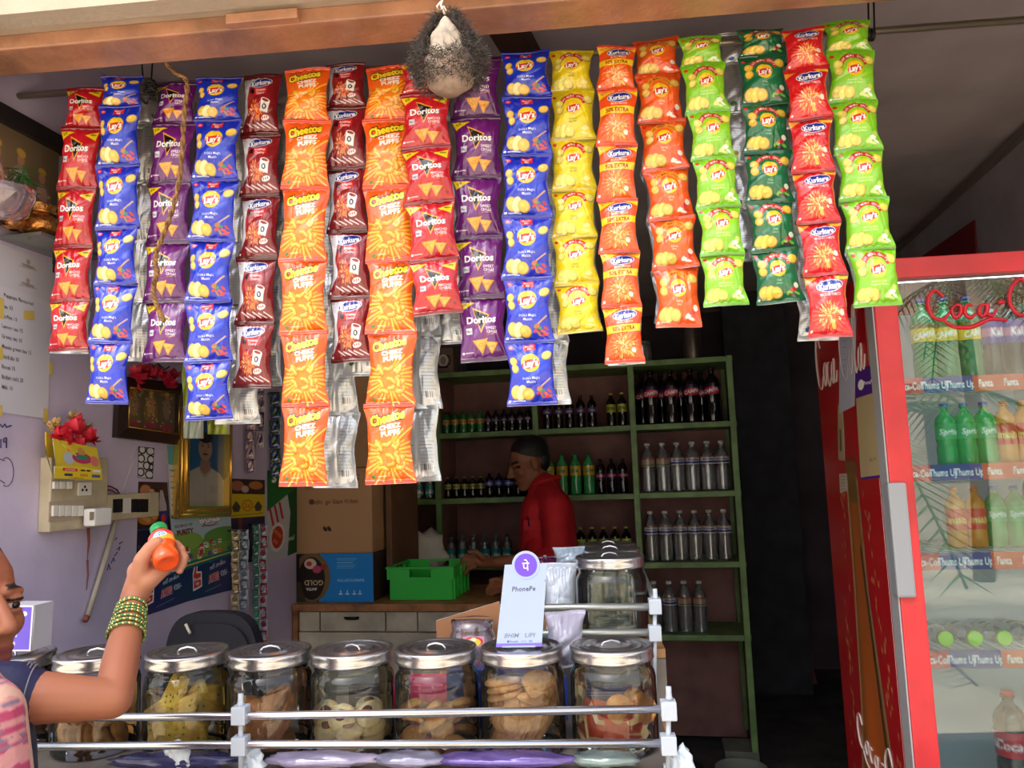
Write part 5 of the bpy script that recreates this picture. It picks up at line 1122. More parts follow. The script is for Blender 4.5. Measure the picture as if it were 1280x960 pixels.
def text_mesh(s, size, M_, m, name, parent, script=None, bold=.02, depth=.0006, shear=0):
    v,t = glyphs(s,bold,shear,script); w_ = v[:,0].max(); y0_,y1_ = v[:,1].min(), v[:,1].max(); mb = MB()
    vs = [((x-w_/2)*size,(y-(y0_+y1_)/2)*size,depth) for x,y in v]; mb.add(vs,[tuple(map(int,q)) for q in t],False,M_); o = mb.build(name,m)
    return put(o,parent) if parent else o
text_mesh('पे',.040,Md @ Matrix.Translation((0,0,.0014)),mat('white_ink',(244,244,250),.4),'emblem_letter',ps,'deva',.0)
put(MB().box((-.03,.0,-.001),(.03,.035,.002),Matrix.Translation((Ps[2]+Ps[3])/2)@FMb()).build('foot',mat_card),ps)
# tub of pink sweets, cardboard, packets between the jar rows
tb = thing('plastic_tub','clear plastic tub of pink sweets behind the payment sign','tub',tuple(atF(592,840,1.66)*1)); tb.location.z = zb0+.001
zt_ = atF(592,775,1.66).z-zb0
m_clp = glassy('clear_tub',(240,240,244),boost=2.0,body=(226,206,220),bodyf=.10)
local(MB().lathe([(0,0),(.045,0),(.05,.01),(.052,zt_*.75),(.047,zt_*.86),(.043,zt_*.9),(.043,zt_*.99)],32,cap=False).build('tub',m_clp),tb)
local(MB().lathe([(.0445,zt_*.9),(.0445,zt_),(.0,zt_+.002)],32,cap=False).build('lid',m_clp),tb)
c = CV(30,16,res=2,bg=(214,150,190)); c.ell(15,8,13,7,(220,60,60)); c.ell(15,9,10,6,(240,220,70)); c.ell(15,5,4,3,(250,240,220))
a = atF(592,802,1.605); o = quad_print('label',c,*[a+FE*q*.022+Vector((0,0,s_*.010)) for q,s_ in ((-1,1),(1,1),(1,-1),(-1,-1))],m=GLOSS(),thick=.001); put(o,tb)
me_s = lump(.011,2,sub=2,amp=.15).mesh('sweet',mat('pink_sweet',(226,160,206),.4,coat=.3)); me_s2 = lump(.010,4,sub=2,amp=.15).mesh('sweet_pale',mat('pale_sweet',(236,214,226),.4))
gg = random.Random(2)
for i in range(34):
    a = gg.uniform(0,2*PI) if i%3 else gg.uniform(-PI,0); d = .036*math.sqrt(gg.random()) if i%3 else .037
    o = link('sweet',me_s if i%3 else me_s2,None,loc=(tb.location.x+d*math.cos(a),tb.location.y+d*math.sin(a),zb0+.014+ (zt_*.78-.02)*(i/34)),rot=(a,d*50,i)); tag(o,'wrapped pink sweet inside the clear plastic tub','sweet','pink sweets in the tub')
def lean_board(name,label,cat,quad,D,m,th=.004,cv=None,m2=None):
    P = [atF(x,y,D) for x,y in quad]
    if cv is None: cv = CV(8,8,bg=(150,112,78))
    o = quad_print(name,cv,*P,m=m2 or mat('board_print',rough=.8,attr=True),thick=th); return tag(o,label,cat)
lean_board('cardboard_flap','torn brown cardboard flap standing behind the tub of sweets','cardboard',((545,776),(624,752),(632,850),(548,856)),1.71,None,.004,CV(20,20,bg=(150,104,70)))
c = CV(60,80,res=1.4,bg=(186,196,214)); g = random.Random(3); [c.line([(g.uniform(0,60),g.uniform(0,80)),(g.uniform(0,60),g.uniform(0,80))],.6,(160,172,190)) for _ in range(20)]
c.ell(30,46,6,4,(210,120,50)); c.ell(22,46,4,3,(90,130,70)); c.ell(40,48,3,5,(60,50,80)); c.ell(48,74,22,14,(190,40,50)); c.ell(46,66,14,6,(40,50,120)); c.line([(12,44),(20,46)],1.5,(60,90,60))
def packet_thing(name,label,cat,x0,y0,x1,y1,D,cv,T=.03,seed=0,tilt=0):
    a,b = atF(x0,y0,D), atF(x1,y1,D); w_=(b-a).dot(FE)*1.16; h_=a.z-b.z; me = packet_mesh(name+str(seed),cv.done(),abs(w_),abs(h_),T,seed)
    M_ = FMb() @ Matrix.Rotation(tilt,4,'Y'); o = link(name,me); M_.translation=(a+b)/2; o.matrix_world = M_; return tag(o,label,cat)
packet_thing('snack_pouch','pale blue printed pouch standing left of the tall rear jar','pouch',681,704,722,812,1.9,c,.03,1)
packet_thing('snack_pouch','crinkled silver blue pouch top behind the payment sign, under the shopkeeper','pouch',694,684,730,712,1.98,CV(40,30,bg=(150,166,186)),.03,2)
packet_thing('purple_pouch','dark purple pouch behind the payment sign beside the red shirt','pouch',668,696,696,722,2.05,CV(40,30,bg=(76,20,60)),.02,3)
packet_thing('plastic_bag','pale lilac polythene bag bulging under the rear rail','bag',684,764,730,834,1.655,CV(40,60,bg=(176,174,196)),.05,4)
for i,(x0,y0,x1,y1,D,cc,lb) in enumerate(((436,858,500,898,1.64,(60,50,60),'dark box seen through the pale biscuit jar'),(510,846,560,884,1.66,(206,40,96),'hot pink box seen through the small biscuit jar'),(558,838,612,900,1.572,(40,60,150),'blue packet seen through the jars left of the payment sign'),(618,836,706,892,1.66,(50,54,120),'dark blue packet seen through the oval cookie jar'),(722,862,806,894,1.66,(60,50,90),'violet box seen through the pastry jar'),(628,800,690,840,1.69,(40,130,140),'teal packet behind the cookie jar lid'))):
    c = CV(30,20,bg=cc); c.rect(4,6,26,8,tuple(min(255,v+60) for v in cc)); c.rect(4,12,18,13,tuple(min(255,v+90) for v in cc))
    a,b = atF(x0,y0,D), atF(x1,y1,D); t = thing('snack_box',lb,'box',tuple(FE*(a.dot(FE)+b.dot(FE))/2+FN*a.dot(FN)+Vector((0,0,zb0+.001))))
    zlo = zb0+.001; put(MB().box((a.dot(FE),a.dot(FN),zlo),(b.dot(FE),a.dot(FN)+.028,a.z),FMb(),.002).build('body',mat('box_%d'%i,cc,.4,coat=.2)),t)
    put(quad_print('printed_front',c,*[FE*u_+FN*(a.dot(FN)-.0012)+Vector((0,0,z_)) for u_,z_ in ((a.dot(FE),a.z),(b.dot(FE),a.z),(b.dot(FE),zlo+.03),(a.dot(FE),zlo+.03))],m=GLOSS(),thick=.0008),t)
for i,(x,cc) in enumerate(((388,(20,70,200)),(597,(20,60,200)),(708,(50,50,150)))):
    a,b = atF(x-3,845,1.62), atF(x+4,950,1.62); o = MB().box((a.dot(FE),a.dot(FN),zb0+.001),(b.dot(FE),a.dot(FN)+.01,a.z),FMb(),.001).build('snack_box',mat('blue_slip',(20,70,200),.35)); tag(recenter(o),['thin bright blue box edge between the brown and pale biscuit jars','thin bright blue box edge left of the oval cookie jar','thin blue box edge left of the pastry jar'][i],'box')
# packets lying in front of the jars at the very bottom
for i,(x0,x1,y0,cc,lb) in enumerate(((140,300,938,(60,64,110),'dark violet foil packet lying before the yellow rusk jar'),(330,470,950,(170,164,200),'pale lilac foil packet lying before the brown biscuit jar'),(470,560,953,(150,150,180),'grey foil packet lying before the pale biscuit jar'),(545,720,948,(110,92,170),'violet foil packet lying before the cookie jar'),(715,800,953,(130,150,150),'grey green foil packet before the pastry jar'))):
    a,b = atF(x0,y0,1.362), atF(x1,y0,1.362); L = (b-a).length; o = lump(L/2,i+20,(1,.05/L*.9,.028/L*.9),3,.25).build('foil_packet',mat('foil_%d'%i,cc,.25,.3,coat=.5,bump=.4,bscale=30)); o.location = (a+b)/2; o.location.z = zb0+.019; o.rotation_euler=(0,0,FA); o.location -= FN*.0; tag(o,lb,'packet')
for i,(x,y,lb) in enumerate(((316,955,'crumpled clear wrapper corner beside the left rail post'),(850,955,'crumpled white wrapper tied at the right rail post'),(222,945,'crumpled clear wrapper before the yellow rusk jar'))):
    o = lump(.018,i+31,(1.1,.5,1.5),3,.7).build('crumpled_wrapper',mat('crinkled_clear_film',(206,220,236),.2,coat=.8)); o.location = atF(x,y+2,1.35); tag(o,lb,'wrapper')
# ================================================================ glass door drinks fridge
FR = R_(4.5); ex = Vector((math.cos(FR),math.sin(FR),0)); ey = Vector((-math.sin(FR),math.cos(FR),0))
dn = HD*2.02
def atFr(px,py,off=0.0): return on(px,py,ey,ey.dot(atD0)+off)
p0 = ray(1103,500); t_ = 2.0/p0.dot(HD); atD0 = CAMP+p0*t_
O = Vector((atD0.x,atD0.y,0)); 
ztop = atFr(1130,322).z; FW, FDp, DT = .64, .50, .055
fr = thing('drinks_fridge','tall red glass door drinks fridge with white script lettering','fridge',tuple(O),FR)
fr.rotation_euler = (0,0,FR)
m_red = mat('fridge_red',(204,16,34),.35,coat=.3,noise=.12,nscale=5); m_redf = mat('door_red',(222,44,56),.4,coat=.2,noise=.15,nscale=6); m_gry = mat('gasket_grey',(170,172,178),.5); m_whi = mat('fridge_liner',(214,222,226),.5)
def fb(nm,a,b,m,bev=.0,par=None): return local(simple_box(nm,a,b,m,bev=bev),par or fr)
def floc(px,py,off=0.0):
    p = atFr(px,py,off)-O; return Vector((p.dot(ex),p.dot(ey),p.z))
def sloc(px,py,off=0.0):         # on the left side panel (local x = off)
    p = on(px,py,ex,ex.dot(O)+off)-O; return Vector((p.dot(ex),p.dot(ey),p.z))
b0_ = DT+.012
fb('side_wall',(0,b0_,.06),(.04,b0_+FDp,ztop-.02),m_red,.004); fb('side_wall',(FW-.04,b0_,.06),(FW,b0_+FDp,ztop-.02),m_red,.004)
fb('back_wall',(.04,b0_+FDp-.03,.06),(FW-.04,b0_+FDp,ztop-.02),m_red); fb('top_wall',(0,b0_,ztop-.035),(FW,b0_+FDp,ztop-.018),m_red,.004); fb('base',(0,b0_,.0),(FW,b0_+FDp,.16),m_red)
fb('liner',(.041,b0_+FDp-.034,.16),(FW-.041,b0_+FDp-.031,ztop-.06),m_whi); fb('liner',(.041,b0_+.005,.16),(.045,b0_+FDp-.034,ztop-.06),m_whi); fb('liner',(FW-.045,b0_+.005,.16),(FW-.041,b0_+FDp-.034,ztop-.06),m_whi)
fb('gasket',(.004,DT,.1),(FW-.004,b0_,.13),m_gry)
for x0,x1 in ((.004,.03),(FW-.03,FW-.004)): fb('gasket',(x0,DT,.13),(x1,b0_,ztop-.03),m_gry)
fb('gasket',(.004,DT,ztop-.05),(FW-.004,b0_,ztop-.03),m_gry)
door = thing('x',None,None); bpy.data.objects.remove(door)
gx0 = floc(1152,700).x; gz1 = floc(1130,347).z; gx0 = max(.045,gx0)
dr = fb('door',(0,0,.1),(gx0,DT,ztop),m_redf,.004)
def fd(nm,a,b,m,bev=0): return local(simple_box(nm,a,b,m,bev=bev),dr)
fd('door_rail',(gx0+.0005,0,gz1),(FW,DT,ztop),m_redf,.003); fd('door_stile',(FW-gx0,0,.1),(FW,DT,gz1-.0005),m_redf,.003); fd('door_rail',(gx0+.0005,0,.1),(FW-gx0-.0005,DT,.24),m_redf,.003)
fd('edge_strip',(-.004,.004,.1),(-.0005,DT,ztop-.004),m_gry)
fgl = glassy('fridge_glass',(236,246,248),rough=.0,ior=1.5,boost=1.5)
fd('glass_pane',(gx0-.004,.018,.236),(FW-gx0+.004,.024,gz1+.004),fgl)
h0, h1 = floc(1125,603), floc(1128,746); 
m_hd = mat('grey_handle',(150,154,162),.4); fd('handle',(-.012,-.018,h1.z),(.034,.02,h0.z),m_hd,.006)
# red script across the glass, drawn as strokes
SCR = {'coca':[[(14,8),(8,2),(2,6),(0,16),(4,26),(12,28),(18,22)],[(24,16),(20,20),(22,27),(27,24),(28,17),(24,16)],[(38,17),(33,17),(31,23),(35,28),(41,24)],[(50,17),(45,18),(43,24),(47,27),(51,20),(51,16),(50,24),(54,27),(58,22)]],
 'dash':[[(60,16),(66,15)]],
 'cola':[[(88,6),(82,-4),(74,2),(70,14),(74,25),(82,28),(90,20)],[(96,15),(92,19),(94,26),(99,23),(100,16),(96,15)],[(104,22),(110,10),(112,-2),(108,0),(105,14),(106,26),(111,24)],[(120,16),(115,17),(113,23),(117,26),(121,19),(121,15),(120,23),(124,26),(128,20)]],
 'swash':[[(12,28),(20,35),(36,36),(52,30),(66,32)]]}
def script_strokes(fn, wd, m, name, par, keys=('coca','dash','cola','swash'), depth=None):
    mb = MB()
    for k in keys:
        for st_ in SCR[k]:
            P = [st_[0]]+list(st_)+[st_[-1]]; pts = []
            for i in range(1,len(P)-2):
                for q in range(5):
                    t = q/5; a,b,c_,d = [np.array(P[i+j],float) for j in (-1,0,1,2)]; pts.append(.5*((2*b)+(-a+c_)*t+(2*a-5*b+4*c_-d)*t*t+(-a+3*b-3*c_+d)*t**3))
            pts.append(np.array(P[-2],float)); L = len(pts)
            w3 = [Vector(fn(*p)) for p in pts]; mb.tube(w3,[wd*(.55+.45*math.sin(PI*(i+.3)/L)) for i in range(L)],6)
    o = mb.build(name,m); return local(o,par)
ga, gb = floc(1168,400,0), floc(1240,352,0); sc_ = .0039
zr = floc(1180,395).z
m_scr = mat('red_script_vinyl',(196,20,40),.4)
s0 = floc(1170,386); 
script_strokes(lambda x,y:(s0.x-.012+x*.0029,.0165,s0.z+.058-y*.0030),.0058,m_scr,'glass_lettering',dr)
# side panel artwork
def side_print(nm,cv,TL,TR,BR,BL,off,m=None,thick=.0006,wav=0,lab=None):
    o = quad_print(nm,cv,*[sloc(*p,off) for p in (TL,TR,BR,BL)],m=m or GLOSS(),thick=thick,wav=wav); local(o,fr); 
    if lab: o['label']=lab
    return o
y0s, y1s = b0_+.004, b0_+FDp-.004
c = CV(100,300,res=1.1,bg=(178,12,28)); 
c.poly([(46,96),(62,96),(64,140),(76,190),(86,230),(88,300),(26,300),(28,230),(40,190),(44,140)],(150,86,30)); c.poly([(50,96),(58,96),(60,140),(70,195),(78,235),(80,300),(36,300),(38,235),(46,195),(48,140)],(176,88,34)); c.ell(54,210,14,50,(206,100,36),soft=.8); c.ell(54,275,20,40,(90,24,14),soft=.8)
c.rect(44,78,64,98,(120,84,40)); c.line([(45,88),(43,140),(38,196),(28,236),(26,298)],2.4,(186,160,110)); c.line([(63,88),(66,140),(78,196),(87,236),(88,298)],3,(150,130,90)); c.line([(60,120),(72,190),(80,240)],3,(60,46,34))
g = random.Random(7)
for k in range(90): 
    s_ = g.choice((-1,1)); y = g.uniform(90,240); x = 54+s_*(12+(y-90)*.16+g.uniform(0,12)); c.ell(x,y,.9,1.6,(206,150,90))
c.line([(36,60),(30,70),(44,78),(60,76),(74,84)],1.6,(120,60,30)); 
za, zb3 = ztop-.06, .2
local(quad_print('side_artwork',c,(-.0012,y1s,za),(-.0012,y0s,za),(-.0012,y0s,zb3),(-.0012,y1s,zb3),m=GLOSS(),thick=.0008),fr)
m_wv = mat('pale_script_vinyl',(206,190,186),.4)
script_strokes(lambda x,y:(-.0025,y1s-.01-x*.0036,ztop-.20-(y-14)*.0066),.0034,m_wv,'side_lettering',fr,('coca','cola'))
q0 = sloc(1072,893)
script_strokes(lambda x,y:(-.0025,q0.y-x*.0031,q0.z+.02-(y)*.0036-x*.0006),.0034,m_wv,'side_lettering',fr)
c = CV(40,120,res=1.2,bg=(186,190,212)); [c.line([(8,4+k*8),(20-(k%3)*3,5+k*8)],.9,(150,150,170)) for k in range(9)]
side_print('taped_note',c,(1049,400),(1070,396),(1068,507),(1049,517),-.004,m=PAPER())
c = CV(40,150,res=1.0,bg=(186,168,128)); c.rect(0,0,40,38,(76,34,136)); c.ell(12,22,6,7,W_); c.text('PhonePe',26,22,5,W_,.03,width=20,rot=6); c.text('4219',26,124,4.5,(120,104,80),.01); c.rect(0,146,40,150,(76,34,136))
side_print('payment_sticker',c,(1068,464),(1093,454),(1101,597),(1076,600),-.0025,m=PAPER(),lab='payment sticker with purple head')
c = CV(16,70,res=1.2,bg=(176,156,120)); c.rect(4,30,9,58,(110,90,70)); side_print('yellowed_slip',c,(1047,506),(1053,508),(1056,576),(1048,575),-.003,m=PAPER())
c = CV(10,24,res=1.5,bg=(190,176,166)); [c.line([(2,4+k*4),(8,4+k*4)],.6,(120,110,110)) for k in range(5)]; side_print('small_slip',c,(1049,592),(1058,592),(1058,614),(1050,616),-.0025,m=PAPER())
fb('light_strip',(.06,b0_+.002,ztop-.047),(FW-.06,b0_+.03,ztop-.036),mat('fridge_lamp',(225,240,250),emit=5.0))
# shelves, price strips and bottles inside
sy0, sy1 = b0_+.03, b0_+FDp-.05
rows = [(477,470,490),(590,580,600),(700,691,712),(822,813,835)]
zsh = []
for k,(yy,ya,yb_) in enumerate(rows):
    # strip front at local y = sy0
    pz = on(1200,ya,ey,ey.dot(O)+sy0).z; pzb = on(1200,yb_,ey,ey.dot(O)+sy0).z; zsh.append(pz-.004)
    mbw = MB(); 
    for i in range(24): x = .05+(FW-.1)*i/23; mbw.tube([(x,sy0+.006,pz-.008),(x,sy1,pz-.008)],.002,4)
    mbw.tube([(.05,sy1,pz-.011),(FW-.05,sy1,pz-.011)],.003,6); mbw.tube([(.05,sy0+.05,pz-.011),(FW-.05,sy0+.05,pz-.011)],.003,6)
    sh = local(mbw.build('wire_shelf',mat('white_wire',(200,206,208),.4)),fr)
    c = CV(260,14,res=1.0,bg=(30,60,140)); segs = [((200,44,60),'Coca-Cola'),((34,60,140),'Thums Up'),((34,60,140),'Thums Up'),((220,90,50),'Fanta'),((220,90,50),'Fanta'),((24,110,70),'Sprite'),((24,110,70),'Sprite'),((206,60,60),'Maaza')]
    for i,(cc,tx) in enumerate(segs): c.rect(14+i*31,0,14+i*31+31,14,cc); c.text(tx,29+i*31,7,6,W_,.03,.15)
    c.rect(0,0,14,14,(60,110,110)); c.text('0',7,7,8,W_,.02)
    local(quad_print('price_strip',c,(.05,sy0,pz),(FW-.05,sy0,pz),(FW-.05,sy0-.004,pzb),(.05,sy0-.004,pzb),m=GLOSS(),thick=.003),sh)
m_gl2 = mat('bright_green_bottle',(40,170,80),.15,coat=.5)
BT['fcampa'] = bottle_meshes('fcampa',.0308,.23,mat('emerald_bottle',(20,130,70),.15,coat=.5),MATS['cap_navy'],L_campa((236,206,40),(236,206,40)),.46,.68)
BT['fsprite'] = bottle_meshes('fsprite',.0265,.17,m_gl2,capm('blue',(50,80,200)),L_plain((60,180,96),None,'Sprite'),.42,.66)
BT['fyellow'] = bottle_meshes('fyellow',.0265,.17,mat('amber_drink',(230,150,40),.2,coat=.4),capm('orange',(230,120,40)),L_plain((226,60,40),None,'maaza',(250,240,120)),.3,.64)
BT['fcoke'] = bottle_meshes('fcoke',.040,.245,m_cola,capm('red',(214,30,40)),L_plain((214,30,44),None,'Coca-Cola'),.34,.60)
BT['flime'] = bottle_meshes('flime',.033,.17,m_pet,capm('lime',(150,226,40)),L_plain((190,196,190),None,'soda',(60,120,60)),.3,.6)
BT['fpurple'] = bottle_meshes('fpurple',.0285,.23,m_purp,MATS['cap_dark'],L_plain((96,60,150),(10,20,(200,120,160)),'Kali'),.4,.68)
FD_ = {'fcampa':'emerald bottle with yellow label','fsprite':'bright green bottle with blue cap','fyellow':'orange juice bottle with red label','fcoke':'cola bottle with red cap and label','flime':'clear bottle with lime green cap','fpurple':'purple drink bottle'}
FROW = ['on the fridge\'s top shelf','on the fridge\'s second shelf','on the fridge\'s third shelf','on the fridge\'s fourth shelf','on the fridge floor']
def frow(items, z, row, y=None):
    for i,(key,px) in enumerate(items):
        yl = (sy0+.055) if y is None else y
        p = on(px,600,ey,ey.dot(O)+yl)-O; xl_ = p.dot(ex)
        if xl_ < .09 or xl_ > FW-.1: continue
        wp = O+ex*xl_+ey*yl; ks = [k for k,_ in items]; n = ks.count(key); j = ks[:i].count(key)
        t = thing('bottle',f'{FD_[key]}, {nth(j,n)} {FROW[row]}','bottle',(wp.x,wp.y,z),FR+random.uniform(-.3,.3),f'{FD_[key]}s {FROW[row]}')
        a,b,c_ = BT[key]; link('body',a,t); link('cap',b,t); link('label',c_,t)
k_ = .038
frow([('fcampa',1171),('fcampa',1200),('fcampa',1229),('fpurple',1259),('fpurple',1286),('fpurple',1313)],zsh[0]+.001,0)
frow([('fsprite',1188),('fsprite',1213),('fsprite',1238),('fyellow',1263),('fyellow',1288),('fyellow',1313)],zsh[1]+.001,1)
frow([('fyellow',1190),('fyellow',1215),('fsprite',1240),('fsprite',1265),('fpurple',1291)],zsh[2]+.001,2,sy0+.16)
a_,b_,c__ = bottle_meshes('flying',.0255,.17,m_pet,capm('lime',(150,226,40)),L_plain((190,196,190),None,'soda',(60,120,60)),.3,.6,neck=.62)
for i,px in enumerate((1184,1221,1258,1294)):
    p = on(px,801,ey,ey.dot(O)+sy0+.01); t = thing('bottle','lying bottle with lime green cap, %s on the fridge\'s fourth shelf'%nth(i,4),'bottle',(p.x,p.y,zsh[3]+.030),FR,'lying bottles with lime green caps'); t.location += Vector(ey)*.175
    t.rotation_euler = (PI/2,0,FR)
    link('body',a_,t); link('cap',b_,t); link('label',c__,t)
zf = on(1230,985,ey,ey.dot(O)+sy0+.05).z
frow([('fcoke',1231),('fcoke',1272),('fcoke',1313)],zf,4)
fb('bottom_tray',(.046,sy0-.01,zf-.012),(FW-.046,sy1,zf-.001),m_whi)
# ================================================================ hanging amulet of husk fibre and alum stone
AD = 1.36
ac = atF(560,66,AD); am = thing('fibre_amulet','pale alum stone wrapped in shaggy dark fibre hanging from the lintel','amulet',tuple(atF(560,122,AD)))
def rock(poly_top, name, m, cen, rx, ry, rz, seed, pw=1.0):
    bm = bmesh.new(); bmesh.ops.create_icosphere(bm, subdivisions=4, radius=1); g = random.Random(seed)
    for v in bm.verts:
        n = v.co.normalized(); tz = (n.z+1)/2; k = (1-tz*.80)**pw
        cr = 1+.08*math.sin(n.x*7+n.z*5)+.05*math.sin(n.y*11+n.z*9)+.04*math.sin(n.x*17-n.z*13)
        v.co = Vector((n.x*rx*k*1.15*cr, n.y*ry*k*1.15*cr, n.z*rz))
    mb = MB(); bm.verts.index_update(); mb.add([tuple(v.co) for v in bm.verts],[tuple(v.index for v in f.verts) for f in bm.faces],True); bm.free()
    o = mb.build(name,m); o.location = cen; return o
px_m = AD/960
m_rock = mat('alum_stone',(196,178,158),.6,noise=.25,nscale=30,bump=.5,bscale=50,coat=.1)
put(rock(None,'stone',m_rock,atF(557,50,AD-.02),.040,.028,.048,1,.9),am)
put(rock(None,'shell',mat('pale_husk',(186,160,142),.8,noise=.3,nscale=30,bump=.4),atF(561,84,AD+.005),.050,.042,.056,2,.45),am)
mb = MB(); g = random.Random(5); mdark = mat('shaggy_fibre',(92,84,78),.75,noise=.6,nscale=140,col2=(30,27,26))
cen = atF(559,66,AD+.0)
for i in range(5200):
    a = g.uniform(0,2*PI); tz = g.uniform(0,1)
    y = 14+tz*96; half = (8+44*min(1,max(0,(tz-.02))/.62)**.8) if tz < .66 else (52-14*((tz-.66)/.34)**1.6)
    rr = half*px_m*g.uniform(.80,1.02); p = atF(558+4*tz,y,AD)+FE*math.cos(a)*rr+FN*math.sin(a)*rr*.8
    fx = math.cos(a)*rr/px_m
    if math.sin(a) < 0 and abs(fx+2) < (6+34*tz*1.1) and 14 < y < 74: continue
    d = Vector((g.uniform(-1,1),g.uniform(-1,1),g.uniform(-1,.7)))+(FE*math.cos(a)+FN*math.sin(a))*.7; d.normalize(); L = g.uniform(.008,.022)
    s1 = d.cross(Vector((g.uniform(-1,1),g.uniform(-1,1),g.uniform(-1,1)))).normalized()*.0006; s2 = d.cross(s1).normalized()*.0006
    q = p+d*L*.55+Vector((g.uniform(-1,1),g.uniform(-1,1),g.uniform(-1,1)))*.004; e = p+d*L+Vector((g.uniform(-1,1),g.uniform(-1,1),g.uniform(-1,1)))*.008
    mb.add([p+s1,p-s1,p+s2,q+s1,q-s1,q+s2,e],[(0,1,4,3),(1,2,5,4),(2,0,3,5),(3,4,6),(4,5,6),(5,3,6)])
o = put(mb.build('fibre_wrap',mdark),am); o['kind']='stuff'
put(MB().tube([atF(554,-30,AD),atF(553,0,AD),atF(551,6,AD),atF(556,18,AD)],.0022,6).tube([atF(551,2,AD),atF(546,8,AD),atF(549,14,AD),atF(555,8,AD),atF(558,14,AD)],.0018,6).build('cord',mat('white_cord',(232,226,216),.7)),am)
# bracket on the lintel, ceiling batten
a,b = atF(286,22,1.455), atF(375,38,1.455)
br = simple_box('x',(0,0,0),(1,1,1),m_paint); bpy.data.objects.remove(br)
hh = (atF(286,22,1.455)-atF(286,37,1.455)).length
o = MB().box((a.dot(FE),U0*1.46-.02,ZB+.002),(b.dot(FE),U0*1.46-.0005,ZB+.024),FMb(),.002).build('lintel_bracket',m_paint); tag(recenter(o),'small painted batten nailed on the face of the orange lintel','bracket')
bx_ = atZ(648,50,CEIL-.03); 
o = MB().box((-.045,-.6,-.05),(.045,.55,0)).build('trim_batten',mat('dark_brown_batten',(70,44,34),.7)); o.location=(bx_.x,bx_.y+.1,CEIL-.001); o.rotation_euler=(0,0,-.12); tag(o,kind='structure')
# ================================================================ across the road: what the glass and steel reflect
m_h1 = mat('far_house_cream',(222,208,184),.9,noise=.15,nscale=2); m_win = mat('far_window_dark',(60,66,74),.3)
for i,(x0,x1,y0,y1,h,cc) in enumerate(((-17,-5.5,-18,-9.5,6.5,(226,212,190)),(-5,4.5,-18,-10.5,5.6,(222,228,232)),(5,17,-18,-9.5,7.0,(232,216,194)))):
    t = thing('house',['sand coloured house across the road, left','low pale blue house across the road','tall cream house across the road, right'][i],'house',((x0+x1)/2,y1,-.12))
    put(simple_box('walls',(x0,y0,-.12),(x1,y1,h),mat('far_house_%d'%i,cc,.9,noise=.15,nscale=1.5)),t); put(simple_box('roof_slab',(x0-.4,y0,h+.001),(x1+.4,y1+.6,h+.2),m_h1),t)
    for k in range(3): x = x0+1.5+k*(x1-x0-2)/3; put(simple_box('window',(x,y1+.001,1.2),(x+1,y1+.06,2.4),m_win),t)
def palm(loc,h,label):
    t = thing('palm_tree',label,'palm',loc); g = random.Random(int(h*10))
    local(MB().tube([(0,0,0),(.08,.05,h*.5),(.05,0,h)],[.13,.10,.09],10).build('trunk',mat('palm_bark',(120,96,74),.9,bump=.5)),t)
    m_pl = mat('palm_green',(70,110,50),.5)
    for i in range(16):
        a = 2*PI*i/16+g.uniform(-.2,.2); el = g.uniform(-.1,.9); mb = MB(); P = []
        for k in range(13):
            s_ = k/12*1.8; P.append(Vector((.05+math.cos(a)*s_*math.cos(el*.7),math.sin(a)*s_*math.cos(el*.7),h+s_*math.sin(el)-.42*s_*s_)))
        mb.tube(P,.012,4)
        for k in range(2,13):
            d = (P[k]-P[k-1]).normalized(); sd_ = d.cross(Vector((0,0,1))).normalized(); L = .48*math.sin(PI*(k+1)/15)+.08
            for s_ in (-1,1):
                for q in (0,.5):
                    b = P[k-1].lerp(P[k],q); tip = b+sd_*s_*L*.8+d*L*.5+Vector((0,0,-.25*L)); mb.add([b,b+d*.03,tip],[(0,1,2)])
        local(mb.build('frond',m_pl),t)
palm((2.6,-3.1,-.12),2.0,'young palm tree on the roadside outside the shop, right'); palm((5.6,-6.5,-.12),4.2,'taller palm tree across the road')
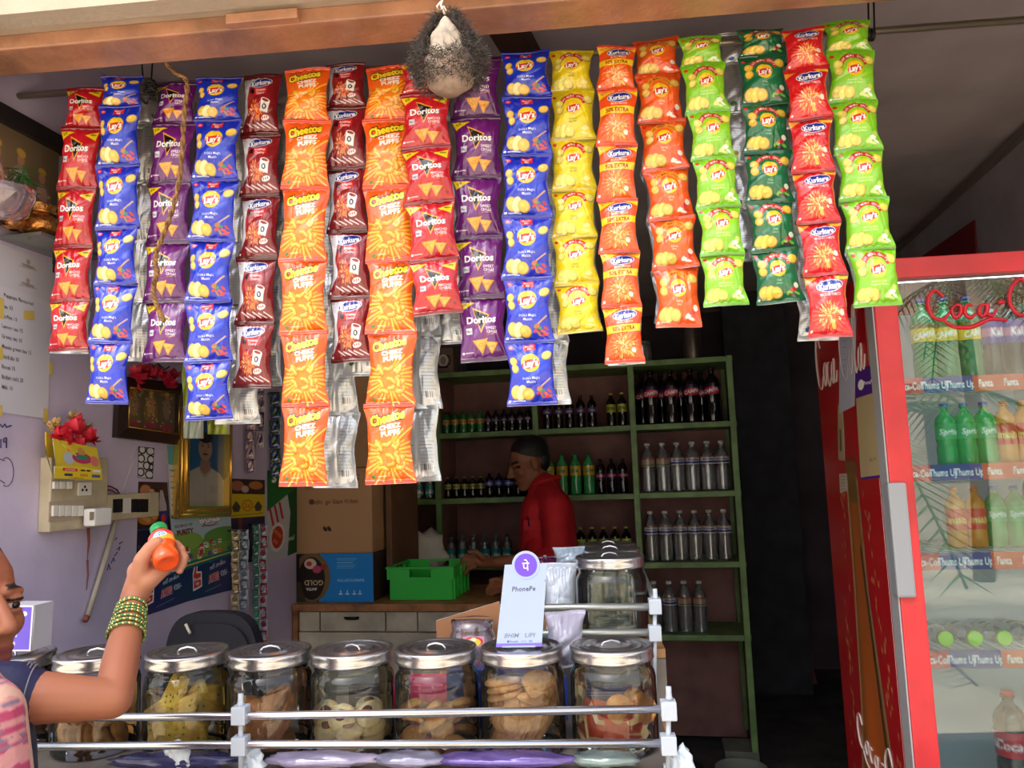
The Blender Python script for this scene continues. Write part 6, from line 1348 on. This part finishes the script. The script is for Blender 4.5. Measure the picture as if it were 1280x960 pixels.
# ================================================================ people
def PD(px, py, D): r = ray(px,py); return CAMP + r*(D/r.dot(HD))
def organic(name, prims, voxel, m, parent=None, smooth=4, colfn=None):
    """one continuous skin over tapered capsules and ellipsoids (voxel remesh, smoothed)"""
    bm = bmesh.new()
    for p in prims:
        if p[0] == 'e':
            _, c, rad, rot = p if len(p) == 4 else (*p, None)
            r = bmesh.ops.create_icosphere(bm, subdivisions=3, radius=1)
            for v in r['verts']:
                q = Vector((v.co.x*rad[0], v.co.y*rad[1], v.co.z*rad[2])); v.co = (rot @ q if rot is not None else q) + Vector(c)
        else:
            _, a, ra, b, rb = p; a, b = Vector(a), Vector(b); L = (b-a).length; n = max(2, int(L/(min(ra,rb)*.35))+1); n = min(n, 24)
            d = (b-a).normalized() if L > 1e-6 else Vector((0,0,1)); u = d.orthogonal().normalized(); w = d.cross(u); rings = []
            prof = [(-ra*math.cos(q), ra*math.sin(q)) for q in np.linspace(0.02,PI/2,6)[:-1]]+[(L*i/n, ra+(rb-ra)*i/n) for i in range(n+1)]+[(L+rb*math.sin(q), rb*math.cos(q)) for q in np.linspace(0,PI/2-.02,6)[1:]]
            for h,r in prof: rings.append([bm.verts.new(a+d*h+(u*math.cos(2*PI*k/16)+w*math.sin(2*PI*k/16))*r) for k in range(16)])
            for i in range(len(rings)-1):
                for k in range(16): bm.faces.new((rings[i][k],rings[i][(k+1)%16],rings[i+1][(k+1)%16],rings[i+1][k]))
            bm.faces.new(rings[0][::-1]); bm.faces.new(rings[-1])
    me = bpy.data.meshes.new(name); bm.to_mesh(me); bm.free(); o = bpy.data.objects.new('tmp', me); COL.objects.link(o)
    r = o.modifiers.new('r','REMESH'); r.mode = 'VOXEL'; r.voxel_size = voxel
    s = o.modifiers.new('s','SMOOTH'); s.factor = .5; s.iterations = smooth
    dg = bpy.context.evaluated_depsgraph_get(); me2 = bpy.data.meshes.new_from_object(o.evaluated_get(dg)); bpy.data.objects.remove(o); me2.name = name
    me2.materials.clear(); me2.materials.append(m); me2.polygons.foreach_set('use_smooth',[True]*len(me2.polygons))
    if colfn:
        n = len(me2.vertices); a = np.empty(n*3,np.float32); me2.vertices.foreach_get('co',a); C = colfn(a.reshape(-1,3)); at = me2.color_attributes.new('col','FLOAT_COLOR','POINT'); at.data.foreach_set('color',np.concatenate([C,np.ones((n,1))],1).astype(np.float32).ravel())
    ob = link(name, me2); 
    return put(ob, parent) if parent is not None else ob
def head_prims(M_, s=1.0, female=False):
    P = []; R3 = M_.to_3x3()
    def E(c, r): P.append(('e', M_ @ (Vector(c)*s), tuple(x*s for x in r), R3))
    def K(a, ra, b, rb): P.append(('c', M_ @ (Vector(a)*s), ra*s, M_ @ (Vector(b)*s), rb*s))
    E((-.012,0,.03),(.096,.076,.088)); E((.022,0,-.03),(.066,.058,.085)); E((.062,0,-.098),(.022,.026,.018))
    for q in (-1,1):
        K((-.005,q*.052,-.045),.020,(.052,q*.018,-.096),.018); E((.056,q*.036,-.022),(.026,.024,.026)); E((.098,q*.012,-.031),(.010,.0075,.0075)); E((-.006,q*.078,-.004),(.018,.007,.030))
        K((.081,q*.018,.024),.010,(.070,q*.046,.020),.008); E((.0825,q*.031,.0105),(.009,.014,.0055)); E((.079,q*.031,-.006),(.009,.014,.005))
    K((.088,0,.014),.0085,(.110,0,-.026),.0115); K((.086,-.017,-.056),.0075,(.086,.017,-.056),.0075); K((.084,-.014,-.0695),.0085,(.084,.014,-.0695),.0085); E((.078,0,-.063),(.012,.026,.016))
    K((-.02,0,-.05),.050 if not female else .043,(-.035,0,-.18),.056 if not female else .046)
    return P
m_skin = mat('skin', rough=.5, attr=True, spec=.4, sss=.05)
def skin_col(M_, s, base, lips, extra=None):
    Mi = M_.inverted()
    def f(a):
        A = np.concatenate([a,np.ones((len(a),1))],1) @ np.array(Mi).T; x,y,z = A[:,0]/s, A[:,1]/s, A[:,2]/s
        C = np.tile(np.array(lin(base)),(len(a),1)); n = (np.sin(a[:,0]*60)*np.sin(a[:,1]*55)*np.sin(a[:,2]*50))*.06+1; C = C*n[:,None]
        near = (x > .05)
        m = near & (x > .078) & (np.abs(y) < .026-.5*np.abs(z+.063)) & (np.abs(z+.063) < .0105); C[m] = lin(lips)
        m = near & (np.abs(np.abs(y)-.033) < .019) & (np.abs(z-.029-.0*(np.abs(y))) < .0042); C[m] = lin((34,26,24))
        m = near & (np.abs(np.abs(y)-.031) < .017) & (np.abs(z-.010) < .0018); C[m] = lin((30,22,20))
        if extra: extra(C,x,y,z,a)
        return C
    return f
def eyes(M_, s, root):
    for q in (-1,1):
        c = M_ @ (Vector((.0765,q*.031,.0030))*s); mb = MB().lathe([(0,-.0100*s)]+[(.0100*s*math.sin(t),-.0100*s*math.cos(t)) for t in np.linspace(.2,PI-.2,10)]+[(0,.0100*s)],16,cap=False)
        M4 = frame_M(c, M_.to_3x3() @ Vector((0,1,0)), M_.to_3x3() @ Vector((0,0,1))); mb.v = [tuple(M4 @ Vector(p)) for p in mb.v]; mb.mi = 1
        fw = (M_.to_3x3() @ Vector((1,-.1,-.12))).normalized(); Mi_ = frame_M(c+fw*.0094*s, fw.orthogonal(), fw.cross(fw.orthogonal())); mb.lathe([(0,0),(.0060*s,0),(.0050*s,.0016*s),(0,.0022*s)],14,Mi_ @ Matrix.Rotation(0,4,'X'),cap=False)
        put(mb.build('eye',[mat('eye_white',(214,206,196),.2),mat('eye_iris',(24,16,14),.15)]),root)
def fingers(pts_list, rads):
    P = []
    for pts, rd in zip(pts_list, rads):
        for i in range(len(pts)-1): P.append(('c', pts[i], rd[i], pts[i+1], rd[i+1]))
    return P
# ---------------- woman at the left
HF = (RX*.86 - HD*.30 + Vector((0,0,.10))).normalized()
hx_ = HF; hy = Vector((0,0,1)).cross(hx_).normalized(); hz = hx_.cross(hy)
hc = PD(-57,766,1.16); MH = Matrix((hx_,hy,hz)).transposed().to_4x4(); MH.translation = hc
wo = thing('person','woman in navy blouse and pink saree raising a small orange bottle','person',(hc.x-.02,hc.y,0))
sh, el, wr = PD(-52,874,1.06), PD(141,874,1.12), PD(167,748,1.27)
HW = head_prims(MH,1.0,True)
hp = PD
palm = [('c',wr,.021,PD(178,722,1.28),.0235),('c',PD(178,722,1.28),.023,PD(197,707,1.30),.018),('c',PD(174,714,1.285),.019,PD(192,696,1.31),.014),('c',PD(183,727,1.272),.017,PD(203,712,1.288),.0125)]
fin = fingers([[hp(190,693,1.315),hp(206,681,1.335),hp(219,680,1.325),hp(227,687,1.302)],[hp(195,700,1.315),hp(212,690,1.335),hp(225,690,1.32),hp(231,697,1.298)],[hp(197,706,1.308),hp(213,699,1.325),hp(226,699,1.310),hp(229,706,1.292)],[hp(200,711,1.294),hp(213,709,1.308),hp(222,709,1.298),hp(225,714,1.284)],[hp(173,724,1.268),hp(177,700,1.262),hp(188,684,1.264),hp(198,677,1.268)]],
 [[.0095,.009,.008,.007],[.0095,.009,.008,.007],[.009,.0085,.0078,.0068],[.0085,.0078,.007,.006],[.015,.0125,.0105,.0085]])
arm = [('c',sh,.042,PD(60,872,1.09),.034),('c',PD(60,872,1.09),.034,el,.0265),('c',el,.026,el.lerp(wr,.35),.0262),('c',el.lerp(wr,.35),.0262,el.lerp(wr,.8),.0205),('c',el.lerp(wr,.8),.0205,wr,.0195)]
tor = PD(-48,930,1.10)
body = [('c',hc+Vector((0,0,-.17))-hx_*.03,.05,tor,.06),('c',tor,.08,tor+Vector((0,0,-.5)),.10),('c',tor+Vector((0,0,.0)),.05,sh,.042)]
def w_extra(C,x,y,z,a):
    m = (x > .07)&(np.abs(y) < .0075)&(z > .030)&(z < .058); C[m] = lin((190,20,40))
    m = (x < .0)&(z > .0)&(np.abs(y)<.2)&(np.abs(z)<.14)&(x*1.0 > -.12); 
    # palm side paler
    pc = np.array(PD(195,700,1.29)); d = np.linalg.norm(a-pc,axis=1); k = np.clip((.07-d)/.03,0,1)[:,None]; C[:] = C*(1-k*.5)+np.array(lin((206,146,116)))*k*.5
organic('body', HW+body+arm+palm+fin, .0032, m_skin, wo, 3, skin_col(MH,1.0,(160,100,74),(140,72,66),w_extra))
eyes(MH,1.0,wo)
m_hair = mat('black_hair',(20,17,18),.45,noise=.5,nscale=90,col2=(30,26,26),bump=.5,bscale=160)
def HL(c): return MH @ Vector(c)
R3 = MH.to_3x3()
organic('hair',[('e',HL((-.030,0,.040)),(.100,.083,.092),R3),('e',HL((-.055,0,-.02)),(.062,.078,.075),R3),('e',HL((-.115,0,-.05)),(.045,.05,.05),R3)],.004,m_hair,wo,2)
navy = mat('navy_blouse',(30,34,74),.6,bump=.3,bscale=40,noise=.2,nscale=30)
sl0, sl1 = sh+Vector((0,0,.0)), PD(30,862,1.09)
organic('blouse',[('c',sl0,.050,PD(12,868,1.075),.044),('c',PD(12,868,1.075),.044,PD(34,872,1.085),.0400),('c',tor+Vector((0,0,-.02)),.09,tor+Vector((0,0,-.32)),.105),('c',tor+Vector((0,0,-.0)),.06,sh,.046)],.005,navy,wo,3)
mb = MB()
for k in range(3):
    c_ = PD(38-4*k,872-k,1.087); d = (el-sh).normalized(); u = d.orthogonal().normalized(); w_ = d.cross(u); mb.tube([c_+(u*math.cos(q)+w_*math.sin(q))*(.0425+.001*k) for q in np.linspace(0,2*PI,25)[:-1]],.0012,5,closed=True)
put(mb.build('sleeve_trim',mat('grey_trim',(120,116,130),.5)),wo)
# saree: drape over the far shoulder, skirt to the ground; woven pattern carried as colour
def saree_col(a):
    u = a[:,0]*150+a[:,2]*90+2*np.sin(a[:,2]*60); v = a[:,2]*170-a[:,0]*70+2*np.sin(a[:,0]*50); k = (np.sin(u)*np.sin(v) > .35); k2 = (np.sin(u*2.1+2)*np.sin(v*1.7) > .5)
    C = np.tile(np.array(lin((216,150,150))),(len(a),1)); C[k] = lin((190,70,110)); C[k2] = lin((140,120,140)); C[np.abs(np.sin(a[:,0]*24+a[:,2]*3))<.12] = lin((222,180,160)); return C
m_sar = mat('saree_cloth', rough=.7, attr=True, bump=.2, bscale=60)
td = tor - HD*.05 + RX*.01
organic('saree_drape',[('c',PD(-40,868,1.0),.040,PD(-26,900,1.0),.052),('c',PD(-26,900,1.0),.052,PD(-32,990,1.0),.065),('c',PD(-32,990,1.0),.065,PD(-50,1250,1.02),.10)],.004,m_sar,wo,2,saree_col)
sk = Vector((tor.x,tor.y,0)); organic('saree_skirt',[('c',sk+Vector((0,0,.86)),.125,sk+Vector((0,0,.5)),.16),('c',sk+Vector((0,0,.5)),.16,sk+Vector((0,0,.19)),.19)],.012,m_sar,wo,3,saree_col)
# bangles
gbm = mat('green_glass_bangle',(60,130,70),.15,coat=.6); gbm2 = mat('gold_bangle',(220,200,120),.2,.7)
ax = (wr-el).normalized()
for k,f in enumerate((.60,.635,.665,.70,.735,.80,.835,.87,.905)):
    c_ = el.lerp(wr,f); u = ax.orthogonal().normalized(); w_ = ax.cross(u); rr_b = .0268-.006*max(0,f-.6)*3; tl_ = .004*math.sin(k*2)
    mb = MB(); N = 36
    for q in range(N):
        a0_, a1_ = 2*PI*q/N, 2*PI*(q+1)/N; mb.mi = 0 if q%2 else 1
        mb.tube([c_+(u*math.cos(t)+w_*math.sin(t))*rr_b+ax*tl_*math.cos(t) for t in (a0_,(a0_+a1_)/2,a1_)],.0021,6)
    o = mb.build('bangle',[gbm,gbm2]); tag(recenter(o),f'green gold glass bangle, {("nearest the elbow" if k==0 else "nearest the hand" if k==8 else ORD[k]+" from the elbow")}, raised wrist','bangle',group='bangles on the raised wrist')
# bottle in her hand
bb, bc = PD(209,704,1.258), PD(200,668,1.30); axb = (bc-bb).normalized(); LB = .080
bo = thing('drink_bottle','small orange drink bottle with green cap held in the raised hand','bottle',tuple(bb))
M4 = frame_M(bb, axb.cross(UP).normalized(), UP); M4 = Matrix((axb.orthogonal().normalized(), axb.cross(axb.orthogonal().normalized()), axb)).transposed().to_4x4(); M4.translation = bb
RB = .0200
put(MB().lathe([(0,.002),(RB*.55,.001),(RB*.7,-.001),(RB*.9,0),(RB,.005),(RB,.018),(RB*.86,.027),(RB*.88,.031),(RB,.038),(RB,.056),(RB*.85,.064),(RB*.6,.070),(RB*.55,.073)],32,M4,cap=False).build('body',mat('orange_bottle',(238,84,24),.15,coat=.6)),bo)
put(MB().lathe([(RB*.66,.0705),(RB*.68,.073),(RB*.68,.084),(RB*.6,.0865),(0,.087)],24,M4,cap=False).build('cap',mat('bottle_green_cap',(20,140,70),.35)),bo)
up2 = (UP-axb*axb.dot(UP)); tocam = (CAMP-bb).normalized(); tocam = (tocam-axb*axb.dot(tocam)).normalized(); side_ = axb.cross(tocam)
c = CV(70,34,res=1.3,bg=(234,44,64)); c.ell(35,26,26,14,(250,170,50)); c.ell(35,14,9,9,(240,244,240)); c.ell(35,14,7.6,7.6,(30,110,140)); c.text('REAL',35,11,4.4,W_,.03); c.text('FRUIT',35,17,4,W_,.03); c.ell(12,10,6,5,(250,120,60)); c.ell(58,12,6,5,(255,200,80))
def posb(u,v):
    t = (u-.5)*4.2; h = .058-.021*v; r = RB*1.012; return np.array(bb)[None]+np.array(axb)[None]*h[:,None]+r*(np.cos(t)[:,None]*np.array(tocam)[None]+np.sin(t)[:,None]*np.array(-side_)[None])
o = link('label',grid_mesh('label_small',c.done(),posb,GLOSS())); put(o,bo)
# purple payment speaker behind her
sp = thing('payment_speaker','purple and white payment speaker standing on the leftmost jar lid','speaker',tuple(PD(30,815,1.50)))
P = [PD(*p,1.50) for p in ((4,757),(42,757),(38,814),(0,814))]
nrm = HD
c = CV(50,76,res=1.4,bg=(96,74,200)); c.rect(0,0,50,76,(214,216,236)); c.rect(3,3,47,73,(98,76,206)); c.rect(10,22,26,52,(190,214,240)); c.rect(8,60,24,66,(190,180,230)); c.ell(36,14,4,4,W_)
put(quad_print('face',c,*P,thick=.006,m=GLOSS()),sp)
mb = MB(); Q = [p+HD*.0065 for p in P]; Q2 = [p+HD*.055+RX*.006 for p in P]
mb.add([tuple(q) for q in Q+Q2],[(0,1,2,3),(4,7,6,5),(0,4,5,1),(1,5,6,2),(2,6,7,3),(3,7,4,0)]); put(mb.build('housing',mat('white_housing',(190,190,200),.4)),sp)
# ---------------- shopkeeper
MY = 3.86
def PY(px,py,y=MY): return atY(px,py,y)
k1 = (PY(700,600)-PY(600,600)).length/100
mf = Vector((-.86,-.48,-.30)).normalized(); my = Vector((0,0,1)).cross(mf).normalized(); mz = mf.cross(my)
mc = PY(660,580); MM = Matrix((mf,my,mz)).transposed().to_4x4(); MM.translation = mc
mn = thing('person','moustached shopkeeper in red shirt looking down behind the cabinet','person',(PY(690,700).x,MY,0))
neck = PY(680,606,MY+.01); chest = PY(684,640,MY); hip = PY(690,770,MY); ls = PY(693,632,MY-.13); rs_ = PY(682,624,MY+.15); le = PY(697,700,MY-.19); 
lw = PY(614,703,3.50); re_ = PY(668,708,3.66); rw = PY(636,722,3.36)
mh = head_prims(MM,1.06)
lh = [('c',lw,.026,PY(602,702,3.45),.030),('c',PY(602,702,3.45),.028,PY(592,702,3.43),.024)]
lf = fingers([[PY(594,697,3.43),PY(582,695,3.42),PY(577,702,3.42)],[PY(593,700,3.42),PY(580,699,3.41),PY(575,707,3.41)],[PY(593,704,3.41),PY(581,705,3.40),PY(576,713,3.40)],[PY(594,708,3.40),PY(585,711,3.39),PY(581,718,3.39)],[PY(603,697,3.42),PY(595,690,3.40),PY(586,690,3.39)]],[[.011,.010,.009]]*4+[[.014,.012,.010]])
rh = [('c',rw,.026,PY(627,730,3.29),.028)]
rf = fingers([[PY(624,729,3.28),PY(614,731,3.24),PY(609,736,3.22)],[PY(624,732,3.27),PY(613,735,3.23),PY(608,739,3.21)],[PY(624,735,3.26),PY(615,739,3.22),PY(610,742,3.20)],[PY(626,738,3.25),PY(618,741,3.21),PY(614,743,3.19)],[PY(628,727,3.27),PY(620,724,3.25),PY(613,726,3.24)]],[[.010,.0095,.0085]]*4+[[.012,.011,.009]])
mbody = [('c',neck,.062,chest,.10),('c',chest,.115,PY(688,700,MY),.12),('c',PY(688,700,MY),.12,hip,.125),('c',ls,.055,le,.043),('c',le,.041,lw,.026),('c',rs_,.055,re_,.043),('c',re_,.041,rw,.026),('c',neck,.06,ls,.055),('c',neck,.06,rs_,.055)]
legs = [('c',hip+Vector((.0,-.08,0)),.10,Vector((hip.x-.02,MY-.09,.48)),.065),('c',Vector((hip.x-.02,MY-.09,.48)),.062,Vector((hip.x,MY-.09,.08)),.042),('c',hip+Vector((.0,.08,0)),.10,Vector((hip.x+.02,MY+.09,.48)),.065),('c',Vector((hip.x+.02,MY+.09,.48)),.062,Vector((hip.x+.04,MY+.09,.08)),.042),
 ('c',Vector((hip.x+.02,MY-.09,.045)),.042,Vector((hip.x-.14,MY-.10,.03)),.03),('c',Vector((hip.x+.06,MY+.09,.045)),.042,Vector((hip.x-.10,MY+.10,.03)),.03)]
organic('body',mh+mbody+lh+lf+rh+rf+legs,.0052,m_skin,mn,2,skin_col(MM,1.06,(140,90,66),(118,66,56),lambda C,x,y,z,a: C.__setitem__((x > .05)&(np.abs(np.abs(y)-.031) < .017)&(np.abs(z-.004) < .0035), lin((30,20,18)))))
def ML(c): return MM @ (Vector(c)*1.06)
R4 = MM.to_3x3()
organic('hair',[('e',ML((-.026,0,.052)),(.103,.085,.088),R4),('e',ML((-.062,0,.005)),(.055,.078,.07),R4)],.005,m_hair,mn,2)
organic('moustache',[('c',ML((.101,0,-.046)),.010,ML((.090,-.028,-.054)),.006),('c',ML((.101,0,-.046)),.010,ML((.090,.028,-.054)),.006)],.002,m_hair,mn,1)
red = mat('red_cotton_shirt',(206,22,38),.75,bump=.35,bscale=14,noise=.15,nscale=9)
cuff = le.lerp(lw,.30)
shirt = [('c',PY(681,612,MY),.085,chest,.125),('c',chest,.135,PY(689,700,MY),.14),('c',PY(689,700,MY),.14,hip,.15),('c',ls,.073,le,.062),('c',le,.060,cuff,.050),('c',rs_,.073,re_,.06),('c',re_,.058,re_.lerp(rw,.3),.048),('c',neck+Vector((0,0,-.02)),.075,ls,.072),('c',neck+Vector((0,0,-.02)),.075,rs_,.072),('c',PY(672,640,MY-.06),.085,PY(671,690,MY-.06),.09)]
organic('shirt',shirt,.007,red,mn,3)
mb = MB(); cb_ = [neck+(Vector((math.cos(q)*.078,math.sin(q)*.078,.018+.018*math.cos(q)))) for q in np.linspace(-PI*.75,PI*.75,16)]; mb.tube(cb_,[.006]+[.013]*14+[.006],8); put(mb.build('collar',red),mn)
pk = PY(665,650,MY-.155); put(MB().box((-.042,-.003,-.05),(.042,.003,.0),Matrix.Translation(pk) @ Matrix.Rotation(.12,4,'Z'),.002).build('pocket',red),mn)
put(MB().tube([pk+Vector((-.02,-.006,.018)),pk+Vector((-.014,-.006,-.03))],.004,8).build('pen',mat('navy_pen',(24,26,70),.3)),mn)
organic('trousers',[('c',hip+Vector((0,-.08,-.02)),.115,Vector((hip.x-.02,MY-.09,.48)),.082),('c',Vector((hip.x-.02,MY-.09,.48)),.08,Vector((hip.x,MY-.09,.14)),.07),('c',hip+Vector((0,.08,-.02)),.115,Vector((hip.x+.02,MY+.09,.48)),.082),('c',Vector((hip.x+.02,MY+.09,.48)),.08,Vector((hip.x+.04,MY+.09,.14)),.07)],.012,mat('dark_trousers',(40,40,48),.8),mn,2)
